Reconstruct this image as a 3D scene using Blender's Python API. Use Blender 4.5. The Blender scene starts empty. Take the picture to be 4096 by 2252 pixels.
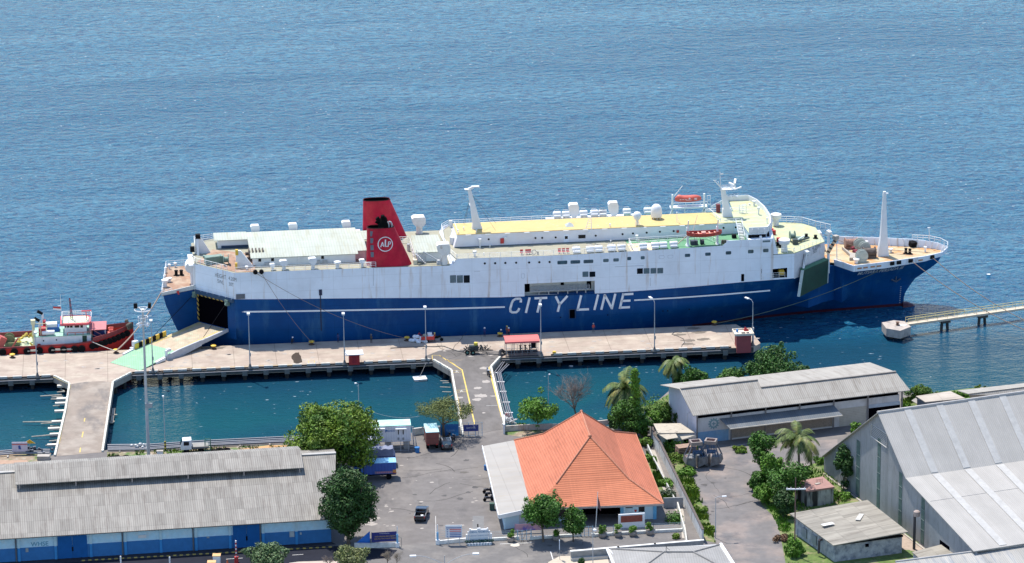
import bpy,bmesh,math,random
from mathutils import Vector,Matrix,noise
random.seed(7)
R=math.radians
SC=bpy.context.scene
COL=SC.collection
PITCH,ROLL,FW,DIST=R(17.5),0.010,3.7,720.0
_r0,_u0,_f=Vector((1,0,0)),Vector((0,math.sin(PITCH),math.cos(PITCH))),Vector((0,math.cos(PITCH),-math.sin(PITCH)))
CR=(_r0*math.cos(ROLL)-_u0*math.sin(ROLL)).normalized()
CU=(_u0*math.cos(ROLL)+_r0*math.sin(ROLL)).normalized()
CP=-_f*DIST
cam=bpy.data.cameras.new('camera');co=bpy.data.objects.new('camera',cam);COL.objects.link(co)
co.matrix_world=Matrix(((CR.x,CU.x,-_f.x,CP.x),(CR.y,CU.y,-_f.y,CP.y),(CR.z,CU.z,-_f.z,CP.z),(0,0,0,1)))
cam.sensor_fit='HORIZONTAL';cam.sensor_width=36;cam.lens=36*FW
cam.clip_start=5;cam.clip_end=20000
SC.camera=co
SUN_EL=R(66);SDX,SDY=0.58,-0.81
w=bpy.data.worlds.new('World');SC.world=w;w.use_nodes=True
nt=w.node_tree;nt.nodes.clear()
sky=nt.nodes.new('ShaderNodeTexSky');sky.sky_type='NISHITA';sky.sun_disc=False
sky.sun_elevation=SUN_EL;sky.sun_rotation=math.atan2(-SDX,-SDY)
sky.air_density=1.0;sky.dust_density=0.3;sky.ozone_density=1.6;sky.altitude=100
bg=nt.nodes.new('ShaderNodeBackground');bg.inputs['Strength'].default_value=0.15
wo=nt.nodes.new('ShaderNodeOutputWorld')
nt.links.new(sky.outputs[0],bg.inputs[0]);nt.links.new(bg.outputs[0],wo.inputs[0])
sd=Vector((SDX*math.cos(SUN_EL),SDY*math.cos(SUN_EL),-math.sin(SUN_EL))).normalized()
sl=bpy.data.lights.new('sun','SUN');sl.energy=3.8;sl.angle=R(0.5);sl.color=(1.0,0.93,0.83)
so=bpy.data.objects.new('sun',sl);COL.objects.link(so);so.rotation_euler=sd.to_track_quat('-Z','Y').to_euler()
SC.view_settings.view_transform='Standard';SC.view_settings.look='None'
SC.view_settings.exposure=0.8;SC.view_settings.gamma=1;SC.view_settings.use_curve_mapping=False
SC.render.engine='CYCLES'
Z={'1':(0,1000,2.575),'2':(600,700,2.1458),'3':(1700,700,3.219),'4':(2400,660,2.861),'5':(3000,740,2.145),'6':(2000,1050,2.1467),'r5':(600,1200,1.7173),'A':(3060,840,8.85),'B':(620,880,5.058),'C':(560,1100,4.72),'D':(400,1280,4.6),'E':(3080,900,5.058),'G':(2960,740,5.447),'H':(2800,680,4.718),'I':(1380,760,4.165),'o':(1900,1350,1.57),'w':(2900,1350,1.5702),'k':(1100,1550,2.017),'W':(0,1450,1.7657),'L':(2300,880,3.68),'Q':(3260,900,4.293),'T':(0,1190,4.6),'N':(2550,1480,3.22),'f':(1950,1980,3.22),'p':(1400,1650,4.568),'s':(1350,2050,4.293),'c':(1800,1400,3.934),'l':(0,1480,3.726),'v':(3500,1950,4.322),'x':(2600,2100,3.68),'y':(2000,2050,2.576),'u':(3450,1500,3.988),'m':(600,2050,2.862),'q':(1550,1280,5.152),'a':(0,0,1.0)}
def px(k,x,y):
 a=Z[k];return a[0]+x/a[2],a[1]+y/a[2]
def ray(k,x,y):
 x,y=px(k,x,y);return _f*(FW*4096)+CR*(x-2048)-CU*(y-1126)
def g(k,x,y,z=0.0):
 d=ray(k,x,y);return CP+d*((z-CP.z)/d.z)
def project(p):
 d=p-CP;q=d.dot(_f);return 2048+FW*4096*d.dot(CR)/q,1126-FW*4096*d.dot(CU)/q
def hgt(base,k,x,y):
 ty=px(k,x,y)[1];lo,hi=0.0,60.0
 for _ in range(40):
  m=(lo+hi)/2
  if project(base+Vector((0,0,m)))[1]>ty:lo=m
  else:hi=m
 return lo
class Frame:
 def __init__(s,o,ang):
  s.o=Vector((o[0],o[1],0));s.a=ang
  s.e1=Vector((math.cos(ang),math.sin(ang),0));s.e2=Vector((-math.sin(ang),math.cos(ang),0))
 def loc(s,p):q=p-s.o;return Vector((q.dot(s.e1),q.dot(s.e2),p.z))
 def W(s,x,y,z=0.0):return s.o+s.e1*x+s.e2*y+Vector((0,0,z))
 def on(s,k,x,y,z=0.0):return s.loc(g(k,x,y,z))
 def side(s,k,x,y,t=0.0):
  d=ray(k,x,y);q=((s.o-CP).dot(s.e2)+t)/d.dot(s.e2);return s.loc(CP+d*q)
PF=Frame(g('a',600,1491),R(5.8))
SF=Frame(PF.W(0,14.2),R(6.6))
WATER=-2.3
def lnk(t,a,b):t.links.new(a,b)
MATS={}
def mat(name,col,rough=0.7,metal=0.0,var=0.12,scale=1.0,col2=None,blot=None,bump=0.0,stretch=(1,1,1),stripe=None,coat=0.0,contrast=0.25,spec=0.5,trans=0.0,island=0.0,blot2=None,seams=None):
 """procedural paint: base colour, noise mottling, optional blotches of a second colour and optional stripes"""
 if name in MATS:return MATS[name]
 m=bpy.data.materials.new(name);m.use_nodes=True;t=m.node_tree;b=t.nodes['Principled BSDF']
 b.inputs['Roughness'].default_value=rough;b.inputs['Metallic'].default_value=metal
 b.inputs['Specular IOR Level'].default_value=spec;b.inputs['Coat Weight'].default_value=coat
 tc=t.nodes.new('ShaderNodeTexCoord');mp=t.nodes.new('ShaderNodeMapping');mp.inputs['Scale'].default_value=stretch
 lnk(t,tc.outputs['Object'],mp.inputs[0])
 n=t.nodes.new('ShaderNodeTexNoise');n.inputs['Scale'].default_value=scale;n.inputs['Detail'].default_value=5;n.inputs['Roughness'].default_value=.65
 lnk(t,mp.outputs[0],n.inputs['Vector'])
 def rgb(c):return(c[0],c[1],c[2],1)
 mr=t.nodes.new('ShaderNodeMapRange');mr.inputs['From Min'].default_value=.3;mr.inputs['From Max'].default_value=.7
 mr.inputs['To Min'].default_value=1-var;mr.inputs['To Max'].default_value=1+var
 lnk(t,n.outputs[0],mr.inputs[0]);val=mr.outputs[0]
 cur=None
 base=t.nodes.new('ShaderNodeRGB');base.outputs[0].default_value=rgb(col);cur=base.outputs[0]
 def mix(fac,a,bcol):
  x=t.nodes.new('ShaderNodeMix');x.data_type='RGBA';lnk(t,fac,x.inputs[0]);lnk(t,a,x.inputs[6])
  if isinstance(bcol,tuple):x.inputs[7].default_value=rgb(bcol)
  else:lnk(t,bcol,x.inputs[7])
  return x.outputs[2]
 for bl in(blot,blot2):
  if bl:
   c2,sc,lo,hi=bl[:4];st=bl[4]if len(bl)>4 else(1,1,1)
   mp2=t.nodes.new('ShaderNodeMapping');mp2.inputs['Scale'].default_value=st;mp2.inputs['Location'].default_value=(sc*3.1,7.7,1.3);lnk(t,tc.outputs['Object'],mp2.inputs[0])
   n2=t.nodes.new('ShaderNodeTexNoise');n2.inputs['Scale'].default_value=sc;n2.inputs['Detail'].default_value=6;n2.inputs['Roughness'].default_value=.62
   lnk(t,mp2.outputs[0],n2.inputs['Vector'])
   r2=t.nodes.new('ShaderNodeMapRange');r2.inputs['From Min'].default_value=lo;r2.inputs['From Max'].default_value=hi
   lnk(t,n2.outputs[0],r2.inputs[0]);cur=mix(r2.outputs[0],cur,c2)
 if stripe:
  ax,per,c3,duty=stripe[:4];dg=stripe[4]if len(stripe)>4 else 0
  sp=t.nodes.new('ShaderNodeSeparateXYZ');lnk(t,tc.outputs['Object'],sp.inputs[0])
  v=sp.outputs[ax]
  if dg:
   ad=t.nodes.new('ShaderNodeMath');ad.operation='MULTIPLY_ADD';lnk(t,sp.outputs[stripe[5]],ad.inputs[0]);ad.inputs[1].default_value=dg;lnk(t,v,ad.inputs[2]);v=ad.outputs[0]
  dv=t.nodes.new('ShaderNodeMath');dv.operation='DIVIDE';lnk(t,v,dv.inputs[0]);dv.inputs[1].default_value=per
  fr=t.nodes.new('ShaderNodeMath');fr.operation='FRACT';lnk(t,dv.outputs[0],fr.inputs[0])
  ls=t.nodes.new('ShaderNodeMath');ls.operation='LESS_THAN';lnk(t,fr.outputs[0],ls.inputs[0]);ls.inputs[1].default_value=duty
  cur=mix(ls.outputs[0],cur,c3)
 if seams:
  sp3=t.nodes.new('ShaderNodeSeparateXYZ');lnk(t,tc.outputs['Object'],sp3.inputs[0])
  for q in(0,2):
   if not seams[q+1]:continue
   d1=t.nodes.new('ShaderNodeMath');d1.operation='DIVIDE';lnk(t,sp3.outputs[seams[q]],d1.inputs[0]);d1.inputs[1].default_value=seams[q+1]
   d2=t.nodes.new('ShaderNodeMath');d2.operation='FRACT';lnk(t,d1.outputs[0],d2.inputs[0])
   d3=t.nodes.new('ShaderNodeMath');d3.operation='LESS_THAN';lnk(t,d2.outputs[0],d3.inputs[0]);d3.inputs[1].default_value=seams[4]/seams[q+1]
   d4=t.nodes.new('ShaderNodeMath');d4.operation='MULTIPLY_ADD';lnk(t,d3.outputs[0],d4.inputs[0]);d4.inputs[1].default_value=-seams[5];d4.inputs[2].default_value=1
   d5=t.nodes.new('ShaderNodeMath');d5.operation='MULTIPLY';lnk(t,d4.outputs[0],d5.inputs[0]);lnk(t,val,d5.inputs[1]);val=d5.outputs[0]
 if island:
  ge=t.nodes.new('ShaderNodeNewGeometry');r4=t.nodes.new('ShaderNodeMapRange');r4.inputs['To Min'].default_value=1-island;r4.inputs['To Max'].default_value=1+island
  lnk(t,ge.outputs['Random Per Island'],r4.inputs[0]);ml=t.nodes.new('ShaderNodeMath');ml.operation='MULTIPLY';lnk(t,val,ml.inputs[0]);lnk(t,r4.outputs[0],ml.inputs[1]);val=ml.outputs[0]
 vm=t.nodes.new('ShaderNodeVectorMath');vm.operation='SCALE';lnk(t,cur,vm.inputs[0]);lnk(t,val,vm.inputs['Scale'])
 lnk(t,vm.outputs[0],b.inputs['Base Color'])
 if bump:
  bp=t.nodes.new('ShaderNodeBump');bp.inputs['Strength'].default_value=bump;bp.inputs['Distance'].default_value=.05
  lnk(t,n.outputs[0],bp.inputs['Height']);lnk(t,bp.outputs[0],b.inputs['Normal'])
 MATS[name]=m;return m
def sheet_roof(name,col,axis=0,rib=.30,sheet=(1.0,2.6),tone=.16,dirt=(.10,.09,.08),dirt_amt=.35,ribdark=.72,rough=.75,streak_axis=1):
 """corrugated or tiled roofing: sheets of slightly different tone, ribs as bump and a dark valley, stains down the slope"""
 if name in MATS:return MATS[name]
 m=bpy.data.materials.new(name);m.use_nodes=True;t=m.node_tree;b=t.nodes['Principled BSDF']
 b.inputs['Roughness'].default_value=rough;b.inputs['Specular IOR Level'].default_value=.3
 tc=t.nodes.new('ShaderNodeTexCoord');sp=t.nodes.new('ShaderNodeSeparateXYZ');lnk(t,tc.outputs['Object'],sp.inputs[0])
 def M(op,a,bb=None,c=None):
  x=t.nodes.new('ShaderNodeMath');x.operation=op
  for i,q in enumerate((a,bb,c)):
   if q is None:continue
   if isinstance(q,(int,float)):x.inputs[i].default_value=q
   else:lnk(t,q,x.inputs[i])
  return x.outputs[0]
 u,v=sp.outputs[axis],sp.outputs[1-axis]
 ci=M('FLOOR',M('DIVIDE',u,sheet[0]));ri=M('FLOOR',M('DIVIDE',v,sheet[1]))
 cb=t.nodes.new('ShaderNodeCombineXYZ');lnk(t,ci,cb.inputs[0]);lnk(t,ri,cb.inputs[1])
 wn=t.nodes.new('ShaderNodeTexWhiteNoise');wn.noise_dimensions='2D';lnk(t,cb.outputs[0],wn.inputs['Vector'])
 tone_v=M('MULTIPLY_ADD',wn.outputs['Value'],tone,1-tone*.6)
 fr=M('FRACT',M('DIVIDE',u,rib));tri=M('ABSOLUTE',M('SUBTRACT',M('MULTIPLY',fr,2.0),1.0))
 ribv=M('MULTIPLY_ADD',M('POWER',tri,2.0),-(1-ribdark),1.0)
 fr2=M('FRACT',M('DIVIDE',v,sheet[1]));seam=M('MULTIPLY_ADD',M('LESS_THAN',fr2,.05),-.12,1.0)
 mp=t.nodes.new('ShaderNodeMapping');s3=[1.6,1.6,.5];s3[1-axis]=.16;mp.inputs['Scale'].default_value=s3;lnk(t,tc.outputs['Object'],mp.inputs[0])
 n=t.nodes.new('ShaderNodeTexNoise');n.inputs['Scale'].default_value=1.0;n.inputs['Detail'].default_value=6;n.inputs['Roughness'].default_value=.7;lnk(t,mp.outputs[0],n.inputs['Vector'])
 mr=t.nodes.new('ShaderNodeMapRange');mr.inputs['From Min'].default_value=.48;mr.inputs['From Max'].default_value=.75;mr.inputs['To Max'].default_value=dirt_amt*1.6;lnk(t,n.outputs[0],mr.inputs[0])
 x=t.nodes.new('ShaderNodeMix');x.data_type='RGBA';lnk(t,mr.outputs[0],x.inputs[0]);x.inputs[6].default_value=(*col,1);x.inputs[7].default_value=(*dirt,1)
 n2=t.nodes.new('ShaderNodeTexNoise');n2.inputs['Scale'].default_value=.25;n2.inputs['Detail'].default_value=4;lnk(t,tc.outputs['Object'],n2.inputs['Vector'])
 tot=M('MULTIPLY',M('MULTIPLY',tone_v,ribv),M('MULTIPLY',seam,M('MULTIPLY_ADD',n2.outputs[0],.3,.85)))
 vm=t.nodes.new('ShaderNodeVectorMath');vm.operation='SCALE';lnk(t,x.outputs[2],vm.inputs[0]);lnk(t,tot,vm.inputs['Scale'])
 lnk(t,vm.outputs[0],b.inputs['Base Color'])
 bp=t.nodes.new('ShaderNodeBump');bp.inputs['Strength'].default_value=.5;bp.inputs['Distance'].default_value=.04;lnk(t,tri,bp.inputs['Height']);lnk(t,bp.outputs[0],b.inputs['Normal'])
 MATS[name]=m;return m
WHITE=mat('white_paint',(.70,.71,.72),.45,var=.06,scale=.6)
HULLW=mat('hull_white',(.72,.78,.86),.5,spec=.3,var=.06,scale=.35,seams=(0,8.4,2,2.35,.08,.11),blot=((.50,.40,.33),.8,.565,.74,(1.3,1,.10)),blot2=((.62,.66,.72),.12,.5,.8,(1,1,.6)))
HULLB=mat('hull_blue',(.001,.060,.205),.5,spec=.18,var=.12,scale=.25,seams=(0,8.4,2,2.1,.09,.14),blot=((.03,.12,.25),.45,.53,.74,(1,1,.22)),blot2=((.001,.040,.150),.07,.45,.75))
BOOT=mat('boot_red',(.06,.008,.018),.5)
RAILW=mat('rail_white',(.78,.79,.79),.5,var=.03)
YELLOWD=mat('deck_yellow',(.52,.385,.155),.75,var=.06,scale=.5,blot=((.56,.48,.30),1.3,.60,.72),blot2=((.62,.40,.18),.35,.6,.8))
GREENP=mat('deck_pale_green',(.38,.42,.27),.75,var=.07,scale=.6,blot=((.50,.44,.20),.5,.48,.68),blot2=((.60,.62,.52),1.6,.66,.72))
GREEND=mat('deck_green',(.09,.25,.13),.7,var=.15,scale=.8)
DECKG=mat('deck_grey',(.29,.28,.21),.8,var=.12,scale=.7,blot=((.30,.24,.18),.6,.55,.75))
RUST=mat('deck_rust',(.30,.18,.12),.85,var=.18,scale=.8,blot=((.38,.30,.22),.5,.45,.65),blot2=((.18,.09,.06),1.1,.58,.72))
RUSTG=mat('deck_forecastle',(.46,.38,.24),.85,var=.12,scale=.7,blot=((.50,.22,.08),.32,.47,.62),blot2=((.40,.44,.34),.5,.6,.75))
REDF=mat('funnel_red',(.43,.009,.034),.6,spec=.2,var=.25,scale=.45,blot=((.50,.04,.05),.5,.45,.75,(1,1,.5)))
BLACK=mat('black_paint',(.006,.006,.008),.7,spec=.15)
SOOT=mat('soot',(.006,.006,.006),.9,spec=.05)
DARKG=mat('dark_glass',(.004,.007,.013),.15,spec=.3,var=.05)
GLASS=mat('grey_glass',(.10,.15,.18),.15,var=.35,scale=1.5)
VOID=mat('dark_interior',(.002,.002,.004),1.0,spec=0)  # near-black colour stands in for the shade inside openings
STEEL=mat('galvanised',(.42,.44,.46),.5,metal=.3,var=.08,scale=2)
GREYP=mat('grey_paint',(.28,.30,.31),.6)
WGREEN=mat('winch_green',(.16,.24,.20),.6,var=.2)
RED=mat('red_paint',(.45,.03,.03),.5)
ORANGEB=mat('lifeboat_orange',(.50,.09,.06),.45,var=.08)
YEL=mat('yellow_paint',(.70,.45,.05),.6,var=.15,scale=2)
HAZS=mat('hazard_stripe',(.60,.40,.06),.6,var=.2,scale=2,stripe=(0,1.1,(.02,.02,.02),.5,1.0,1))
TAN=mat('ramp_tan',(.42,.34,.24),.85,var=.16,scale=.8,blot=((.40,.45,.33),.5,.5,.7),stripe=(0,.35,(.42,.33,.24),.25))
RAMPG=mat('ramp_green',(.22,.39,.25),.75,var=.10,scale=.6,blot=((.45,.48,.30),.7,.58,.75),stripe=(0,.40,(.24,.50,.30),.25))
DGREEN=mat('ramp_dark_green',(.008,.045,.028),.6,var=.25,scale=.5)
PGREEN=mat('pale_green_sheet',(.62,.72,.66),.6)
CONC=mat('quay_concrete',(.35,.285,.235),.9,spec=.2,var=.14,scale=.35,seams=(0,7.5,1,4.4,.12,.30),blot=((.41,.35,.285),.22,.45,.62,(1,1.7,1)),blot2=((.27,.22,.18),.45,.60,.78),bump=.2)
CONC2=mat('quay_concrete_grey',(.128,.119,.113),.9,spec=.2,var=.12,scale=.5,blot=((.165,.153,.145),.3,.45,.62,(1,.3,1)),blot2=((.115,.11,.11),.35,.58,.76))
ASPH=mat('asphalt',(.152,.141,.135),.92,spec=.2,var=.12,scale=.6,blot=((.20,.184,.172),.11,.47,.66),blot2=((.09,.086,.088),.16,.58,.74,(1,.5,1)))
ASPH2=mat('asphalt_worn',(.155,.146,.143),.92,spec=.2,var=.14,scale=.45,blot=((.225,.192,.175),.15,.46,.60),blot2=((.115,.11,.115),.22,.55,.70))
ROADM=mat('road_asphalt',(.145,.138,.134),.92,spec=.2,var=.12,scale=.8,blot=((.21,.195,.18),.2,.5,.7))
DIRT=mat('dirt',(.26,.20,.14),.95,var=.2,scale=.5,blot=((.09,.15,.04),.35,.46,.58),blot2=((.36,.33,.28),.9,.56,.7))
KERB=mat('kerb_concrete',(.36,.33,.29),.85,var=.16,scale=1.2)
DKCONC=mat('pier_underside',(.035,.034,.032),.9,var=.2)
TYRE=mat('rubber',(.008,.008,.009),.9,spec=.1)
LINEY=mat('line_yellow',(.62,.45,.10),.8,var=.15,scale=2.5,blot=((.34,.30,.24),2.2,.55,.7))
LINEW=mat('line_white',(.60,.60,.58),.8,var=.1,scale=2,blot=((.30,.29,.28),2.5,.56,.7))
WOOD=mat('weathered_wood',(.42,.38,.31),.9,var=.2,scale=2)
PIPE=mat('pipe_grey',(.20,.20,.22),.5,var=.15)
ROPE=mat('rope',(.22,.16,.12),.9)
BARK=mat('bark',(.13,.10,.075),.95,var=.25,scale=3)
CLOTHN=mat('navy_cloth',(.012,.018,.07),.9)
SKIN=mat('skin',(.22,.12,.075),.6)
class MB:
 def __init__(s):s.v=[];s.f=[];s.mi=[];s.m=0
 def add(s,vs,fs):
  n=len(s.v);s.v+=[tuple(q)for q in vs];s.f+=[tuple(i+n for i in q)for q in fs];s.mi+=[s.m]*len(fs);return s
 def box(s,x0,x1,y0,y1,z0,z1):
  return s.add([(x0,y0,z0),(x1,y0,z0),(x1,y1,z0),(x0,y1,z0),(x0,y0,z1),(x1,y0,z1),(x1,y1,z1),(x0,y1,z1)],[(0,3,2,1),(4,5,6,7),(0,1,5,4),(1,2,6,5),(2,3,7,6),(3,0,4,7)])
 def hexa(s,p):
  return s.add(p,[(0,3,2,1),(4,5,6,7),(0,1,5,4),(1,2,6,5),(2,3,7,6),(3,0,4,7)])
 def obox(s,c,size,rz=0.0,rx=0.0,ry=0.0):
  m=Matrix.Rotation(rz,3,'Z')@Matrix.Rotation(ry,3,'Y')@Matrix.Rotation(rx,3,'X');c=Vector(c);hx,hy,hz=size[0]/2,size[1]/2,size[2]/2
  return s.hexa([c+m@Vector(q)for q in((-hx,-hy,-hz),(hx,-hy,-hz),(hx,hy,-hz),(-hx,hy,-hz),(-hx,-hy,hz),(hx,-hy,hz),(hx,hy,hz),(-hx,hy,hz))])
 def prism(s,poly,z0,z1):
  n=len(poly);f0=z0 if callable(z0)else(lambda x,y:z0);f1=z1 if callable(z1)else(lambda x,y:z1)
  s.add([(p[0],p[1],f0(*p[:2]))for p in poly]+[(p[0],p[1],f1(*p[:2]))for p in poly],[tuple(range(n-1,-1,-1)),tuple(range(n,2*n))]+[(i,(i+1)%n,n+(i+1)%n,n+i)for i in range(n)]);return s
 def xprism(s,prof,x0,x1):
  n=len(prof);s.add([(x0,p[0],p[1])for p in prof]+[(x1,p[0],p[1])for p in prof],[tuple(range(n)),tuple(range(2*n-1,n-1,-1))]+[(i,n+i,n+(i+1)%n,(i+1)%n)for i in range(n)]);return s
 def yprism(s,prof,y0,y1):
  n=len(prof);s.add([(p[0],y0,p[1])for p in prof]+[(p[0],y1,p[1])for p in prof],[tuple(range(n)),tuple(range(2*n-1,n-1,-1))]+[(i,n+i,n+(i+1)%n,(i+1)%n)for i in range(n)]);return s
 def face(s,*pts):return s.add(pts,[tuple(range(len(pts)))])
 def slab(s,pts,th):
  n=len(pts);s.add(list(pts)+[(p[0],p[1],p[2]-th)for p in pts],[tuple(range(n)),tuple(range(2*n-1,n-1,-1))]+[(i,n+i,n+(i+1)%n,(i+1)%n)for i in range(n)]);return s
 def tube(s,p0,p1,r0,r1=None,n=8,cap=True):
  r1=r0 if r1 is None else r1;p0,p1=Vector(p0),Vector(p1);d=(p1-p0)
  if d.length<1e-6:return s
  q=d.normalized().to_track_quat('Z','Y');ring=[q@Vector((math.cos(2*math.pi*i/n),math.sin(2*math.pi*i/n),0))for i in range(n)]
  fs=[(i,(i+1)%n,n+(i+1)%n,n+i)for i in range(n)]
  if cap:fs+=[tuple(range(n-1,-1,-1)),tuple(range(n,2*n))]
  return s.add([p0+a*r0 for a in ring]+[p1+a*r1 for a in ring],fs)
 def path(s,pts,r,n=6):
  for a,b in zip(pts[:-1],pts[1:]):s.tube(a,b,r,r,n)
  return s
 def lathe(s,c,prof,n=16,axis='Z',sx=1.0,sy=1.0):
  c=Vector(c);vs=[]
  for r,h in prof:
   for i in range(n):
    a=2*math.pi*i/n;x,y=r*math.cos(a)*sx,r*math.sin(a)*sy
    vs.append(c+(Vector((x,y,h))if axis=='Z' else Vector((h,x,y))if axis=='X' else Vector((x,h,y))))
  fs=[(j*n+i,j*n+(i+1)%n,(j+1)*n+(i+1)%n,(j+1)*n+i)for j in range(len(prof)-1)for i in range(n)]
  fs+=[tuple(range(n-1,-1,-1)),tuple(range((len(prof)-1)*n,len(prof)*n))]
  return s.add(vs,fs)
 def sphere(s,c,r,n=12,sz=1.0,sx=1.0,sy=1.0):
  return s.lathe(c,[(max(r*math.sin(math.pi*i/8),.004),-r*sz*math.cos(math.pi*i/8))for i in range(9)],n,'Z',sx,sy)
 def rail(s,pts,h=1.0,r=.03,rows=3,step=1.6,n=4):
  for k in range(rows):
   zz=h*(k+1)/rows;s.path([Vector(p)+Vector((0,0,zz))for p in pts],r if k==rows-1 else r*.75,n)
  for a,b in zip(pts[:-1],pts[1:]):
   a,b=Vector(a),Vector(b);m=max(1,round((b-a).length/step))
   for i in range(m+1):q=a.lerp(b,i/m);s.tube(q,q+Vector((0,0,h)),r,r,n)
  return s
 def build(s,name,mats,parent=None,smooth=False,label=None,cat=None,group=None,kind=None,weld=False):
  me=bpy.data.meshes.new(name);me.from_pydata(s.v,[],s.f)
  mats=mats if isinstance(mats,(list,tuple))else[mats]
  for m in mats:me.materials.append(m)
  if len(mats)>1:me.polygons.foreach_set('material_index',s.mi)
  if smooth:me.polygons.foreach_set('use_smooth',[True]*len(s.f))
  if len(s.f)<60000 and not smooth=='leaf':
   bm=bmesh.new();bm.from_mesh(me)
   if weld:bmesh.ops.remove_doubles(bm,verts=bm.verts,dist=.001)
   bmesh.ops.recalc_face_normals(bm,faces=bm.faces);bm.to_mesh(me);bm.free()
  me.update()
  if smooth is True:me.set_sharp_from_angle(angle=R(40))
  o=bpy.data.objects.new(name,me);COL.objects.link(o)
  if parent:o.parent=parent
  tag(o,label,cat,group,kind);return o
def tag(o,label=None,cat=None,group=None,kind=None):
 if label:o['label']=label
 if cat:o['category']=cat
 if group:o['group']=group
 if kind:o['kind']=kind
 return o
def thing(name,label,cat,loc=(0,0,0),rz=0.0,group=None):
 o=bpy.data.objects.new(name,None);o.empty_display_size=.5;COL.objects.link(o);o.location=loc;o.rotation_euler=(0,0,rz)
 return tag(o,label,cat,group)
def fthing(name,label,cat,fr,group=None):return thing(name,label,cat,fr.o,fr.a,group)
def copy_tree(o,parent=None):
 c=o.copy();COL.objects.link(c)
 if parent:c.parent=parent
 for ch in list(o.children):copy_tree(ch,c)
 return c
def dup(o,loc,rz,label=None,scale=None):
 c=copy_tree(o);c.location=loc;c.rotation_euler=(0,0,rz)
 if label:c['label']=label
 if scale:c.scale=scale
 return c
def text_mesh(body,size,name='lettering',mat_=None,shear=0.0,bold=0.0,width=None,align='CENTER'):
 cu=bpy.data.curves.new(name,'FONT');cu.body=body;cu.size=size;cu.shear=shear;cu.offset=bold;cu.align_x=align;cu.align_y='CENTER';cu.resolution_u=3
 ob=bpy.data.objects.new(name,cu);COL.objects.link(ob);dg=bpy.context.evaluated_depsgraph_get()
 me=bpy.data.meshes.new_from_object(ob.evaluated_get(dg));bpy.data.objects.remove(ob);bpy.data.curves.remove(cu)
 if width:
  xs=[v.co.x for v in me.vertices];k=width/(max(xs)-min(xs))
  for v in me.vertices:v.co.x*=k
 me.materials.clear();me.materials.append(mat_);return me
def put_text(body,size,origin,right,up,mat_,parent,name='lettering',**kw):
 """lettering lying on a surface: origin = centre, right/up = directions in the parent's axes"""
 me=text_mesh(body,size,name,mat_,**kw);r,u=Vector(right).normalized(),Vector(up).normalized();n=r.cross(u).normalized()
 for v in me.vertices:v.co=Vector(origin)+r*v.co.x+u*v.co.y
 o=bpy.data.objects.new(name,me);COL.objects.link(o);o.parent=parent;return o
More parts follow.
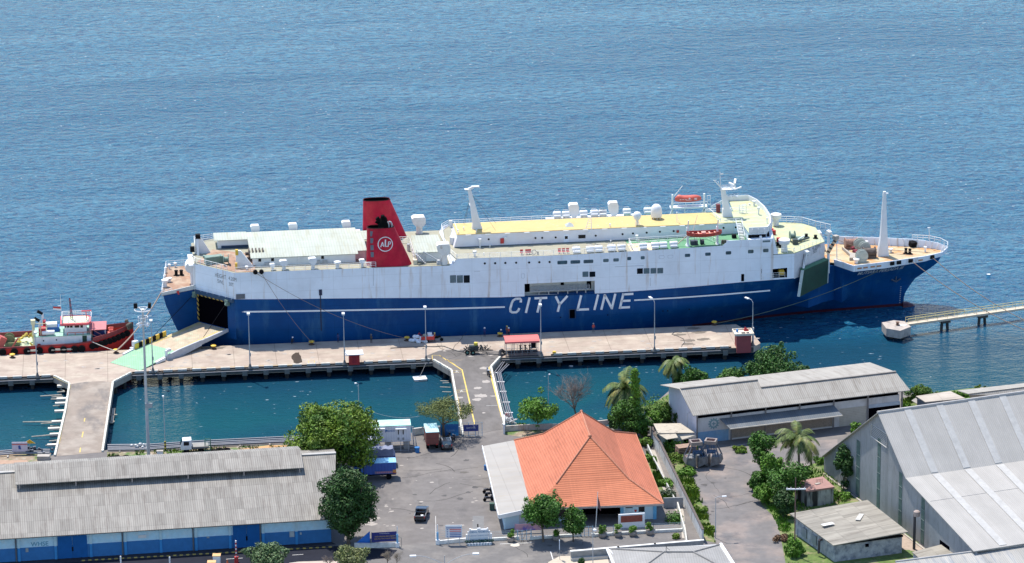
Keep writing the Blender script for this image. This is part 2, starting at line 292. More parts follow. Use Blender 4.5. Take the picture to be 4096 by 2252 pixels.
# ================================================================ sea, land, pier
def lerp_tab(tab,x):
 if x<=tab[0][0]:return tab[0][1]
 for(a,b),(c,d)in zip(tab[:-1],tab[1:]):
  if x<=c:return b+(d-b)*(x-a)/(c-a)
 return tab[-1][1]
def sea_material():
 m=bpy.data.materials.new('sea_water');m.use_nodes=True;t=m.node_tree;b=t.nodes['Principled BSDF']
 def M(op,a,bb=None,c=None):
  x=t.nodes.new('ShaderNodeMath');x.operation=op
  for i,q in enumerate((a,bb,c)):
   if q is None:continue
   if isinstance(q,(int,float)):x.inputs[i].default_value=q
   else:lnk(t,q,x.inputs[i])
  return x.outputs[0]
 tc=t.nodes.new('ShaderNodeTexCoord')
 def nz(scale,stretch,rot,det=3,rough=.55):
  mp=t.nodes.new('ShaderNodeMapping');mp.inputs['Scale'].default_value=stretch;mp.inputs['Rotation'].default_value=(0,0,rot);lnk(t,tc.outputs['Object'],mp.inputs[0])
  n=t.nodes.new('ShaderNodeTexNoise');n.inputs['Scale'].default_value=scale;n.inputs['Detail'].default_value=det;n.inputs['Roughness'].default_value=rough;lnk(t,mp.outputs[0],n.inputs['Vector']);return n.outputs[0]
 sp=t.nodes.new('ShaderNodeSeparateXYZ');lnk(t,tc.outputs['Object'],sp.inputs[0])
 def ss(v,a,bb):
  r=t.nodes.new('ShaderNodeMapRange');r.interpolation_type='SMOOTHSTEP';r.inputs['From Min'].default_value=a;r.inputs['From Max'].default_value=bb;lnk(t,v,r.inputs[0]);return r.outputs[0]
 wob=nz(.03,(1,1,1),0,3);yy=M('MULTIPLY_ADD',wob,16.0,M('SUBTRACT',sp.outputs[1],8.0))
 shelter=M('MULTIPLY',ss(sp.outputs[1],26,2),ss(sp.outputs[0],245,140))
 shallow=M('MULTIPLY',ss(yy,6,-24),ss(sp.outputs[0],190,100))
 calm_l=M('MULTIPLY',shelter,1.0)
 w1=nz(.62,(.6,1.0,1),.15,4,.62);w2=nz(1.9,(.6,1,1),-.3,3,.6);w3=nz(.07,(.5,1,1),.25,3,.5);w4=nz(5.0,(.7,1,1),.2,2,.6)
 h=M('ADD',M('ADD',M('MULTIPLY',w1,1.0),M('MULTIPLY',w2,.34)),M('ADD',M('MULTIPLY',w3,1.6),M('MULTIPLY',w4,.09)))
 bp=t.nodes.new('ShaderNodeBump');lnk(t,h,bp.inputs['Height']);lnk(t,M('MULTIPLY_ADD',shelter,-.76,1.0),bp.inputs['Strength']);bp.inputs['Distance'].default_value=1.9
 lnk(t,bp.outputs[0],b.inputs['Normal'])
 lnk(t,M('MULTIPLY_ADD',shelter,-.06,.14),b.inputs['Roughness']);b.inputs['IOR'].default_value=1.333;b.inputs['Specular IOR Level'].default_value=.055
 def mix(f,a,c):
  x=t.nodes.new('ShaderNodeMix');x.data_type='RGBA';lnk(t,f,x.inputs[0])
  for i,q in((6,a),(7,c)):
   if isinstance(q,tuple):x.inputs[i].default_value=(*q,1)
   else:lnk(t,q,x.inputs[i])
  return x.outputs[2]
 big=M('ADD',M('MULTIPLY',nz(.010,(.35,1,1),.5,3),.6),M('MULTIPLY',nz(.035,(.25,1,1),.2,4),.4))
 deep=mix(ss(big,.40,.60),(.008,.122,.228),(.040,.188,.305))
 deep=mix(ss(M('MULTIPLY_ADD',w2,.45,M('MULTIPLY',w1,.55)),.38,.60),(.004,.070,.175),deep)  # ripple noise also tints the colour, painting in light and dark wave faces
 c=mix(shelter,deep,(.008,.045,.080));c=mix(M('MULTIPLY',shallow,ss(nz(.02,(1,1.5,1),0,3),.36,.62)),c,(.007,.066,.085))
 fl=M('MULTIPLY',ss(nz(1.5,(.45,1,1),.5,2,.5),.69,.76),ss(nz(.05,(1,1,1),.2,3),.40,.62))  # sparse foam flecks; their pale colour also paints in sun glints
 c=mix(M('MULTIPLY',fl,M('MULTIPLY_ADD',shelter,-.35,1.0)),c,(.55,.62,.66))
 lnk(t,c,b.inputs['Base Color'])
 return m
m=MB();m.face((-2500,-900,0),(2500,-900,0),(2500,6000,0),(-2500,6000,0))
sea=m.build('sea',sea_material(),kind='structure');sea.location=PF.W(0,0,WATER);sea.rotation_euler=(0,0,PF.a)
def G2(k,*pts):return[g(k,*p).to_2d()for p in pts]
shore=[Vector((-420,-95)),Vector((-150,-92))]+G2('l',(0,1300),(330,1275),(560,1300),(735,1290))+G2('l',(800,1262))+G2('l',(1545,1205))+G2('W',(780,610),(1050,612),(1450,590),(2090,560))+G2('a',(1300,1752),(1480,1742),(1645,1731),(1846,1733),(2021,1702),(2030,1715),(2150,1700),(2320,1700),(2480,1706),(2560,1690),(2610,1620),(2680,1560),(2900,1530),(3150,1515),(3400,1515),(3520,1535),(3660,1575),(4100,1545),(4600,1500))+[Vector((160,-40)),Vector((420,-30)),Vector((420,-420)),Vector((-420,-420))]
m=MB();m.prism([(p.x,p.y)for p in shore],-5,0);m.build('ground',ASPH,kind='structure')
def edge_s(k,x,y):q=PF.on(k,x,y);return(q.x,q.y)
PW=13.4
lc=[edge_s('l',*p)for p in((790,115),(1020,215),(960,600),(800,1290))];rc=[edge_s('l',*p)for p in((1545,1225),(1625,700),(1700,190))]+[edge_s('a',528,1497)]
ml=[edge_s('a',*p)for p in((1730,1443),(1802,1485),(1822,1600),(1848,1745))];mr=[edge_s('a',*p)for p in((2026,1715),(1993,1578),(1968,1471),(2005,1434))]
pe=PF.on('6',2165,705).x
deck=[(-95,0),(lc[0][0],0),lc[1],lc[2],lc[3],rc[0],rc[1],rc[2],(rc[3][0],0),(ml[0][0],0),ml[1],ml[2],ml[3],mr[0],mr[1],mr[2],(mr[3][0],0),(pe,0),(pe+1.6,2.0),(pe+1.2,7.5),(pe-1.0,PW),(-95,PW)]
pier=fthing('pier','concrete ferry pier with two causeways to the shore','pier',PF);pier['kind']='structure';del pier['category']
m=MB();m.prism(deck,-1.0,.012);m.build('pier_deck',CONC,pier)
def poly_sheet(name,pts,z,mt,parent=None,kind='structure'):
 m=MB();m.face(*[(p[0],p[1],z)for p in pts]);return m.build(name,mt,parent,kind=kind if parent is None else None)
poly_sheet('causeway_surface',[(ml[0][0]+.3,.4),ml[1],ml[2],ml[3],mr[0],mr[1],mr[2],(mr[3][0]-.3,.4),(mr[3][0]+1.5,2.2),(mr[3][0]-2,5.2),(ml[0][0]+2,5.8),(ml[0][0]-1.2,2.6)],.016,CONC2,pier)
poly_sheet('causeway_surface',[lc[1],lc[2],lc[3],rc[0],rc[1],rc[2],(rc[2][0]-2.2,rc[2][1]+1.2),(lc[1][0]+3,lc[1][1]+1)],.016,mat('causeway_worn',(.25,.21,.175),.9,spec=.2,var=.12,scale=.5,blot=((.30,.26,.22),.3,.45,.6),blot2=((.16,.145,.135),.25,.52,.68,(1,.4,1))),pier)
def patch(k,x,y,rx,ry,mt,name='patch',z=.020,fr=PF,parent=pier,n=18,seed=0):
 c=fr.on(k,x,y);rnd=random.Random(seed+int(x*7+y));pts=[]
 for i in range(n):
  a=2*math.pi*i/n;q=.75+.5*rnd.random();pts.append((c.x+rx*q*math.cos(a),c.y+ry*q*math.sin(a)))
 return poly_sheet(name,pts,z,mt,parent)
STAIN=mat('wet_oil_stain',(.06,.045,.03),.35,var=.2);PALE=mat('pale_patch',(.33,.30,.27),.9,var=.2,scale=2);DAMP=mat('damp_concrete',(.15,.125,.10),.8,var=.2)
c=PF.on('r5',1010,400);m=MB();rnd=random.Random(4)
m.face(*[(c.x+.9*(.7+.5*rnd.random())*math.cos(a*.35),c.y+3.7*(.8+.25*rnd.random())*math.sin(a*.35),.022)for a in range(18)]);m.build('oil_stain',STAIN,pier)
for i,(x,y,rx,ry)in enumerate(((430,330,2.2,.8),(2075,415,2.0,.5))):patch('r5',x,y,rx,ry,DAMP,'damp_patch')
for x,y in((1560,610),(1600,505),(1650,540),(1480,560),(1555,640),(1690,600)):patch('6',x+60,y+60,1.3,.7,DAMP,'damp_patch')
rnd=random.Random(11)
for i in range(60):
 s_=rnd.uniform(-20,112);t_=rnd.uniform(1.2,9);n=9
 pts=[(s_+rnd.uniform(.2,.9)*math.cos(6.28*a/n)*.8,t_+rnd.uniform(.2,.5)*math.sin(6.28*a/n))for a in range(n)]
 poly_sheet('patch',pts,.019,PALE,pier)
for x,y,rx,ry in((475,720,1.2,.9),(430,780,.8,.8),(440,600,.7,.6),(160,750,.55,.45),(225,860,.45,.35),(680,725,.5,.3),(560,285,1.0,.7),(570,500,.7,.8),(530,990,.3,.3),(540,365,.4,.3)):
 patch('c',x,y,rx,ry,PALE)
def kerb_run(m,pts,h=.36,w_=.45,L=1.5,gap=.95):
 for a,b in zip(pts[:-1],pts[1:]):
  a,b=Vector(a),Vector(b);d=b-a;n=max(1,int(d.length/(L+gap)));e=d.normalized();ang=math.atan2(e.y,e.x);nn=Vector((-e.y,e.x))
  for i in range(n):
   c=a+d*((i+.5)/n)+nn*(w_/2+.02);m.obox((c.x,c.y,.012+h/2),(d.length/n-gap,w_,h),ang)
m=MB()
kerb_run(m,[(-95,0),(lc[0][0],0)]);kerb_run(m,[(rc[3][0],0),(ml[0][0],0)]);kerb_run(m,[(mr[3][0]+9,0),(pe-4,0)])
m.build('kerb_block_row',mat('kerb_block_pale',(.46,.44,.40),.85,var=.2,scale=1.5),pier,kind='stuff')
m=MB();kerb_run(m,[(lc[0][0],0),lc[1],lc[2],lc[3]],.30,.35,.7,.15);kerb_run(m,[rc[0],rc[1],rc[2],(rc[3][0],0)],.30,.35,.7,.15)
kerb_run(m,[(ml[0][0],0),ml[1],ml[2],ml[3]],.30,.35,.9,.12);kerb_run(m,[mr[0],mr[1],mr[2],(mr[3][0],0)],.3,.35,.9,.12)
m.build('kerb_block_row',mat('kerb_white',(.62,.60,.52),.85,var=.2,scale=2),pier,kind='stuff')
m=MB()
for a,b in(((-95,0),(lc[0][0],0)),((rc[3][0],0),(ml[0][0],0)),((mr[3][0]+9,0),(pe-4,0))):m.box(a[0],b[0],.10,.30,.012,.22)
m.build('kerb_core',mat('kerb_black',(.03,.03,.03),.8),pier)
m=MB()
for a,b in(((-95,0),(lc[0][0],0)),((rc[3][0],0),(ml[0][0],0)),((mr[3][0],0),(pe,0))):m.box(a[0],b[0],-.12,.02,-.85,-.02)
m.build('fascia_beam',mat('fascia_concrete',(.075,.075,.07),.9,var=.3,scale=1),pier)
m=MB();m.tube((rc[3][0],-.22,-.35),(ml[0][0],-.22,-.35),.09);m.tube((mr[3][0],-.22,-.35),(pe-6,-.22,-.35),.09);m.tube((-95,-.22,-.35),(lc[0][0],-.22,-.35),.09);m.build('service_pipe',PIPE,pier)
bl=MB();bl.box(-.45,.45,-.28,.0,-1.25,-.35);b0=bl.build('fender_block',mat('fender_grey',(.16,.16,.15),.9,var=.35),pier);first=True
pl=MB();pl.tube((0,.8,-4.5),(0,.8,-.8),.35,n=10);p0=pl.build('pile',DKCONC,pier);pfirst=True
s_=-92
while s_<pe-2:
 inside=lc[0][0]-.5<s_<rc[3][0]+1 or ml[0][0]-.5<s_<mr[3][0]+.5
 if not inside:
  o=b0 if first else b0.copy();p=p0 if pfirst else p0.copy()
  for q,ff in((o,first),(p,pfirst)):
   if not ff:COL.objects.link(q)
   q.parent=pier;q.location=(s_,0,0)
  first=pfirst=False
 s_+=3.75
m=MB()
for s_ in range(-92,int(pe),5):
 for t_ in(4.5,8.5,12.3):m.tube((s_+.5,t_,-4.5),(s_+.5,t_,-.9),.35,n=6)
def side_piles(pts,st=3.2,off=.7):
 for a,b in zip(pts[:-1],pts[1:]):
  a,b=Vector(a),Vector(b);n=int((b-a).length/st)
  for i in range(n+1):q=a.lerp(b,(i+.5)/(n+1));m.tube((q.x,q.y,-4.5),(q.x,q.y,-.5),.3,n=6)
side_piles([(p[0]+.6,p[1])for p in lc]);side_piles([(p[0]-.6,p[1])for p in rc]);side_piles([(p[0]+.6,p[1])for p in ml]);side_piles([(p[0]-.6,p[1])for p in mr])
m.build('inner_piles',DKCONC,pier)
def line(m,pts,wd=.14,z=.026):
 for a,b in zip(pts[:-1],pts[1:]):
  a,b=Vector(a),Vector(b);e=(b-a).normalized();n=Vector((-e.y,e.x))*wd/2;m.face(*[(q.x,q.y,z)for q in(a-n,b-n,b+n,a+n)])
def PL(k,*pts):return[tuple(PF.on(k,*p).to_2d())for p in pts]
m=MB()
line(m,PL('c',(-50,150),(0,190),(190,315),(390,1170)),.22);line(m,PL('c',(-40,290),(0,315),(25,350),(180,1035)),.2);line(m,PL('c',(755,145),(610,285),(815,1055)),.22)
for y0,y1,xa,xb,xc,xd in((327,357,30,190,35,197),(635,665,97,250,102,258),(952,984,170,322,175,330)):
 line(m,PL('c',(xa,y0),(xb,y0-8)),.1);line(m,PL('c',(xc,y1),(xd,y1-8)),.1)
line(m,PL('r5',(100,470),(700,455)),.1);line(m,PL('r5',(730,452),(1060,445)),.1);line(m,PL('r5',(0,440),(90,430)),.1);line(m,PL('r5',(1090,440),(1090,420),(1130,418),(1130,438)),.08)
line(m,PL('q',(60,745),(0,750)),.1);line(m,PL('q',(925,825),(920,730),(1070,728),(1210,830)),.1);line(m,PL('q',(1070,735),(1400,925)),.12)
line(m,PL('l',(800,105),(1050,225),(1000,480)),.18);line(m,PL('l',(960,700),(880,1100)),.18);line(m,PL('l',(1680,200),(1590,760)),.22)
line(m,PL('l',(1265,720),(1255,770)),.16);line(m,PL('l',(1240,920),(1222,1005)),.16);line(m,PL('l',(1200,1160),(1190,1230)),.16)
m.build('yellow_line',LINEY,pier)
m=MB()
for x,y in((108,342),(180,648),(255,967)):
 c=PF.on('c',x,y);q=lambda dx,dy:(c.x+dx,c.y+dy)
 line(m,[q(0,.35),q(0,-.05)],.16,.027);line(m,[q(0,0),q(.28,-.5)],.11,.027);line(m,[q(0,0),q(-.28,-.5)],.11,.027);line(m,[q(-.3,.2),q(.3,.32)],.1,.027);line(m,[q(-.09,.55),q(.09,.55)],.2,.027)
line(m,PL('c',(565,878),(750,872)),.08)
m.build('walking_figure_marking',LINEW,pier)
def bollard(k,x,y,label):
 t=thing('bollard',label,'bollard',g(k,x,y,.012),0,'mooring bollards on the pier')
 m=MB();m.lathe((0,0,0),[(.55,0),(.55,.06),(.26,.10),(.24,.42)],14);m.build('base',mat('bollard_dark',(.07,.04,.03),.8,var=.3),t,True)
 m=MB();m.lathe((0,0,0),[(.24,.42),(.48,.50),(.50,.66),(.34,.74),(.05,.76)],14);m.build('cap',YEL,t,True)
 return t
bollard('1',2200,1018,'yellow capped bollard right of the lowered stern ramp');bollard('1',128,1108,'yellow capped bollard beside the red tug')
bollard('r5',1110,306,'yellow capped bollard in the ship shadow between the first two quay lamps');bollard('r5',1765,278,'yellow capped bollard left of the white sacks')
bollard('q',2320,335,'yellow capped bollard with a worker crouching at it');bollard('6',1840,535,'yellow capped bollard near the dark wet patches at the pier end')
bollard('1',1195,1060,'dark rusty bollard holding the stern ropes at the ramp foot')
def lamp(base,h,rot,label,name='quay_lamp',arm=1.0,head=(.36,.62,.16),up=.25,foot=True,z=.012,group='lamp posts along the quay',box=True):
 t=thing(name,label,'lamp post',Vector((base.x,base.y,z)),rot,group)
 m=MB();m.tube((0,0,0),(0,0,h*.45),.11,.095,8);m.tube((0,0,h*.45),(0,0,h-.3),.085,.06,8);m.path([(0,0,h-.3),(arm*.35,0,h-.05+up),(arm,0,h+up)],.05,6)
 m.build('post',STEEL,t,True)
 m=MB();m.obox((arm+head[1]/2-.1,0,h+up),(head[1],head[0],head[2]),0,0,-.1);m.build('lamp_head',WHITE,t)
 if foot:
  m=MB();m.lathe((0,0,0),[(.42,0),(.40,.12),(.22,.55),(.14,.9)],8);m.build('foot',mat('lamp_foot',(.16,.15,.14),.8,var=.2),t)
 if box:m=MB();m.box(-.14,.14,-.2,-.09,2.3,2.9);m.build('control_box',GREYP,t)
 return t
AWAY=R(96)
for kb,xb,yb,kt,yt,rot,lab in(('a',150,1510,'a',1330,AWAY,'quay lamp post at the far left in front of the red tug'),('a',612,1489,'a',1283,AWAY,'quay lamp post standing at the foot of the stern ramp'),('a',1000.6,1474,'r5',95,AWAY,'quay lamp post left of the oil stain'),('a',1378.5,1459,'r5',95,AWAY,'quay lamp post beside the small red booth'),('a',1704.6,1441.7,'r5',50,AWAY,'quay lamp post left of the middle causeway corner'),('a',2164,1427,'6',365,AWAY,'quay lamp post beside the red canopy shelter'),('a',2618,1406,'6',300,R(118),'quay lamp post with a bent arm right of the big letters'),('a',3010,1383,'6',300,R(135),'quay lamp post with a bent arm behind the red hut at the pier end')):
 b=g(kb,xb,yb);h=hgt(b,kt,0,yt);h=h-.25 if rot==AWAY else h-.5
 lamp(b,h-.2,rot,lab,arm=.35 if rot==AWAY else 1.1,head=(.5,.75,.30)if rot==AWAY else(.45,.9,.16))
b=g('W',1050,668);H=hgt(b,'a',0,1240)
t=thing('floodlight_mast','tall grey floodlight mast with a round lamp gallery rising behind the grey warehouse','mast',b)
m=MB();m.tube((0,0,0),(0,0,H),.30,.15,12);m.build('pole',STEEL,t,True)
m=MB()
for zz,rr in((H+.1,1.35),(H-2.3,.75),(H-1.2,.8)):m.path([(rr*math.cos(a*math.pi/8),rr*math.sin(a*math.pi/8),zz)for a in range(17)],.07)
for a in range(6):q=a*math.pi/3;m.tube((0,0,H-.4),(1.35*math.cos(q),1.35*math.sin(q),H+.1),.05);m.tube((.75*math.cos(q),.75*math.sin(q),H-2.3),(.8*math.cos(q),.8*math.sin(q),H-1.2),.05)
m.lathe((0,0,H+.05),[(.28,0),(.34,.02),(.34,.12),(.2,.16)],10);m.build('lamp_gallery',WHITE,t,False)
for a in(0,2.9):
 m=MB();m.obox((1.15*math.cos(a+.2),1.15*math.sin(a+.2),H+.7),(.5,.5,.85),a,.2,.1);m.build('floodlight',BLACK,t)
for a in range(5):
 q=a*1.256+.5;m=MB();m.obox((.85*math.cos(q),.85*math.sin(q),H-2.5),(.5,.35,.3),q,0,.5);m.build('floodlight',WHITE,t)
m=MB();m.tube((0,0,0),(0,0,.3),.7,n=12);m.build('foot',KERB,t)
m=MB();m.box(-.2,1.0,-.5,-.2,8.8,9.6);m.build('control_box',GREYP,t)
# ================================================================ the ferry
SHIP=fthing('ferry','blue and white car ferry with twin red funnels and CITY LINE on its side','ferry',SF)
BL=[(15.8,8.4),(25,8.0),(38,7.55),(55,6.85),(64,6.5),(76,6.3),(89,6.5),(99,6.85),(108.5,7.3),(118.2,7.6),(130,7.35),(136,7.3),(144,7.5),(149.7,7.9)]
blz=lambda s_:lerp_tab(BL,s_)
BT=lambda s_:lerp_tab([(118,7.6),(127.2,8.5),(130,8.6),(136,8.55),(144,8.6),(149.7,8.75)],s_)
NEARTOP=[(118.2,0.0),(124,.8),(129.9,3.0),(136.1,4.4),(144.3,6.9),(147.8,8.8),(149.5,10.9)]
T8=lambda s_:lerp_tab([(118.2,0),(124,.9)]+NEARTOP[2:],s_)
T3=lambda s_:lerp_tab([(5,3.2),(16,0),(88,0),(100,.4),(110,1.6),(118,3.2),(124,4.6),(130,6.2),(136,8.0),(143.2,10.98)],s_)
TW=lambda s_:lerp_tab([(12,3.5),(18,1.2),(28,.3),(76,.3),(88,1.6),(100,4.2),(110,7.0),(123,9.4),(138,10.8),(141.2,10.98)],s_)
ZS=[-5.0,-2.0,-.5,1.0,3.0,5.0,7.6]
def near_off(s_,z_):
 if z_<=-2:return TW(s_)
 if z_<=3:k=(z_+2)/5;return TW(s_)*(1-k)+T3(s_)*k
 k=min(1,(z_-3)/5.0);k=k**1.25;return T3(s_)*(1-k)+T8(s_)*k
STEM=lambda z_:lerp_tab([(-5,141.2),(0,141.3),(1.2,141.9),(3,143.4),(6.7,147.6),(8.4,149.5)],z_)
STERN=lambda z_:lerp_tab([(-5,9.0),(-1,7.0),(2,5.2),(8.4,2.7)],z_)
def plan(z_,notch):
 st=STEM(z_);near=[];ss_=[16,20,28,40,55,64,76,88,94,100,106,110,114,118.2]
 if notch:near+=[(STERN(z_),3.8,'a'),(9.0+.0,7.0,'b'),(15.8,0.0,'c')]
 else:near+=[(STERN(z_),5.5,'a'),(9.5,4.6,'b'),(14.0,3.0 if z_<0 else 2.2,'c')]
 for s_ in ss_:near.append((s_,near_off(s_,z_),'s'))
 if notch:near+=[(121.6,3.3,'n'),(125.1,6.3,'n'),(127.2,7.4,'n'),(128.4,5.6,'n'),(129.9,max(3.0,near_off(129.9,z_)),'n')]
 else:near+=[(s_,near_off(s_,z_),'n')for s_ in(121.6,124,126,128,129.9)]
 for s_ in(133,136.1,139,141,143,144.3,146,147.8):
  q=min(s_,st-.02*(148-s_)if s_>=st else s_);near.append((q,min(10.98,near_off(q,z_)),'n'))
 near.append((st,11.0,'t'))
 far=[(p[0],22-p[1])for p in reversed([q for q in near if q[2]in('s',)or(q[2]=='n' and q[0]>129)])]
 if not notch:far=far
 return[(p[0],p[1])for p in near]+far+[(STERN(z_)+1.2,21.0 if z_>0 else 18.0)]
def stack(levels,notch,tops=None):
 m=MB();n=None;rings=[]
 for z_ in levels:
  p=plan(z_,notch);n=len(p)
  rings.append([(x,y,(blz(x)if z_>7 else z_))for x,y in p])
 vs=[q for r_ in rings for q in r_];L=len(rings)
 fs=[(j*n+i,j*n+(i+1)%n,(j+1)*n+(i+1)%n,(j+1)*n+i)for j in range(L-1)for i in range(n)]
 fs+=[tuple(range(n-1,-1,-1)),tuple(range((L-1)*n,L*n))];m.add(vs,fs);return m
lo=stack([-5,-2,-1.2,-.5,.3,.7],False)
lo.build('hull_bottom',HULLB,SHIP,smooth=True)
hu=stack([.7,1.8,3.0,4.2,5.4,6.4,7.6],True)
hu.build('hull',HULLB,SHIP,smooth=True)
m=MB();m.add([],[]);
ss_=[100,106,110,116,123,130,136,139,141.1]
vs=[(s_,near_off(s_,-2)-.05,-2.3)for s_ in ss_]+[(s_+.02,near_off(s_,-1.75)-.05,-1.75)for s_ in ss_]
m.add(vs,[(i,i+1,i+1+len(ss_),i+len(ss_))for i in range(len(ss_)-1)]);m.lathe((141.0,11,-2.6),[(1.2,0),(1.1,1.0),(.7,2.0),(.05,2.8)],12,'X');m.build('boot_topping',BOOT,SHIP)
DE=[(15.8,13.4),(18.7,13.35),(30,13.3),(40.6,13.2),(54.6,12.95),(55.4,13.2),(55.9,13.9),(56.3,14.2),(66,14.1),(77,14.0),(87,14.15),(97,14.3),(104.8,14.45),(105.3,14.9),(106.1,15.35),(114.2,15.5)]
dez=lambda s_:lerp_tab(DE,s_)
m=MB()
seg=sorted(set([p[0]for p in DE]+[20,25,35,46,50,60,64,71,76,82,92,101,108.5,110]))
OP=(68.4,81.3,6.62,8.85);OW=(112.1,116.9,7.85,9.55)
def topside(a,b):
 ya=-.0;m.add([(a,ya,blz(a)+.004),(b,ya,blz(b)+.004),(b,ya,dez(b)),(a,ya,dez(a))],[(0,1,2,3)])
for a,b in zip(seg[:-1],seg[1:]):
 if b<=68.4 or a>=81.3:topside(a,b)
for a,b in((66,68.4),(81.3,82)):topside(a,b)
m.add([(68.4,0,8.85),(81.3,0,8.85),(81.3,0,dez(81.3)),(77,0,dez(77)),(68.4,0,dez(68.4))],[(0,1,2,3,4)])
for q in(0,1):pass
seg2=[s_ for s_ in seg if not(66<s_<68.4)]
m.build('side_plating',HULLW,SHIP)
m=MB()
z0,z1=lambda s_:blz(s_)+.004,lambda s_:lerp_tab([(114.2,12.25),(118.2,12.35)],s_)
m.face((114.2,0,z0(114.2)),(118.2,0,z0(118.2)),(118.2,0,7.85),(114.2,0,7.85))
m.face((116.9,0,7.85),(118.2,0,7.85),(118.2,0,12.35),(116.9,0,12.32));m.face((114.2,0,9.55),(116.9,0,9.7),(116.9,0,12.32),(114.2,0,12.25))
m.build('side_plating',HULLW,SHIP)
m=MB();m.face((68.4,1.3,6.5),(81.3,1.3,6.4),(81.3,1.3,8.9),(68.4,1.3,8.9));m.face((68.4,0,6.62),(81.3,0,6.5),(81.3,1.3,6.5),(68.4,1.3,6.62));m.face((68.4,0,8.85),(81.3,0,8.85),(81.3,1.3,8.85),(68.4,1.3,8.85))
m.face((68.4,0,6.5),(68.4,1.3,6.5),(68.4,1.3,8.9),(68.4,0,8.9));m.face((81.3,0,6.4),(81.3,1.3,6.4),(81.3,1.3,8.9),(81.3,0,8.9));m.build('gangway_recess',mat('recess_paint',(.55,.55,.52),.7,var=.12),SHIP)
gw=MB();gw.box(69.6,80.4,.15,.28,7.15,7.3);gw.box(69.6,80.4,.75,.88,7.15,7.3);gw.box(69.6,80.4,.15,.88,7.15,7.2)
gw.rail([(69.6,.2,7.25),(80.4,.2,7.25)],.75,.035,3,.6);gw.rail([(69.6,.82,7.25),(80.4,.82,7.25)],.75,.035,3,.6)
for s_ in(71,72.8,74.5,76.3,78,79.6):gw.box(s_,s_+.12,.05,.9,6.6,7.2)
gw.build('gangway',STEEL,SHIP)
m=MB();m.box(68.6,69.5,1.2,1.28,6.9,8.7);m.box(80.0,80.8,1.2,1.28,7.0,8.7);m.box(75.2,75.8,1.2,1.28,7.9,8.4);m.build('recess_doorway',VOID,SHIP)
m=MB();m.box(112.1,116.9,1.6,1.7,7.7,9.7);m.box(112.1,112.2,.0,1.6,7.7,9.7);m.box(116.8,116.9,.02,1.6,7.7,9.7);m.box(112.2,116.8,.02,1.6,7.62,7.7);m.build('mooring_opening',VOID,SHIP)
m=MB();m.rail([(112.15,-.03,7.85),(116.5,-.03,7.9)],.95,.03,3,1.1);m.build('opening_rail',RAILW,SHIP)
m=MB();m.lathe((115.5,.9,8.6),[(.55,0),(.6,.1),(.6,.9),(.5,1.0)],12,'X');m.build('rope_drum',YEL,SHIP)
def flat(name,pts,z_,mt,th=.12):m=MB();m.slab([(p[0],p[1],z_(p[0])if callable(z_)else z_)for p in pts],th);return m.build(name,mt,SHIP)
AFTD,MIDD,FWD=13.0,14.0,12.45
flat('aft_deck',[(15.8,.05),(30,.05),(54.9,.05),(55.2,21.9),(12.6,21.9),(8.8,20),(8.8,7.2)],lambda s_:dez(s_)-.02 if s_>15 else 13.3,DECKG)
flat('promenade_deck',[(55.9,.1),(57,.06),(66,.06),(77,.06),(88.0,.06),(88.0,7.4),(88,14.5),(88,21.9),(57,21.9),(55.5,19),(55.0,11),(55.2,4)],lambda s_:lerp_tab([(55,14.0),(66,14.0),(77,13.95),(88,14.1)],s_),DECKG)
flat('boat_deck',[(88.0,.06),(92.5,.06),(92.5,5.0),(88,5.0)],14.12,mat('raft_deck',(.58,.48,.34),.85,var=.12,scale=1,blot=((.58,.26,.10),1.1,.52,.62),blot2=((.70,.68,.62),.6,.5,.65)))
for q in range(0):pass
flat('boat_deck',[(92.5,.06),(104.7,.06),(105.4,.06),(109.9,.06),(109.9,7.4),(88.0,7.4),(88.0,5.0),(92.5,5.0)],lambda s_:lerp_tab([(88,14.13),(97,14.25),(104,14.4),(109,14.45)],s_),GREEND)
flat('boat_deck',[(88,14.5),(110,14.5),(110,21.9),(88,21.9)],14.15,GREEND)
m=MB()
zt=13.38
crv=[(15.8,0.0),(15.0,.8),(9.0,7.0)]
m.face((15.8,0,8.4),(9.0,7.0,8.4),(9.0,7.0,zt),(15.8,0.0,zt))
m.face((9.0,7.0,8.4),(9.0,12.2,8.4),(9.0,12.2,zt),(9.0,7.0,zt));m.face((9.0,12.2,8.4),(10.2,21.9,8.4),(10.2,21.9,zt),(9.0,12.2,zt))
m.build('stern_wall',HULLW,SHIP)
m=MB();m.face((10.2,22,7),(118,22,6.5),(118,22,12.4),(110,22,14.4),(56,22,14.1),(55,22,13),(10.2,22,13.4));m.build('far_side_plating',HULLW,SHIP)
m=MB();m.face((54.7,.05,12.9),(55.3,.05,13.1),(55.9,.1,14.0),(55.2,4,14.0),(54.9,11,14.0),(55.4,19,14.0),(57,21.9,14.0),(55,21.9,12.9));m.build('step_wall',HULLW,SHIP)
dn=Vector((-.73,-.71,0)).normalized();dr=Vector((15.8-9.0,-7.0,0)).normalized()
def onw(k,x,y,off=.02):
 d=ray(k,x,y);o_=SF.W(9.0,7.0,0);nrm=(SF.W(15.8,0)-o_).cross(Vector((0,0,1))).normalized();q=(o_-CP).dot(nrm)/d.dot(nrm);p=SF.loc(CP+d*q)
 return p+dn*off
TXTD=mat('faded_lettering',(.16,.17,.18),.8)
def wtext(s_,a,b,hgt_,on,mt,up=(0,0,1),nm='lettering',off=None):
 pa,pb=on(*a),on(*b);put_text(s_,hgt_,(pa+pb)/2,(pb-pa),up,mt,SHIP,nm,width=(pb-pa).length)
wtext('HEIGHT',('B',1215,1110),('B',1435,1165),1.1,onw,TXTD);wtext('4.20M',('B',1490,1178),('B',1650,1215),1.0,onw,TXTD)
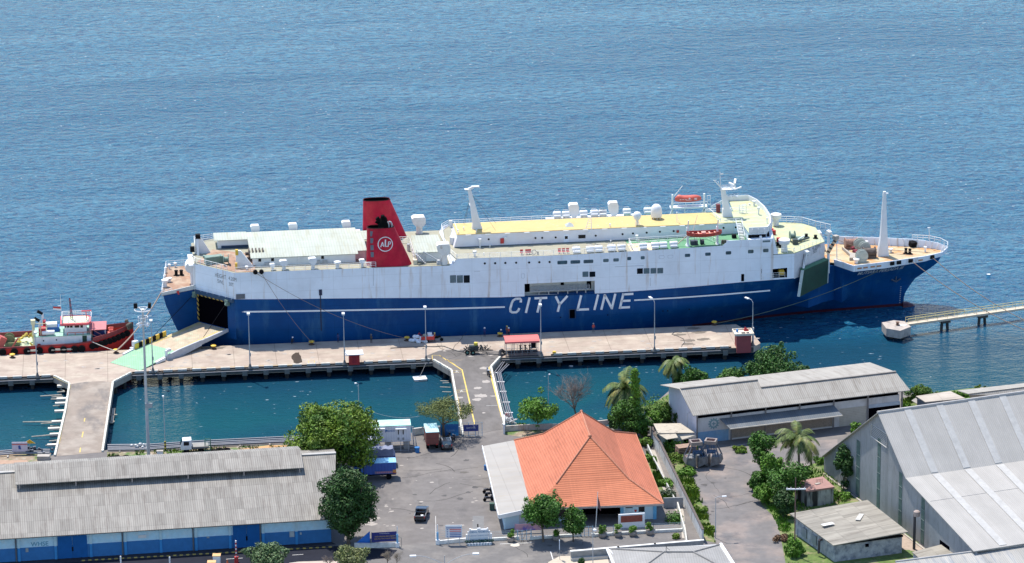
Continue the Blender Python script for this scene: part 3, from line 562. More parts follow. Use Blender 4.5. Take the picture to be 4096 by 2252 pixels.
wtext('SWL',('B',1265,1235),('B',1390,1275),1.0,onw,TXTD);wtext('50T',('B',1495,1290),('B',1590,1320),1.0,onw,TXTD)
def dpt(f_,z_,off=.03):p=Vector((9.0,7.0,z_)).lerp(Vector((15.8,0,z_)),f_)+dn*off;return p
m=MB();a,b=.05,.80;m.face(dpt(a,2.4),dpt(b,2.4),dpt(b,7.4),dpt(a,7.4));m.build('stern_doorway',VOID,SHIP)
STRY=mat('door_stripe',(.45,.30,.06),.7,var=.2,stripe=(2,.9,(.02,.02,.02),.5,1.3,0))
m=MB()
for f0,f1,za,zb in((a-.02,a+.02,2.6,7.4),(a,b,7.4,7.75)):
 p0,p1=dpt(f0,za,.02),dpt(f1,za,.02);m.hexa([p0,p1,p1+dn*.12,p0+dn*.12]+[q+Vector((0,0,zb-za))for q in(p0,p1,p1+dn*.12,p0+dn*.12)])
m.build('doorway_surround',STRY,SHIP)
m=MB();p0,p1=dpt(-.02,7.8,.02),dpt(.98,7.8,.02);m.hexa([p0,p1,p1+dn*.5,p0+dn*.5]+[q+Vector((0,0,.55))for q in(p0,p1,p1+dn*.5,p0+dn*.5)]);m.build('lintel_walkway',mat('lintel_blue',(.02,.06,.12),.6),SHIP)
m=MB();m.rail([dpt(.02,8.35,.45),dpt(.95,8.35,.45)],.7,.025,2,1.5);m.build('walkway_rail',RAILW,SHIP)
for f_ in(.0,.84):
 m=MB();m.obox(dpt(f_,7.6,.45),(.7,.7,1.1),R(-45));m.tube(dpt(f_,7.9,.5),dpt(f_,7.2,.95),.2);m.build('hoist_block',WGREEN,SHIP)
H0,H1=Vector((14.6,1.9,2.3)),Vector((9.6,6.9,2.3))
E0,E1=Vector((-1.9,-12.7,.05)),Vector((-7.1,-7.4,.05))
E0=SF.on('D',740,930,.06);E1=SF.on('D',190,780,.06)
M0=SF.on('D',1190,690,.55);M1=SF.on('D',640,545,.55)
F0,F1=H0.lerp(M0,.92),H1.lerp(M1,.80)
def quadslab(m,a,b,c_,d,th):m.hexa([Vector(q)-Vector((0,0,th))for q in(a,b,c_,d)]+[Vector(q)for q in(a,b,c_,d)])
T0,T1=SF.on('D',1240,470,1.15),SF.on('D',1000,385,1.15)
T0=H0.lerp(M0,.80);T1=H1.lerp(M1,.80)
ramp=MB();quadslab(ramp,H0,H1,T1,T0,.45);rp=ramp.build('stern_ramp',TAN,SHIP)
m=MB();quadslab(m,T0,T1,M1,M0,.35);quadslab(m,M0,M1,E1,E0,.12);m.build('ramp_flap',RAMPG,rp)
ax=(M0-H0).normalized();up_=Vector((0,0,1));side_=(H1-H0).normalized()
m=MB()
for a_,b_,h0,h1 in((0,.45,.5,.7),(.45,.8,.9,1.3),(.8,.99,1.3,.8)):
 p,q=H0.lerp(M0,a_),H0.lerp(M0,b_);o_=-side_*.35;m.hexa([p-up_*h0*.8,q-up_*h1*.8,q-up_*h1*.8+o_,p-up_*h0*.8+o_,p+up_*h0*.35,q+up_*h1*.35,q+up_*h1*.35+o_,p+up_*h0*.35+o_])
m.build('ramp_girder',GREYP if False else mat('girder_grey',(.40,.42,.45),.6,var=.1),rp)
m=MB()
for i in range(9):
 m.m=i%2;p,q=H1.lerp(M1,.52+i*.052),H1.lerp(M1,.52+(i+1)*.052);o_=side_*.25;m.hexa([p-up_*.2,q-up_*.2,q-up_*.2+o_,p-up_*.2+o_,p+up_*.95,q+up_*.95,q+up_*.95+o_,p+up_*.95+o_])
m.build('ramp_parapet',[YEL,BLACK],rp)
for e0,e1,sg in((H0,M0,1),(H1,M1,-1)):
 m=MB()
 for i in range(24):
  f_=.02+i*.032
  if f_>.80:break
  p=e0.lerp(e1,f_)+up_*.01+side_*sg*.15;q=e0.lerp(e1,f_+.014)+up_*.01+side_*sg*.15;m.face(p,q,q+side_*sg*.85-ax*.35,p+side_*sg*.85-ax*.35)
 m.build('ramp_hatching',LINEY,rp)
for c_,o_ in((M0,-side_),(M1,side_)):
 m=MB();p=c_+(E0-M0).normalized()*.3;m.hexa([p-up_*.3,p+ax*2.2-up_*.3,p+ax*2.2+o_*.5-up_*.3,p+o_*.5-up_*.3,p+up_*.25,p+ax*2.2+up_*.1,p+ax*2.2+o_*.5+up_*.1,p+o_*.5+up_*.25]);m.build('ramp_cheek',WHITE,rp)
m=MB();m.obox(M1-ax*.6+side_*.5+up_*.9,(1.0,.7,.9),.6);m.obox(M1-ax*.2+side_*.5+up_*.2,(1.3,.6,.25),.6);m.build('ramp_fender',WHITE,rp)
m=MB();m.obox(M0-ax*.9+up_*1.1,(.8,.6,.5),.6);m.obox(M0-ax*.4+up_*.6,(.3,.5,1.2),.6);m.build('ramp_fender',WHITE,rp)
def cable(pts,name,r=.035,mt=ROPE,parent=SHIP):m=MB();m.path(pts,r,5);return m.build(name,mt,parent)
cable([dpt(.0,7.4,.9),T1+up_*.4],'ramp_cable',.05,BLACK,rp);cable([dpt(.84,7.4,.9),H0.lerp(M0,.4)+up_*.5],'ramp_cable',.05,BLACK,rp)
md=[(2.7,3.8),(9.0,7.0),(9.0,21.8),(4.0,21.4)]
m=MB();m.slab([(p[0],p[1],8.46)for p in md],.1);m.build('mooring_deck',RUST,SHIP)
m=MB()
for a_,b_ in(((2.7,3.8),(9.0,7.0)),):m.hexa([(a_[0],a_[1],8.40),(b_[0],b_[1],8.40),(b_[0],b_[1]+.2,8.40),(a_[0],a_[1]+.2,8.40),(a_[0],a_[1],9.0),(b_[0],b_[1],9.25),(b_[0],b_[1]+.2,9.25),(a_[0],a_[1]+.2,9.0)])
m.build('bulwark',mat('bulwark_grey',(.50,.52,.52),.7,var=.1),SHIP)
m=MB();m.rail([(2.75,3.9,8.48),(3.4,12,8.48),(4.1,21.3,8.48),(9.0,21.7,8.48)],1.15,.035,3,1.8);m.rail([(2.75,3.9,8.7),(4.6,4.9,8.8)],.7,.04,2,.8);m.build('stern_rail',RAILW,SHIP)
m=MB()
def vent(s_,t_,z_,rr,h_,nm='ventilator',kind='mush',mt=WHITE,rot=0,par=None):
 m=MB()
 if kind=='mush':m.lathe((s_,t_,z_),[(rr*.55,0),(rr*.55,h_*.55),(rr*.85,h_*.6),(rr,h_*.72),(rr*1.02,h_*.96),(rr*.8,h_),(.02,h_*1.02)],16)
 elif kind=='cone':m.lathe((s_,t_,z_),[(rr*.5,0),(rr*.45,h_*.5),(rr*.6,h_*.6),(rr,h_*.85),(rr,h_),(.02,h_*1.01)],16)
 elif kind=='cowl':
  m.lathe((s_,t_,z_),[(rr*.55,0),(rr*.5,h_*.5)],12)
  ca,sa=math.cos(rot),math.sin(rot);f_=lambda a_,b_,c_:(s_+a_*ca-b_*sa,t_+a_*sa+b_*ca,z_+c_)
  pr=[(-rr*1.25,h_*.92),(-rr*1.05,h_*.62),(-rr*.55,h_*.48),(rr*.55,h_*.48),(rr*.95,h_*.62),(rr,h_*.85),(rr*.75,h_),(-rr*.9,h_)]
  n=len(pr);vs=[f_(p[0],-rr*.85,p[1])for p in pr]+[f_(p[0],rr*.85,p[1])for p in pr]
  m.add(vs,[tuple(range(n)),tuple(range(2*n-1,n-1,-1))]+[(i,n+i,n+(i+1)%n,(i+1)%n)for i in range(n)])
 return m.build(nm,mt,par or SHIP,smooth=(kind!='cowl'))
for x,y,rr,h_ in((205,1325,.65,1.4),(290,1225,.5,.8),(240,1235,.4,.8),(290,960,.3,.9),(410,930,.3,.9),(215,1040,.25,1.0),(195,1180,.25,.9),(685,1010,.32,1.2),(745,1110,.3,1.3),(710,970,.3,.9)):
 q=SF.on('B',x,y+25,8.48);vent(q.x,min(max(q.y,4.2),21),8.48,rr,h_)
for x,y in((430,1120),(535,1115)):
 q=SF.on('B',x,y,8.48);m=MB();m.lathe((q.x,q.y,8.48),[(.3,0),(.28,.8),(.36,.85),(.34,1.0),(.05,1.02)],10);m.box(q.x-.5,q.x+.5,q.y-.3,q.y+.3,8.47,8.55);m.build('mooring_bitt',BLACK,SHIP)
for i,(x,y)in enumerate(((875,1230),(900,1100))):
 q=SF.on('B',x,y,8.48);m=MB();m.lathe((q.x-.2,q.y,9.2),[(.9,-.5),(.95,-.4),(.5,-.35),(.5,.35),(.95,.4),(.9,.5)],16,'Y');m.obox((q.x,q.y,8.4),(1.0,1.6,.7));m.build('rope_winch',mat('winch_bright_green',(.05,.18,.08),.6,var=.2),SHIP,True)
m=MB()
q=SF.on('B',200,1400,8.48);m.obox((q.x+.6,4.8,8.45),(.5,.4,.8));m.obox((q.x+2.2,5.4,8.45),(.6,.4,.7));m.build('red_locker',RED,SHIP)
m=MB()
for s_,t_,r_,h_ in((8.9,7.4,.32,5.2),(8.5,9.2,.3,5.0),(8.6,11.0,.42,4.6),(8.8,13.0,.35,4.9)):m.tube((s_,t_,8.48),(s_,t_,8.05+h_),r_,r_,10)
m.lathe((8.3,10.2,11.9),[(1.0,-1.2),(1.05,-1.1),(1.05,1.1),(1.0,1.2)],14,'Y');m.box(7.9,9.3,7.0,14.0,12.7,13.0);m.build('gantry_column',WHITE,SHIP,True)
m=MB();m.xprism([(12.0,13.3),(15.0,13.3),(14.2,16.2),(12.8,16.2)],9.6,10.0);m.yprism([(9.2,13.3),(12.2,13.3),(10.4,16.4),(9.4,16.4)],13.0,13.4);m.build('ramp_post',WHITE,SHIP)
m=MB();m.obox((9.9,13.2,16.6),(.9,.8,.8));m.obox((8.8,12.8,14.3),(.8,.6,1.0));m.build('hoist_block',BLACK,SHIP)
m=MB();m.yprism([(16.2,13.3),(19.6,13.3),(17.2,16.6),(16.4,16.6)],2.9,3.4);m.build('ramp_post',WHITE,SHIP)
m=MB();m.obox((16.5,3.1,16.3),(.5,.5,1.0));m.obox((16.3,2.4,13.9),(.4,.4,1.2));m.build('hoist_block',YEL,SHIP)
m=MB();m.lathe((14.6,5.4,14.3),[(1.0,-.5),(1.05,-.4),(.5,-.35),(.5,.35),(1.05,.4),(1.0,.5)],16,'X');m.obox((12.4,6.6,14.1),(3.2,1.4,1.3),.2);m.tube((10.6,7.6,14.4),(13.6,6.2,14.6),.3);m.build('ramp_winch',WGREEN,SHIP,True)
m=MB()
for i in range(5):m.lathe((18.9+i*.62,7.2,14.7),[(1.0,-.12),(1.0,.12)],14,'X')
m.tube((18.2,7.2,14.7),(22.4,7.2,14.7),.35);m.obox((20.2,7.2,13.6),(3.4,1.2,.7));m.build('rope_reel',mat('reel_dark',(.10,.08,.07),.8,var=.4,scale=2),SHIP)
m=MB();m.slab([(16.2,.3,13.42),(19.5,.3,13.4),(20.5,10.5,13.42),(12.6,15,13.42),(9.4,7.6,13.42)],.06);m.build('winch_deck',RUST,SHIP)
m=MB();m.rail([(8.9,8.2,13.4),(9.1,7.1,13.4),(14.6,1.4,13.4)],1.0,.04,3,1.4);m.rail([(16.0,.15,13.38),(18.7,.12,13.35),(38.5,.12,13.2),(40.4,.12,13.2)],1.0,.035,3,1.9);m.rail([(9.4,20.5,13.35),(9.4,15,13.35)],1.1,.04,3,1.6);m.rail([(9.4,20.5,13.35),(12.8,21.6,13.35)],1.1,.04,3,1.6)
m.build('aft_rail',RAILW,SHIP)
for s_ in(19.6,20.7):m=MB();m.lathe((s_,-.25,13.45),[(.42,-.2),(.42,.2)],12,'Y');m.obox((s_,.1,13.4),(.7,.6,.5));m.build('fairlead',BLACK,SHIP)
m=MB();m.box(16.0,17.6,-.12,.06,8.45,9.35);m.build('fairlead_recess',mat('recess_shadow',(.12,.13,.15),.8),SHIP)  # raised plate; the shade of a recess is put into its dark colour
PGS=sheet_roof('pale_green_roof',(.40,.43,.375),axis=0,rib=.5,sheet=(1.0,4.0),tone=.08,dirt=(.33,.31,.20),dirt_amt=.45,ribdark=.86)
AW=mat('cabin_white',(.72,.75,.76),.6,var=.05,scale=.5)
m=MB();m.box(19.4,38.0,3.9,18.6,13.1,14.95);m.box(13.6,19.4,15.8,20.0,13.2,14.95);ah=m.build('aft_deckhouse',AW,SHIP)
m=MB();m.box(38.0,40.0,5.6,18.6,13.1,15.0);m.build('aft_deckhouse',mat('cabin_pink',(.55,.46,.48),.6),SHIP)
m=MB();m.slab([(19.0,3.4,14.95),(38.5,3.4,14.95),(38.5,5.0,15.02),(40.2,5.0,15.02),(40.2,11,15.3),(19.0,11,15.3)],.1);m.slab([(19.0,11,15.3),(41.3,11,15.3),(41.3,17.4,15.05),(39.2,17.4,15.05),(39.2,20,14.95),(19.0,20,14.95)],.1);m.slab([(12.9,15.3,14.98),(19.0,15.3,14.98),(19.0,20.4,14.95),(12.9,20.4,14.95)],.1)
m.build('deckhouse_roof',PGS,SHIP)
m=MB();m.box(14.2,19.3,15.68,15.78,13.2,13.8);m.build('pipe_bundle',mat('dark_blue_pipe',(.02,.05,.10),.6),SHIP)
for s_ in(20.4,22.7,31.8):m=MB();m.box(s_,s_+.5,3.84,3.9,14.1,14.65);m.build('window',DARKG,SHIP)
for s_ in(21.5,30.6,32.0):m=MB();m.box(s_,s_+.9,3.5,3.9,13.3,13.95);m.lathe((s_+.45,3.49,13.62),[(.26,-.02),(.26,0)],12,'Y');m.build('air_conditioner',mat('ac_grey',(.40,.42,.43),.6),SHIP)
m=MB();m.box(27.6,27.9,3.5,3.9,13.9,14.8);m.build('lamp_box',WHITE,SHIP)
for kk,x,y,kind,rr,h_ in(('2',1053,815,'cowl',.42,1.3),('2',1150,812,'cowl',.62,1.9),('2',1400,808,'cowl',.64,2.2),('2',1610,800,'mush',.62,1.3),('2',1825,795,'cowl',.46,1.5)):
 q=SF.on(kk,x,y,13.3);vent(q.x,max(q.y,.7),13.22,rr,h_,kind=kind,rot=0 if kind=='mush' else .1)
q=SF.on('2',827,795,13.3);vent(q.x,1.6,13.3,.3,.8)
for x in(1230,1688,905):q=SF.side('2',x,470,21.0);vent(q.x,21.0,13.3,.75,2.7,kind='cowl')
m=MB();m.box(49.3,53.9,2.9,10.8,12.9,14.85);m.build('mid_deckhouse',AW,SHIP)
m=MB();m.slab([(48.7,2.4,14.95),(54.4,2.4,14.95),(53.8,12.3,15.25),(48.9,12.3,15.25)],.1);m.build('mid_deckhouse_roof',PGS,SHIP)
m=MB();m.box(50.0,50.8,2.83,2.9,13.0,14.5);m.build('door',mat('door_grey',(.6,.62,.64),.6),SHIP)
m=MB();m.tube((50.2,2.0,15.2),(53.0,.9,13.6),.12);m.obox((53.2,.9,13.2),(1.4,.9,.6));m.lathe((52.9,.9,13.6),[(.35,-.3),(.35,.3)],10,'X');m.obox((54.0,1.0,13.3),(.6,.7,.7));m.build('deck_crane',STEEL,SHIP)
m=MB();m.rail([(48.6,2.2,13.0),(48.7,12,13.0)],1.9,.04,3,2);m.rail([(45.6,14.5,13.0),(48.6,14.5,13.0)],1.4,.04,4,1.0);m.build('aft_rail',RAILW,SHIP)
m=MB();m.lathe((48.2,9.5,13.0),[(.3,0),(.3,1.5),(.05,1.52)],10);m.build('ventilator',STEEL,SHIP)
for i in range(7):pass
m=MB()
for i in range(7):m.obox((48.9+i*.25,1.6,14.9-i*.28),(.3,.9,.06))
m.rail([(48.9,1.1,15.0),(50.6,1.1,13.0)],.8,.03,2,.7);m.build('stairway',STEEL,SHIP)
q=SF.side('I',1240,740,20.5);vent(q.x,20.5,13.0,1.15,3.5,kind='cowl',mt=mat('vent_stained',(.72,.70,.66),.6,var=.1,blot=((.35,.17,.08),2.0,.62,.72,(1,1,.3))))
q=SF.on('I',1665,1270,13.0);vent(q.x,max(.9,q.y),12.95,1.1,4.1,kind='cowl',mt=MATS['vent_stained'])
m=MB();m.box(48.3,49.0,1.2,2.6,12.95,13.9);m.build('locker',mat('locker_cream',(.6,.55,.42),.6),SHIP)
def funnel(t0,nm='funnel',dark=False,ds=0.0,zt_=20.3,par=SHIP,sc=1.0):
 m=MB();n=28;z0_=13.0;L=[]
 for k in range(7):
  f_=k/6;s0,s1=39.8+.25*f_+ds,48.1-3.1*f_+ds;hw=1.75-.55*f_;c_=(s0+s1)/2;a_=(s1-s0)/2;z_=z0_+(zt_-z0_)*f_
  ring=[]
  for i in range(n):
   q_=2*math.pi*i/n;cx,cy=math.cos(q_),math.sin(q_);e_=.72;ring.append((c_+a_*math.copysign(abs(cx)**e_,cx),t0+hw*math.copysign(abs(cy)**e_,cy),z_))
  L.append(ring)
 a_,hw=a_,hw;inner=[((p[0]-c_)*.965+c_,(p[1]-t0)*.93+t0,zt_)for p in L[-1]];inner2=[(p[0],p[1],zt_-1.4)for p in inner]
 L2=L+[inner,inner2];m.add([p for r_ in L2 for p in r_],[(j*n+i,j*n+(i+1)%n,(j+1)*n+(i+1)%n,(j+1)*n+i)for j in range(len(L2)-1)for i in range(n)]+[tuple(range((len(L2)-1)*n,len(L2)*n))])
 for j,k in((7,1),):pass
 m.mi=[1 if(i>=7*n)else 0 for i in range(len(m.f))]
 o=m.build(nm,[REDF,SOOT],par,True)
 m=MB();ring=[(p[0],p[1],p[2]+.02)for p in L[-1]];m.path(ring+[ring[0]],.06,5);m.build('rim',BLACK,o);return o
fn=funnel(2.05,zt_=20.3);ff=funnel(19.0,ds=.7,zt_=20.5)
m=MB();m.lathe((43.1,2.0,19.2),[(.95,0),(.95,1.4),(.7,2.4),(.5,2.9)],12);m.tube((42.7,2.0,21.0),(41.9,2.0,22.0),.32,.38);m.tube((43.2,1.8,21.2),(42.9,1.6,22.5),.3,.36);m.tube((42.6,2.3,20.6),(41.7,2.4,21.2),.2,.3);m.build('exhaust_pipe',SOOT,fn,True)
for s_ in(43.9,44.45):m=MB();m.path([(s_+.15,1.7,19.3),(s_+.1,1.7,20.8),(s_-.1,1.7,21.2),(s_-.45,1.7,21.25)],.15,8);m.build('exhaust_pipe',STEEL,fn)
def fy(z_):f_=(z_-13)/7.3;return 2.05-(1.75-.55*f_)-.04
c0=SF.side('I',672,905,.5);rr=1.38;m=MB();n=40
for i in range(n):
 q0,q1=2*math.pi*i/n,2*math.pi*(i+1)/n
 P_=lambda r_,q_:(c0.x+r_*math.cos(q_),fy(c0.z+r_*math.sin(q_))+.055*abs(r_*math.cos(q_))**2*.25,c0.z+r_*math.sin(q_))
 m.face(P_(rr,q0),P_(rr,q1),P_(rr*.89,q1),P_(rr*.89,q0))
EMB=mat('emblem_white',(.72,.70,.72),.6);m.build('emblem_ring',EMB,fn)
m=MB()
def ep(x,z_):return(c0.x+x,fy(c0.z+z_)-.015,c0.z+z_)
def stroke(p,q,w_):d=Vector((q[0]-p[0],q[1]-p[1])).normalized();nn=Vector((-d.y,d.x))*w_/2;m.face(ep(p[0]-nn.x,p[1]-nn.y),ep(q[0]-nn.x,q[1]-nn.y),ep(q[0]+nn.x,q[1]+nn.y),ep(p[0]+nn.x,p[1]+nn.y))
stroke((-.85,-.5),(-.5,.4),.17);stroke((-.5,.42),(-.28,-.45),.17);stroke((-.72,-.18),(-.3,-.18),.14)
stroke((-.02,-.45),(.06,.85),.24);stroke((-.08,-.42),(.42,-.42),.17);stroke((.5,-.5),(.62,.45),.17);stroke((.55,.42),(.98,.38),.15);stroke((.98,.42),(.9,-.0),.15);stroke((.56,0),(.92,.0),.14)
m.build('emblem_letters',EMB,fn)
for i in range(4):
 z_=15.0+i*1.28;m=MB();xx=40.55;m.box(xx,xx+.55,fy(z_)-.02+.26,fy(z_)+.4,z_,z_+.95);m.build('vent_grille',mat('grille_grey',(.13,.15,.19),.6),fn)
m=MB();m.rail([(38.8,.4,13.2),(41.4,.2,13.2)],1.0,.04,3,1);m.build('aft_rail',RAILW,SHIP)
HT=16.5;HN,HF=7.4,14.45
m=MB();m.hexa([(56.3,HN,13.9),(110,HN,14.0),(110,HF,14.0),(56.3,HF,13.9),(57.1,HN,HT),(110,HN,HT),(110,HF,HT),(57.1,HF,HT)]);m.build('passenger_house',mat('house_white',(.72,.72,.76),.5,var=.05,scale=.4,blot=((.66,.60,.60),.15,.5,.75)),SHIP)
m=MB();m.slab([(56.9,HN-.05,HT+.04),(105.6,HN-.05,HT+.04),(105.2,HF+.05,HT+.04),(56.9,HF+.05,HT+.04)],.1);m.build('house_roof',YELLOWD,SHIP)
WD=[(105.6,HN-.05),(109.6,HN-.05),(109.8,.6),(113.2,.6),(114.3,3.5),(115.0,8),(115.0,14),(114.4,18.5),(113.4,21.4),(109.8,21.4),(109.4,HF+.05),(105.2,HF+.05)]
m=MB();m.slab([(p[0],p[1],HT+.05)for p in WD],.12);m.build('bridge_roof',GREENP,SHIP)
BW=[(109.8,21.4),(113.4,21.4),(114.4,18.5),(115.0,14),(115.0,8),(114.3,3.5),(113.2,.6),(109.8,.6)]
m=MB()
for a_,b_ in zip(BW[:-1],BW[1:]):
 a_,b_=Vector(a_),Vector(b_);e_=(b_-a_).normalized();nn=Vector((e_.y,-e_.x))*-.14
 h_=1.05;m.hexa([(*a_,HT),(*b_,HT),(*(b_+nn),HT),(*(a_+nn),HT),(*a_,HT+h_),(*b_,HT+h_),(*(b_+nn),HT+h_),(*(a_+nn),HT+h_)])
 for i in range(int((b_-a_).length/1.1)):q=a_.lerp(b_,(i+.5)*1.1/(b_-a_).length)+nn*2;m.obox((q.x,q.y,HT+.4),(.12,.35,.8),math.atan2(e_.y,e_.x))
m.hexa([(109.8,21.4,HT),(109.8,21.3,HT),(105.6,17,HT),(105.6,17.1,HT),(109.8,21.4,HT+1),(109.8,21.3,HT+1),(105.6,17,HT+.5),(105.6,17.1,HT+.5)])
m.build('bridge_bulwark',WHITE,SHIP)
m=MB();m.prism([(109.9,.7),(113.1,.7),(114.2,3.5),(114.8,8),(114.8,14),(114.2,18.5),(113.3,21.3),(109.9,21.3),(109.9,14),(109.9,8)],12.4,HT-.02);m.build('bridge',HULLW,SHIP)
m=MB();m.hexa([(109.7,-.45,14.0),(113.7,-.45,14.0),(113.7,.7,14.0),(109.7,.7,14.0),(109.6,-.45,15.5),(114.1,-.45,15.6),(114.1,.7,15.6),(109.6,.7,15.5)]);m.build('wing_sponson',HULLW,SHIP)
m=MB();m.hexa([(113.7,.02,12.4),(115.2,.02,12.4),(115.6,4,12.4),(114,4,12.4),(113.7,.02,15.5),(114.2,.02,15.6),(114.6,4,16.4),(114,4,16.4)]);m.build('bridge_front',HULLW,SHIP)
m=MB()
for a_,b_ in zip(BW[1:-1],BW[2:]):
 a_,b_=Vector(a_),Vector(b_);m.hexa([(*a_.lerp(b_,.06),15.3),(*a_.lerp(b_,.94),15.3),(*(a_.lerp(b_,.94)-Vector((.3,0))),15.3),(*(a_.lerp(b_,.06)-Vector((.3,0))),15.3),(*a_.lerp(b_,.06),16.1),(*a_.lerp(b_,.94),16.1),(*(a_.lerp(b_,.94)-Vector((.3,0))),16.1),(*(a_.lerp(b_,.06)-Vector((.3,0))),16.1)])
m.build('bridge_windows',DARKG,SHIP)
for s0_,s1_,z0_,z1_,mt in((110.4,111.0,15.55,16.1,DARKG),(111.5,111.95,15.55,16.05,GLASS),(112.3,112.95,15.0,16.1,VOID)):
 m=MB();m.box(s0_,s1_,.62,.7,z0_,z1_);m.build('window' if mt is not VOID else 'doorway',mt,SHIP)
m=MB();m.box(112.2,113.6,-.47,-.44,14.9,15.25);m.build('window',GLASS,SHIP)
m=MB();m.box(111.7,112.1,-.1,.2,15.5,16.0);m.build('wing_console',WHITE,SHIP)
def rrect(m,s0,s1,z0_,z1_,y,rad=.12):
 pts=[]
 for cx,cz,a0 in((s1-rad,z0_+rad,-90),(s1-rad,z1_-rad,0),(s0+rad,z1_-rad,90),(s0+rad,z0_+rad,180)):
  for k in range(4):a_=R(a0+k*30);pts.append((cx+rad*math.cos(a_),y,cz+rad*math.sin(a_)))
 m.face(*pts)
def swin(kk,x0,y0,x1,y1,mt,t_=0.0,rad=.14,nm='window',sk=0):
 a_,b_=SF.side(kk,x0,y1,t_),SF.side(kk,x1,y0,t_);m=MB();m.m=0;rrect(m,a_.x-.04,b_.x+.04,a_.z-.04,b_.z+.04,t_-.015,rad+.03);m.m=1;rrect(m,a_.x,b_.x,a_.z,b_.z,t_-.03,rad);m.build(nm,[mat('window_seal',(.30,.34,.40),.6),mt],SHIP)
WG=mat('porthole_glass',(.06,.10,.13),.08,var=.5,scale=1.2)
for x in(770,903,1034,1173,1341,1472,1604):
 q=SF.side('3',x,1138-(x-770)*.022,0);m=MB();m.lathe((q.x,-.0,q.z),[(.2,-.05),(.2,-.01)],14,'Y');m.build('porthole',BLACK,SHIP)
for x0,y0,x1,y1 in((1706,1102,1830,1150),(1875,1096,1996,1142),(2043,1090,2165,1136)):swin('3',x0,y0,x1,y1,WG)
for kk,x,y,w_,h_ in(('4',68,1092,60,36),('4',184,1086,60,36),('4',333,1070,42,36),('4',489,1061,42,36),('4',1001,1034,58,36),('4',1235,1020,60,36),('4',1470,1005,60,38),('4',1725,990,62,40),('4',1897,978,60,40)):
 swin(kk,x-w_/2,y-h_/2,x+w_/2,y+h_/2,WG if x not in(68,184)else GLASS)
for kk,x,y in(('4',705,1053),('4',806,1048)):swin(kk,x-28,y-17,x+28,y+17,HULLW)
for x0,mt in((324,GLASS),(412,GLASS),(500,DARKG)):swin('3',x0,1290,x0+74,1388,mt,rad=.06)
for x0,mt in((2030,GLASS),(2119,DARKG)):swin('3',x0,1243,x0+72,1312,mt,rad=.06)
for x0,mt in((425,DARKG),(501,GLASS),(579,GLASS),(657,GLASS)):swin('4',x0,1182-(x0-425)*.02,x0+64,1245-(x0-425)*.02,mt,rad=.06)
swin('3',1243,1272,1278,1328,HULLW,rad=.06)
swin('4',1616,1247,1649,1330,VOID,rad=.1,nm='side_door')
q0,q1=SF.side('2',1451,1032),SF.side('2',1476,982);m=MB();m.box(q0.x,q1.x,-.1,.02,q0.z,q1.z);q=SF.side('2',1482,1335);m.box(q0.x+.15,q0.x+.32,-.08,.02,q.z,q0.z);m.build('scupper_pipe',mat('pipe_dark_blue',(.01,.015,.05),.6),SHIP)
q0,q1=SF.side('6',600,478),SF.side('6',642,405);m=MB();m.box(q0.x,q1.x,-.04,.02,q0.z,q1.z);m.build('pilot_door',VOID,SHIP)
m=MB();m.path([(q0.x-.1,-.1,q0.z-.1),(q0.x-.1,-.1,q1.z+.1)],.05);m.path([(q1.x+.1,-.1,q0.z-.1),(q1.x+.1,-.1,q1.z+.1)],.05);m.box(q0.x-.2,q1.x+.2,-.12,.0,q1.z+.05,q1.z+.15);m.build('door_frame',mat('frame_blue',(.02,.05,.1),.6),SHIP)
m=MB()
for(kk,x0,y0,x1,y1)in(('2',1918,800,1917,950),('3',630,1240,710,1240),('4',575,1290,576,1385),('4',170,1165,500,1150)):
 a_,b_=SF.side(kk,x0,y0),SF.side(kk,x1,y1);m.tube((a_.x,-.01,a_.z),(b_.x,-.01,b_.z),.03,n=4)
m.build('plate_seam',mat('seam_grey',(.35,.36,.38),.8),SHIP)
for kk,x,y in(('3',820,827),('3',1422,811),('3',1509,809),('3',1682,804),('3',2198,781),('3',2544,762),('4',258,791),('4',377,783),('4',534,774),('4',685,764),('4',843,755),('4',1414,719),('4',1553,713)):
 q=SF.side(kk,x,y,HN);m=MB();m.lathe((q.x,HN,q.z),[(.19,-.05),(.19,0)],12,'Y');m.build('porthole',BLACK,SHIP)
for kk,x0,y0,x1,y1,mt,nm in(('3',970,812,1014,877,RED,'red_locker'),('3',1015,793,1055,820,WHITE,'locker'),('3',1975,768,2066,816,DARKG,'window'),('3',1800,785,1838,823,DARKG,'window'),('3',1788,765,1850,905,HULLW,'door'),('3',2097,728,2128,760,WHITE,'locker'),('4',875,745,902,770,RED,'red_locker'),('4',1525,683,1580,788,HULLW,'door')):
 a_,b_=SF.side(kk,x0,y1,HN),SF.side(kk,x1,y0,HN);m=MB();d_=.06 if mt in(DARKG,)else .03 if mt is HULLW else .3;m.box(a_.x,b_.x,HN-d_,HN,a_.z,b_.z);m.build(nm,mt,SHIP)
m=MB()
for i in range(14):s_=58.5+i*3.6;m.box(s_,s_+1.0,HN-.32,HN,HT-.18,HT-.05)
m.build('roof_edge_lamps',WHITE,SHIP)
m=MB();m.box(56.5,109.8,HN-.05,HN-.012,14.02,14.16);m.build('house_skirting',mat('skirting_dark',(.04,.08,.12),.7),SHIP)
m=MB();m.rail([(56.2,.12,14.0),(70,.12,14.0),(79.5,.12,14.0)],1.0,.035,4,1.9);m.rail([(55.3,19.5,14),(54.9,11,14),(55.2,4,14),(56.1,.2,14)],1.0,.04,4,1.6);m.rail([(55.3,19.5,14),(56.8,21.8,14),(88,21.8,14.1)],1.05,.045,3,1.9)
m.rail([(79.5,.12,14.0),(86.8,.12,14.1)],1.0,.035,3,1.9)
m.rail([(57.2,HN+.2,HT),(57.2,HF-.2,HT)],.5,.03,2,1.6)
m.build('promenade_rail',RAILW,SHIP)
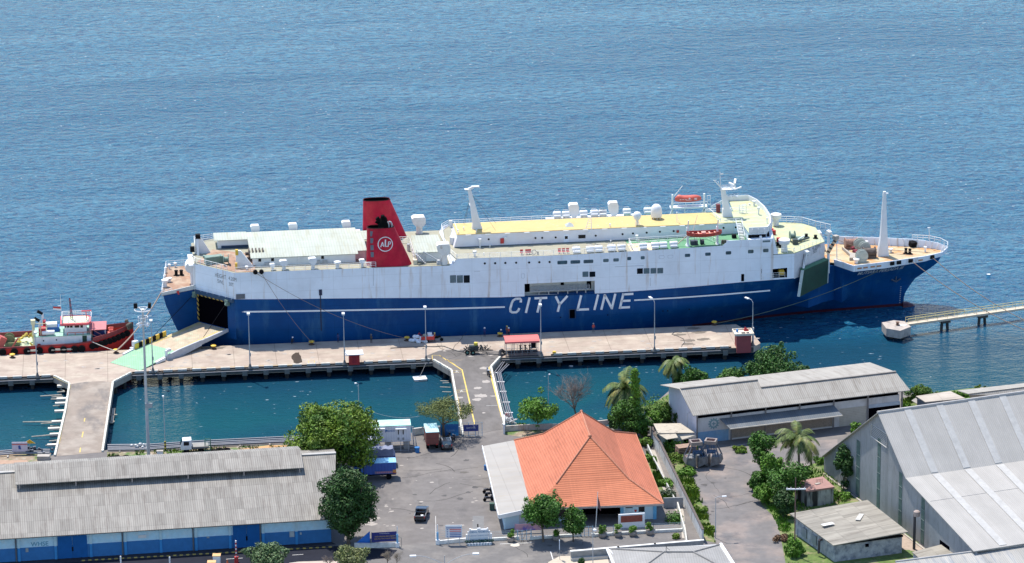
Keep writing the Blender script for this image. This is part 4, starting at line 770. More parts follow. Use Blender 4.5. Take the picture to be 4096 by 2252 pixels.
m=MB();m.rail([(88.3,4.9,14.15),(92,5.0,14.2),(102.6,5.0,14.35),(104.6,.2,14.4)],1.0,.04,3,1.7);m.rail([(88.3,4.9,14.15),(88.3,1.2,14.15),(88.6,.3,14.15)],1.0,.04,3,1.3)
m.build('boat_deck_rail',RAILW,SHIP)
CLEAT=mat('seat_red',(.50,.03,.04),.5)
sp_=None
for kk,x,y in(('3',1245,1010),('3',1313,1008),('3',1348,1006),('3',1732,996),('3',1785,994),('3',1838,992)):
 q=SF.on(kk,x,y+18,14.0);m=MB();m.m=0;m.obox((q.x,max(q.y,.8),14.42),(.55,.5,.06));m.obox((q.x,max(q.y,.8)+.25,14.7),(.55,.06,.5));m.m=1;m.tube((q.x,max(q.y,.8),14.0),(q.x,max(q.y,.8),14.4),.05);m.build('deck_seat',[CLEAT,BLACK],SHIP)
m=MB();q=SF.on('3',1405,1030,14.0);m.path([(q.x+.42*math.cos(a*.6),.9,14.55+.42*math.sin(a*.6))for a in range(11)],.06);m.obox((q.x+.7,.9,14.3),(.25,.3,.6));m.build('hose_reel',mat('reel_grey',(.12,.11,.10),.7),SHIP)
for kk,x,y,rr,h_,kd in(('3',708,935,.3,1.7,'cone'),('3',836,938,.16,.6,'cone'),('3',640,1050,.36,1.1,'mush'),('4',421,880,.3,1.3,'cone'),('4',121,890,.15,.5,'cone'),('3',758,1035,.12,.5,'cone')):
 q=SF.on(kk,x,y,14.0);vent(q.x,max(q.y,.7),14.0,rr,h_,kind=kd)
for x,y in((348,880),(370,780)):
 q=SF.on('3',x,y+10,14.0);m=MB();m.lathe((q.x,q.y,14.0),[(.4,0),(.42,.3),(.38,1.3),(.42,1.4),(.05,1.5)],14);m.build('ventilator',WHITE,SHIP,True)
m=MB();q=SF.on('3',327,650,14.1);m.lathe((q.x,20.6,14),[(.3,0),(.3,1.3),(.05,1.35)],12);m.build('ventilator',WHITE,SHIP,True)
def raft(s_,t_,z_,nm='life_raft',first=None):
 m=MB();m.m=0
 m.lathe((s_,t_,z_+.78),[(.05,-.78),(.36,-.72),(.42,-.6),(.42,-.03),(.46,-.03),(.46,.03),(.42,.03),(.42,.6),(.36,.72),(.05,.78)],14,'X')
 m.lathe((s_,t_-.42,z_+.36),[(.05,-.7),(.30,-.62),(.32,0),(.30,.62),(.05,.7)],12,'X')
 m.m=1
 for d_ in(-.45,.45):m.tube((s_+d_,t_-.7,z_),(s_+d_,t_+.4,z_+.35),.05,n=5);m.tube((s_+d_,t_+.4,z_),(s_+d_,t_+.4,z_+.5),.04,n=5);m.tube((s_+d_,t_-.5,z_),(s_+d_,t_-.5,z_+.3),.04,n=5)
 m.path([(s_-.5,t_+.45,z_+1.0),(s_-.4,t_+.5,z_+1.35),(s_+.4,t_+.5,z_+1.35),(s_+.5,t_+.45,z_+1.0)],.04,5)
 o=m.build(nm,[WHITE,STEEL],SHIP,True);o['group']='white life raft canisters on the deck edge';return o
for kk,x in(('3',1948),('3',2126),('3',2236),('3',2400),('3',2532),('4',135),('4',247),('4',495),('4',631),('4',724),('4',843)):
 q=SF.side(kk,x,1020 if kk=='3' else 990,.8);raft(q.x,1.0,dez(q.x)-.05)
for x in(1700,1815,2040,2180,2288):q=SF.side('3',x,570,20.9);raft(q.x,20.9,14.9)
for x in(30,306,545):q=SF.side('4',x,590,20.9);raft(q.x,20.9,14.9)
m=MB();m.box(75,93,20.3,21.4,14.0,14.9);m.build('raft_shelf',WHITE,SHIP)
for x,y in((1920,560),(2428,540)):q=SF.side('3',x,y,17.0);vent(q.x,17.0,14.0,.85,4.7,kind='cowl')
q=SF.side('4',157,560,17.0);vent(q.x,17.0,14.0,.82,4.6,kind='cowl')
q=SF.on('4',645,615,HT);m=MB();m.lathe((q.x,q.y,HT+.45),[(1.0,0),(1.05,.2),(1.05,1.1),(.98,1.6),(.8,2.0),(.5,2.28),(.05,2.4)],20)
for a_ in range(8):m.tube((q.x+.85*math.cos(a_*.785),q.y+.85*math.sin(a_*.785),HT),(q.x+.85*math.cos(a_*.785),q.y+.85*math.sin(a_*.785),HT+.5),.05)
m.build('radome',WHITE,SHIP,True)
q=SF.on('4',425,690,HT);m=MB();m.lathe((q.x,q.y,HT+1.0),[(.35,0),(.62,.35),(.75,.8),(.72,1.15),(.5,1.5),(.05,1.65)],18);m.tube((q.x,q.y,HT),(q.x,q.y,HT+1.0),.14)
for a_ in range(4):m.tube((q.x+.55*math.cos(a_*1.57+.6),q.y+.55*math.sin(a_*1.57+.6),HT),(q.x+.2*math.cos(a_*1.57+.6),q.y+.2*math.sin(a_*1.57+.6),HT+1.0),.04)
m.build('radome',WHITE,SHIP,True)
q=SF.on('3',1860,650,HT+.05);m=MB();m.add([(q.x-.75,q.y-.9,HT+.05),(q.x+.75,q.y-.9,HT+.05),(q.x+.75,q.y+.9,HT+.05),(q.x-.75,q.y+.9,HT+.05),(q.x,q.y,HT+.7)],[(0,1,4),(1,2,4),(2,3,4),(3,0,4)]);m.build('skylight',mat('skylight_grey',(.35,.38,.38),.4),SHIP)
q=SF.on('3',2115,700,HT);m=MB()
for d_ in((-.7,0),(.4,.2),(.4,-.2)):m.tube((q.x+d_[0],q.y+d_[1],HT),(q.x+.3,q.y,HT+3.1),.05,.04)
for i in range(6):m.tube((q.x-.55+i*.14,q.y,HT+.4+i*.45),(q.x+.36,q.y,HT+.4+i*.45),.03)
m.obox((q.x+.3,q.y,HT+3.15),(.4,.2,.12));m.build('light_mast',RAILW,SHIP)
for kk,x,y in(('3',425,745),('3',498,710),('3',662,745),('3',2381,670),('4',115,710)):q=SF.on(kk,x,y,HT);vent(q.x,q.y,HT,.16,.6,kind='cone')
q=SF.on('4',880,660,HT);m=MB();m.tube((q.x,q.y,HT),(q.x,q.y,HT+1.9),.05);m.tube((q.x+.5,q.y-.3,HT),(q.x,q.y,HT+1.0),.03);m.sphere((q.x,q.y,HT+1.95),.14);m.build('antenna',RAILW,SHIP)
q=SF.on('3',670,690,HT);bx,by=q.x,q.y;m=MB()
tp=SF.side('3',572,190,by);dx=tp.x-bx;Hm=tp.z-HT
def taper(m,c0_,hw0,hd0,c1_,hw1,hd1,z0_,z1_):m.hexa([(c0_[0]-hw0,c0_[1]-hd0,z0_),(c0_[0]+hw0,c0_[1]-hd0,z0_),(c0_[0]+hw0,c0_[1]+hd0,z0_),(c0_[0]-hw0,c0_[1]+hd0,z0_),(c1_[0]-hw1,c1_[1]-hd1,z1_),(c1_[0]+hw1,c1_[1]-hd1,z1_),(c1_[0]+hw1,c1_[1]+hd1,z1_),(c1_[0]-hw1,c1_[1]+hd1,z1_)])
taper(m,(bx,by),.98,.5,(bx-.12,by),.72,.45,HT,HT+1.2);taper(m,(bx-.12,by),.72,.45,(bx+dx,by),.30,.25,HT+1.2,HT+Hm);m.build('signal_mast',WHITE,SHIP)
m=MB();m.obox((bx+dx-.35,by,HT+Hm+.12),(1.1,.9,.12));m.obox((bx+dx+.3,by,HT+Hm+.3),(.9,.5,.4),0,0,-.35);m.obox((bx+dx+1.1,by,HT+Hm+.55),(1.4,.7,.22));m.tube((bx+dx,by-1.2,HT+Hm*.62),(bx+dx,by+1.2,HT+Hm*.62),.05);m.build('mast_platform',WHITE,SHIP)
m=MB()
for ax_,ay in((-2.2,3.2),(3.2,-2.0),(3.8,2.5),(-2.0,2.8)):m.tube((bx+dx+.3,by,HT+Hm*.9),(bx+ax_,by+ay,HT+.1),.025,n=4)
m.build('mast_stay',mat('stay_dark',(.05,.06,.05),.7),SHIP)
q=SF.on('4',1440,590,HT);rx,ry=q.x+.2,q.y;Hr=SF.side('4',1420,275,ry).z-HT;m=MB();taper(m,(rx+.1,ry),1.0,.55,(rx-.1,ry),.72,.45,HT,HT+1.6);taper(m,(rx-.1,ry),.62,.45,(rx-.8,ry),.38,.35,HT+1.6,HT+Hr);m.build('radar_mast',WHITE,SHIP)
m=MB();m.hexa([(rx-.5,ry-.3,HT+Hr*.62),(rx+1.6,ry-.3,HT+Hr*.66),(rx+1.6,ry+.3,HT+Hr*.66),(rx-.5,ry+.3,HT+Hr*.62),(rx-.5,ry-.3,HT+Hr*.75),(rx+2.0,ry-.3,HT+Hr*.72),(rx+2.0,ry+.3,HT+Hr*.72),(rx-.5,ry+.3,HT+Hr*.75)])
m.obox((rx+.3,ry,HT+Hr),(2.6,1.4,.12));m.rail([(rx-.9,ry-.7,HT+Hr),(rx+1.5,ry-.7,HT+Hr),(rx+1.5,ry+.7,HT+Hr),(rx-.9,ry+.7,HT+Hr)],.55,.03,2,.7);m.rail([(rx,ry-.4,HT+Hr*.72),(rx+2.0,ry-.4,HT+Hr*.72)],.6,.03,2,.6);m.build('mast_platform',WHITE,SHIP)
m=MB();m.obox((rx+.9,ry,HT+Hr+.9),(.3,2.0,.25),.35);m.tube((rx+.9,ry,HT+Hr),(rx+.9,ry,HT+Hr+.9),.15);m.obox((rx+1.4,ry-.4,HT+Hr+1.5),(.35,1.2,.3),-.3,.5);m.build('radar_scanner',WHITE,SHIP)
m=MB();m.obox((rx+2.0,ry-.2,HT+Hr+.1),(1.4,.3,.2),.2,0,-.25);m.obox((rx+1.2,ry-.5,HT+Hr*.76),(.9,.3,.3),.9);m.build('radar_scanner',WHITE,SHIP)
m=MB();m.tube((rx-.9,ry,HT+Hr),(rx-2.4,ry,HT+Hr+1.7),.08);m.tube((rx-.9,ry,HT+Hr*.9),(rx-1.7,ry,HT+Hr+1.5),.06);m.tube((rx-1.2,ry,HT+Hr),(rx-1.35,ry,HT+Hr+3.3),.06);m.obox((rx-1.0,ry,HT+Hr+2.9),(.45,.1,.3));m.obox((rx-2.3,ry,HT+Hr+1.75),(.6,.1,.08));m.build('signal_yard',WHITE,SHIP)
m=MB();m.box(rx-1.5,rx-.8,ry+2.5,ry+3.3,15.8,18.1);m.build('red_ladder_box',mat('dull_red',(.14,.025,.035),.7),SHIP)
m=MB();m.rail([(rx-3.5,ry+3,HT),(rx+3,ry+3.3,HT)],.7,.05,2,1.5);m.rail([(rx-3,ry+2,HT+.6),(rx-1.6,ry-2.2,HT)],.5,.05,1,1.5)
for i in range(5):m.tube((rx+2.6+.1*i,ry+1.5,HT+.2+i*.4),(rx+3.4+.1*i,ry+1.5,HT+.2+i*.4),.05)
m.rail([(rx+2.6,ry+1.6,HT),(rx+3.9,ry+1.6,HT)],1.6,.05,3,.7);m.rail([(105.8,HN+.2,HT),(109.4,HN+.2,HT)],.7,.035,2,1.2);m.build('roof_rail',RAILW,SHIP)
for kk,x,y,rr,h_ in(('G',307,455,.35,1.0),('G',405,650,.28,1.5),('G',590,840,.2,1.1),('G',208,440,.2,.35)):q=SF.on(kk,x,y,HT);vent(q.x,q.y,HT,rr,h_,kind='cone')
for y in(455,540,610,700,790,860):m=MB();a_,b_=SF.on('G',20,y+8,HT),SF.on('G',600,y-25,HT);m.face((a_.x,a_.y,HT+.06),(min(b_.x,114.2),b_.y,HT+.06),(min(b_.x,114.2),b_.y+.1,HT+.06),(a_.x,a_.y+.1,HT+.06));m.build('roof_seam_line',mat('seam_white',(.7,.7,.62),.8),SHIP)
m=MB()
for i in range(11):m.box(108.6,109.5,3.2+i*.34,3.5+i*.34,14.5+i*.19,14.55+i*.19)
m.rail([(108.5,3.2,14.5),(108.5,6.9,16.6)],.8,.04,2,1.2);m.rail([(109.6,3.2,14.5),(109.6,6.9,16.6)],.8,.04,2,1.2);m.build('stairway',RAILW,SHIP)
m=MB();m.obox((107.8,4.6,14.8),(.8,.6,.6));m.build('engine_box',BLACK,SHIP)
m=MB();m.box(105.6,109.6,0.02,.16,14.3,15.35);m.build('side_parapet',HULLW,SHIP)
def davit(s_,t0,zd,sg,h_,nm='davit'):
 m=MB();m.box(s_-.18,s_+.18,t0-.3,t0+.3,zd,zd+h_);m.hexa([(s_-.35,t0-.7,zd),(s_+.35,t0-.7,zd),(s_+.35,t0+.5,zd),(s_-.35,t0+.5,zd),(s_-.18,t0-.3,zd+.5),(s_+.18,t0-.3,zd+.5),(s_+.18,t0+.3,zd+.5),(s_-.18,t0+.3,zd+.5)])
 m.tube((s_,t0,zd+h_-.4),(s_,t0-.9*sg,zd+h_+1.6),.14,.1);return m.build(nm,WHITE,SHIP)
def lifeboat(fr_s,t_,z_,L_,label,covered,mt,name='lifeboat'):
 root=thing(name,label,'lifeboat',SF.W(fr_s,t_,z_),SF.a,'orange lifeboats');root.pop('group',None)if False else None
 n=13;m=MB();rings=[]
 W_,D_=L_*.16,L_*.13
 for i in range(n):
  f_=-1+2*i/(n-1);k=max(0.03,1-abs(f_)**2.6);hw=W_*k**.7;sh=.22*f_*f_*D_*1.6;dp=D_*(.55+.45*k)
  rings.append([(f_*L_/2*(1-.04*(1-0)),-hw,D_+sh),(f_*L_/2*.97,-hw*.92,D_*.45+sh*.6),(f_*L_/2*.93,-hw*.45,D_-dp+.1),(f_*L_/2*.93,0,D_-dp),(f_*L_/2*.93,hw*.45,D_-dp+.1),(f_*L_/2*.97,hw*.92,D_*.45+sh*.6),(f_*L_/2*(1-.04),hw,D_+sh)])
 vs=[p for r_ in rings for p in r_];fs=[(i*7+j,i*7+j+1,(i+1)*7+j+1,(i+1)*7+j)for i in range(n-1)for j in range(6)]+[tuple(range(7)),tuple(range((n-1)*7+6,(n-1)*7-1,-1))]
 m.add(vs,fs);m.build('hull',mt,root,True)
 if covered:
  m=MB();rr_=[]
  for i in range(n):
   f_=-1+2*i/(n-1);k=max(.03,1-abs(f_)**4);hw=W_*.98*max(.03,1-abs(f_)**2.6)**.7;hh=D_*(.95*k)+(D_*.45*math.exp(-((f_+.72)/.16)**2));sh=.22*f_*f_*D_*1.6
   rr_.append([(f_*L_/2*.96,hw*math.cos(math.pi*j/8),D_+sh+hh*math.sin(math.pi*j/8))for j in range(9)])
  m.add([p for r_ in rr_ for p in r_],[(i*9+j,i*9+j+1,(i+1)*9+j+1,(i+1)*9+j)for i in range(n-1)for j in range(8)]+[tuple(range(9)),tuple(range((n-1)*9+8,(n-1)*9-1,-1))]);m.build('canopy',mt,root,True)
  m=MB();m.box(-L_*.1,L_*.1,-W_-.05,-W_+.02,D_*.9,D_*.97);m.obox((L_*.03,-W_*.93,D_*1.3),(.1,.05,.4));m.obox((L_*.03,-W_*.93,D_*1.3),(.4,.05,.1))
  for i in range(3):m.obox((-L_*.3+i*.5,-W_*.97,D_*1.1),(.3,.05,.06))
  for i in range(3):m.obox((L_*.25,-W_*.9,D_*1.35-i*.14),(.5,.05,.06))
  m.build('marking',WHITE,root)
 else:
  m=MB()
  m.slab([(-L_*.42,0,D_*.62),(-L_*.25,-W_*.75,D_*.62),(L_*.25,-W_*.75,D_*.62),(L_*.42,0,D_*.62),(L_*.25,W_*.75,D_*.62),(-L_*.25,W_*.75,D_*.62)],.05);m.build('floor',mat('boat_inside',(.55,.16,.12),.6,var=.1),root)
  m=MB()
  for i in range(-2,3):m.box(i*L_*.15-.14,i*L_*.15+.14,-W_*.82,W_*.82,D_*.82,D_*.88)
  m.box(-.5,.3,-W_*.4,W_*.4,D_*.88,D_*1.12);m.build('bench',mat('boat_bench',(.62,.32,.26),.6),root)
  m=MB();gun=[(r_[0][0],r_[0][1],r_[0][2])for r_ in rings]+[(r_[6][0],r_[6][1],r_[6][2])for r_ in reversed(rings)];m.path(gun+[gun[0]],.07,5);m.build('gunwale',mat('gunwale_red',(.35,.04,.03),.6),root)
 return root
a_,b_=SF.side('4',978,765,1.0),SF.side('4',1405,740,1.0)
LB=lifeboat((a_.x+b_.x)/2,.9,16.0,(b_.x-a_.x)*.98,'open red lifeboat hanging from davits on the near side of the ferry',False,mat('boat_red',(.36,.045,.035),.5,var=.12))
LB.rotation_euler=(0,R(-.5),SF.a)
for s_ in(a_.x+.5,b_.x-.9):davit(s_,1.6,14.3,1,3.4)
m=MB();m.tube((a_.x-1.9,1.4,14.25),(a_.x+.3,1.4,16.2),.1);m.tube((a_.x+1.2,1.6,16.0),(a_.x+2.6,3.5,20.0-.6),.05);m.build('davit_brace',mat('brace_rusty',(.6,.45,.35),.7),SHIP)
m=MB();m.obox(((a_.x+b_.x)/2-1.7,2.0,14.7),(1.3,1.0,.8));m.lathe(((a_.x+b_.x)/2-.2,2.0,14.8),[(.45,-.35),(.45,.35)],10,'X');m.build('boat_winch',mat('winch_dark_blue',(.03,.04,.06),.6),SHIP)
m=MB()
for s_ in(a_.x+1.6,b_.x-1.8,(a_.x+b_.x)/2-.8):m.tube((s_,.9,16.0),(s_+.4,1.0,14.4),.03,n=4)
m.build('boat_line',BLACK,SHIP)
m=MB()
for i in range(4):m.obox((b_.x-.2+i*.35,1.2,14.75),(.1,.9,.8),.3*i)
m.build('bicycle_rack',mat('rack_dark',(.12,.12,.10),.7),SHIP)
a2,b2=SF.side('4',850,400,20.6),SF.side('4',1165,390,20.6)
LB2=lifeboat((a2.x+b2.x)/2,20.6,SF.side('4',1000,425,20.6).z,b2.x-a2.x,'covered orange lifeboat on the far side of the ferry behind the yellow roof',True,ORANGEB)
m=MB();zc=SF.side('4',1000,425,20.6).z
m.box(a2.x-.9,b2.x+.9,19.2,20.8,zc-.9,zc-.6);m.rail([(a2.x-.8,19.3,zc-.6),(b2.x+.9,19.3,zc-.6)],.9,.05,2,1.4);m.rail([(b2.x+.8,19.3,14.2),(b2.x+1.4,19.3,14.2)],4.2,.05,5,.6)
m.build('boat_platform',WHITE,SHIP)
for s_ in(a2.x-.6,b2.x+.2):m=MB();m.box(s_-.15,s_+.15,18.9,19.3,14.2,zc+2.0);m.hexa([(s_-.9,18.9,14.2),(s_-.6,18.9,14.2),(s_-.6,19.2,14.2),(s_-.9,19.2,14.2),(s_-.15,18.9,zc-.9),(s_+.15,18.9,zc-.9),(s_+.15,19.2,zc-.9),(s_-.15,19.2,zc-.9)]);m.build('davit',WHITE,SHIP)
m=MB();m.tube((a2.x-.3,19.2,zc+1.6),(a2.x+1.3,19.2,zc+3.6),.07);m.tube(((a2.x+b2.x)/2-.8,19.3,zc-.9),((a2.x+b2.x)/2-.8,19.3,14.2),.09);m.build('davit_brace',WHITE,SHIP)
LET=mat('hull_letter_white',(.74,.76,.78),.55,var=.06,scale=.8)
def sp2(k,x,y):q=SF.side(k,x,y);return Vector((q.x,q.z))
class Glyphs:
 def __init__(s):s.m=MB()
 def st(s,p,q,w_):
  d=(q-p).normalized();n_=Vector((-d.y,d.x))*w_/2;s.m.face(*[(v.x,-.02,v.y)for v in(p-n_,q-n_,q+n_,p+n_)])
GL=[]
def letter(ch,x0,x1,yb0,yb1,yt0,yt1):
 """parallelogram cell in the '6' picture: bottom (x0..x1 at yb), top shifted by slant"""
 sl_=32;A,B=sp2('6',x0,yb0),sp2('6',x1,yb1);C_,D=sp2('6',x0+sl_,yt0),sp2('6',x1+sl_,yt1)
 f=lambda u_,v_:(A*(1-u_)+B*u_)*(1-v_)+(C_*(1-u_)+D*u_)*v_
 G=Glyphs();w_=.42
 def L(*pts,cl=False):
  pts=[f(*p)for p in pts]
  for p,q in zip(pts[:-1],pts[1:]):
   d=(q-p).normalized()*(w_*.42);G.st(p-d*0.45,q+d*0.45,w_)
 e=.07
 if ch=='C':L((.97,.72),(.93,.86),(.80,.94),(.38,.94),(.16,.84),(.09,.68),(.07,.30),(.16,.14),(.36,.06),(.76,.06),(.92,.16),(.96,.30))
 if ch=='I':L((.5,.02),(.5,.98))
 if ch=='T':L((0.0,.93),(1.0,.93));L((.5,.02),(.5,.95))
 if ch=='Y':L((.0,1.0),(.5,.47));L((1.0,1.0),(.5,.47));L((.5,.02),(.5,.5))
 if ch=='L':L((.09,.98),(.09,.06));L((.05,.07),(.98,.07))
 if ch=='N':L((.09,.02),(.09,.98));L((.91,.02),(.91,.98));L((.09,.95),(.91,.05))
 if ch=='E':L((.09,.02),(.09,.98));L((.09,.93),(1.0,.93));L((.09,.5),(.88,.5));L((.09,.07),(.98,.07))
 G.m.build('letter',LET,SHIP)
letter('C',72,158,437,434,305,302);letter('I',205,240,433,431,302,300);letter('T',270,372,430,427,298,294);letter('Y',448,545,424,420,293,289)
letter('L',655,760,415,410,283,278);letter('I',793,828,408,406,277,275);letter('N',860,968,405,399,273,268);letter('E',1020,1112,397,392,265,260)
def stripe_(pts,w_):
 m=MB();ps=[SF.side(*p)for p in pts]
 for p,q in zip(ps[:-1],ps[1:]):m.face((p.x,-.02,p.z-w_/2),(q.x,-.02,q.z-w_/2),(q.x,-.02,q.z+w_/2),(p.x,-.02,p.z+w_/2))
 return m
m=stripe_([('2',815,1174),('2',1300,1168),('2',1900,1157),('2',2575,1146),('6',42,382)],.30);q=SF.side('2',815,1174);m.face((q.x,-.02,q.z-.15),(q.x,-.02,q.z+.15),(q.x-.6,-.02,q.z));m.build('side_stripe',LET,SHIP)
stripe_([('6',1152,324),('6',1500,304),('6',1900,276),('6',2320,240)],.27).build('side_stripe',LET,SHIP)
m=MB();m.face((118.2,0,7.5),(125.1,6.3,7.5),(125.1,6.3,12.35),(118.2,0,12.35));m.face((125.1,6.3,7.5),(125.3,17,7.5),(125.3,17,12.35),(125.1,6.3,12.35));m.build('bow_wall',mat('bow_wall_white',(.62,.60,.62),.6,var=.08,blot=((.40,.35,.32),.8,.6,.8,(1,1,.3))),SHIP)
flat('forward_deck',[(114.2,.05),(118.2,.05),(125.1,6.35),(125.2,15.6),(123.2,18.6),(114.2,21.5)],FWD,GREENP)
on2=Vector((118.2,0,0));en2=Vector((6.9,6.3,0)).normalized();nb=Vector((en2.y,-en2.x,0))
def bw(k,x,y,off=.02):
 d=ray(k,x,y);o_=SF.W(118.2,0);nrm=(SF.W(125.1,6.3)-o_).cross(Vector((0,0,1))).normalized();q=(o_-CP+nrm*off).dot(nrm)/d.dot(nrm);return SF.loc(CP+d*q)
def bo(k,x,y):return bw(k,x,y)+nb*.03
wtext('4.20M',('E',855,478),('E',1015,425),1.0,bo,TXTD);wtext('50T',('E',865,548),('E',955,518),.95,bo,TXTD);wtext('HEIGHT',('E',700,530),('E',815,490),1.0,bo,TXTD);wtext('SWL',('E',700,605),('E',775,580),.95,bo,TXTD)
def rampc(f_,z_,off):return Vector((118.2,0,z_))+en2*(9.34*f_)+nb*off
m=MB();b0_,b1_,t0_,t1_=rampc(.02,4.3,1.3),rampc(.92,4.8,1.3),rampc(.16,9.0,1.15),rampc(.97,9.2,1.15)
m.hexa([b0_-nb*.5,b1_-nb*.5,b1_,b0_,t0_-nb*.5,t1_-nb*.5,t1_,t0_]);m.build('bow_ramp',DGREEN,SHIP)
m=MB();m.hexa([t0_-nb*.9-up_*.2,t1_-nb*.9-up_*.2,t1_-up_*.2,t0_-up_*.2,t0_-nb*.9+up_*.25,t1_-nb*.9+up_*.25,t1_+up_*.12,t0_+up_*.12]);m.build('ramp_head',mat('ramp_edge_green',(.05,.16,.09),.6),SHIP)
for f_,p_,q_ in((0,b0_,t0_),(1,b1_,t1_)):
 m=MB();o_=(-en2 if f_==0 else en2)*.25;m.hexa([p_-nb*.5,p_,p_+o_,p_-nb*.5+o_,q_-nb*.5,q_,q_+o_,q_-nb*.5+o_]);m.build('ramp_cheek',mat('cheek_pale',(.45,.52,.50),.6,var=.15),SHIP)
for f_,top in((.08,11.8),(1.0,14.0)):
 m=MB();p=rampc(f_,6.5,.9);q=rampc(f_+.28 if f_<.5 else f_+.1,top,.2);m.tube(p,q,.28,.22,6);m.obox(q,(.8,.8,.7),.7,.3);m.build('ramp_hoist',WHITE,SHIP)
HZ2=mat('arm_stripe',(.58,.42,.26),.7,var=.12,stripe=(2,.85,(.02,.02,.02),.45,.6,0))
p0,p1=SF.side('E',1165,575,6.0),SF.side('E',1330,290,6.6);m=MB();m.tube(p0,p1,.42,.42,4);m.build('striped_arm',HZ2,SHIP)
m=MB();m.obox(p1+Vector((0,0,.4)),(.9,.9,.7),.5);m.build('hoist_head',KERB,SHIP)
m=MB();m.tube(rampc(.25,11.8,.4),rampc(.05,6.0,1.0),.04,n=4);m.tube(rampc(.3,11.8,.4),rampc(.15,5.5,1.2),.04,n=4);m.build('hoist_cable',BLACK,SHIP)
m=MB();m.rail([(114.8,21.2,FWD),(123.2,18.5,FWD),(125.2,15.6,FWD)],1.2,.045,3,1.5);m.rail([(119.6,1.5,FWD),(125.0,6.3,FWD)],.8,.03,2,1.3);m.rail([(114.6,.12,FWD),(118.1,.12,FWD),(118.4,.9,FWD)],.9,.035,2,1.2);m.rail([(125.2,15.6,FWD),(127.5,13.0,FWD)],1.2,.045,3,1.2);m.build('forward_rail',RAILW,SHIP)
for kk,x,y,rr,h_ in(('G',783,880,1.0,2.3),):q=SF.on(kk,x,y,FWD);vent(q.x,q.y,FWD,rr,h_)
vent(116.6,1.5,FWD,1.05,2.3)
q=SF.on('G',1165,1225,FWD);m=MB();m.lathe((q.x-.2,q.y,FWD+1.0),[(.95,-.5),(1.0,-.4),(.5,-.3),(.5,.3),(1.0,.4),(.95,.5)],18,'X');m.obox((q.x+.9,q.y,FWD+.4),(1.0,.9,.8));m.build('bow_winch',WGREEN,SHIP,True)
q=SF.on('G',835,1245,FWD);m=MB();m.lathe((q.x,q.y,FWD),[(.36,0),(.36,.85),(.05,.87)],12);m.build('red_bin',RED,SHIP,True)
q=SF.on('G',740,1080,FWD);m=MB();m.lathe((q.x,q.y,FWD),[(.36,0),(.36,.85),(.05,.87)],12);m.lathe((q.x-.3,q.y+.8,FWD),[(.36,0),(.36,.95),(.05,.97)],12);m.build('red_bin',RED,SHIP,True)
for x,y in((825,1320),(890,1360),(1445,1140),(1645,1165)):q=SF.on('G',x,y,FWD);m=MB();m.lathe((q.x,q.y,FWD),[(.3,0),(.28,.6),(.36,.65),(.05,.7)],10);m.obox((q.x,q.y,FWD+.06),(.9,.6,.1));m.build('mooring_bitt',BLACK,SHIP)
p,q=SF.on('G',1200,1290,FWD),SF.on('G',1500,1190,FWD);m=MB();m.tube((p.x,p.y,FWD+.4),(q.x,q.y,FWD+.4),.22);m.obox((p.x,p.y,FWD+.5),(.9,.8,1.0));m.build('hydraulic_unit',mat('hydraulic_dark',(.04,.06,.06),.6,var=.4,scale=3),SHIP)
m=MB();m.tube((p.x+.4,p.y+.2,FWD+.75),(q.x-.9,q.y-.1,FWD+.75),.16);m.build('hydraulic_pipe',PGREEN,SHIP)
FC=7.95
fo=[(127.2,7.4),(129.9,3.05),(136.1,4.45),(144.3,6.95),(147.8,8.85),(149.4,11),(147.8,13.2),(144.3,15.1),(136.1,17.6),(130.3,19.0),(125.2,19.0),(125.2,8)]
m=MB();m.slab([(p[0],p[1],FC)for p in fo],.15);m.build('forecastle_deck',RUSTG,SHIP)
m=MB();rim=fo[:-2]
ex=[2.2,3.05,4.4,6.85,8.7,11,13.3]
for a_,b_ in zip(rim[:-1],rim[1:]):
 a_,b_=Vector(a_),Vector(b_);nn=Vector((b_-a_).normalized());nn=Vector((nn.y,-nn.x))*.18;far=a_.y>12.5
 za,zb=blz(a_.x)+.004,blz(b_.x)+.004;ha,hb=(8.62,8.62)if not far else(9.35,9.4)
 if a_.y<11<b_.y+.1 and a_.y>8.5:ha,hb=8.62,8.95
 if a_.y>=10.9 and a_.y<12:ha,hb=8.95,9.15
 if 13<a_.y<14:ha,hb=9.15,9.35
 m.hexa([(*a_,za),(*b_,zb),(*(b_-nn),zb),(*(a_-nn),za),(*(a_+nn),ha),(*(b_+nn),hb),(*(b_+nn*.2),hb),(*(a_+nn*.2),ha)])
m.build('bow_bulwark',HULLW,SHIP)
m=MB()
for a_,b_ in zip(rim[4:-1],rim[5:]):
 a_,b_=Vector(a_),Vector(b_);n_=max(1,int((b_-a_).length/1.3))
 for i in range(n_):q=a_.lerp(b_,(i+.5)/n_);c_=Vector((140,11));e_=(c_-q).normalized();m.hexa([(q.x,q.y,FC),(q.x+e_.x*.7,q.y+e_.y*.7,FC),(q.x+e_.x*.7+.08,q.y+e_.y*.7,FC),(q.x+.08,q.y,FC),(q.x,q.y,FC+1.3),(q.x+e_.x*.1,q.y+e_.y*.1,FC+1.3),(q.x+e_.x*.1+.08,q.y+e_.y*.1,FC+1.3),(q.x+.08,q.y,FC+1.3)])
m.build('bulwark_stay',WHITE,SHIP)
m=MB();m.rail([(143.6,15.2,9.35),(146.5,14.2,9.4),(148.4,12.6,9.3),(149.5,11.2,8.9),(149.2,9.9,8.7),(148.2,8.9,8.6)],.9,.05,2,1.2);m.tube((146.6,13.6,9.3),(146.4,13.6,12.0),.06);m.obox((146.4,13.6,12.0),(.5,.2,.12));m.build('pulpit_rail',RAILW,SHIP)
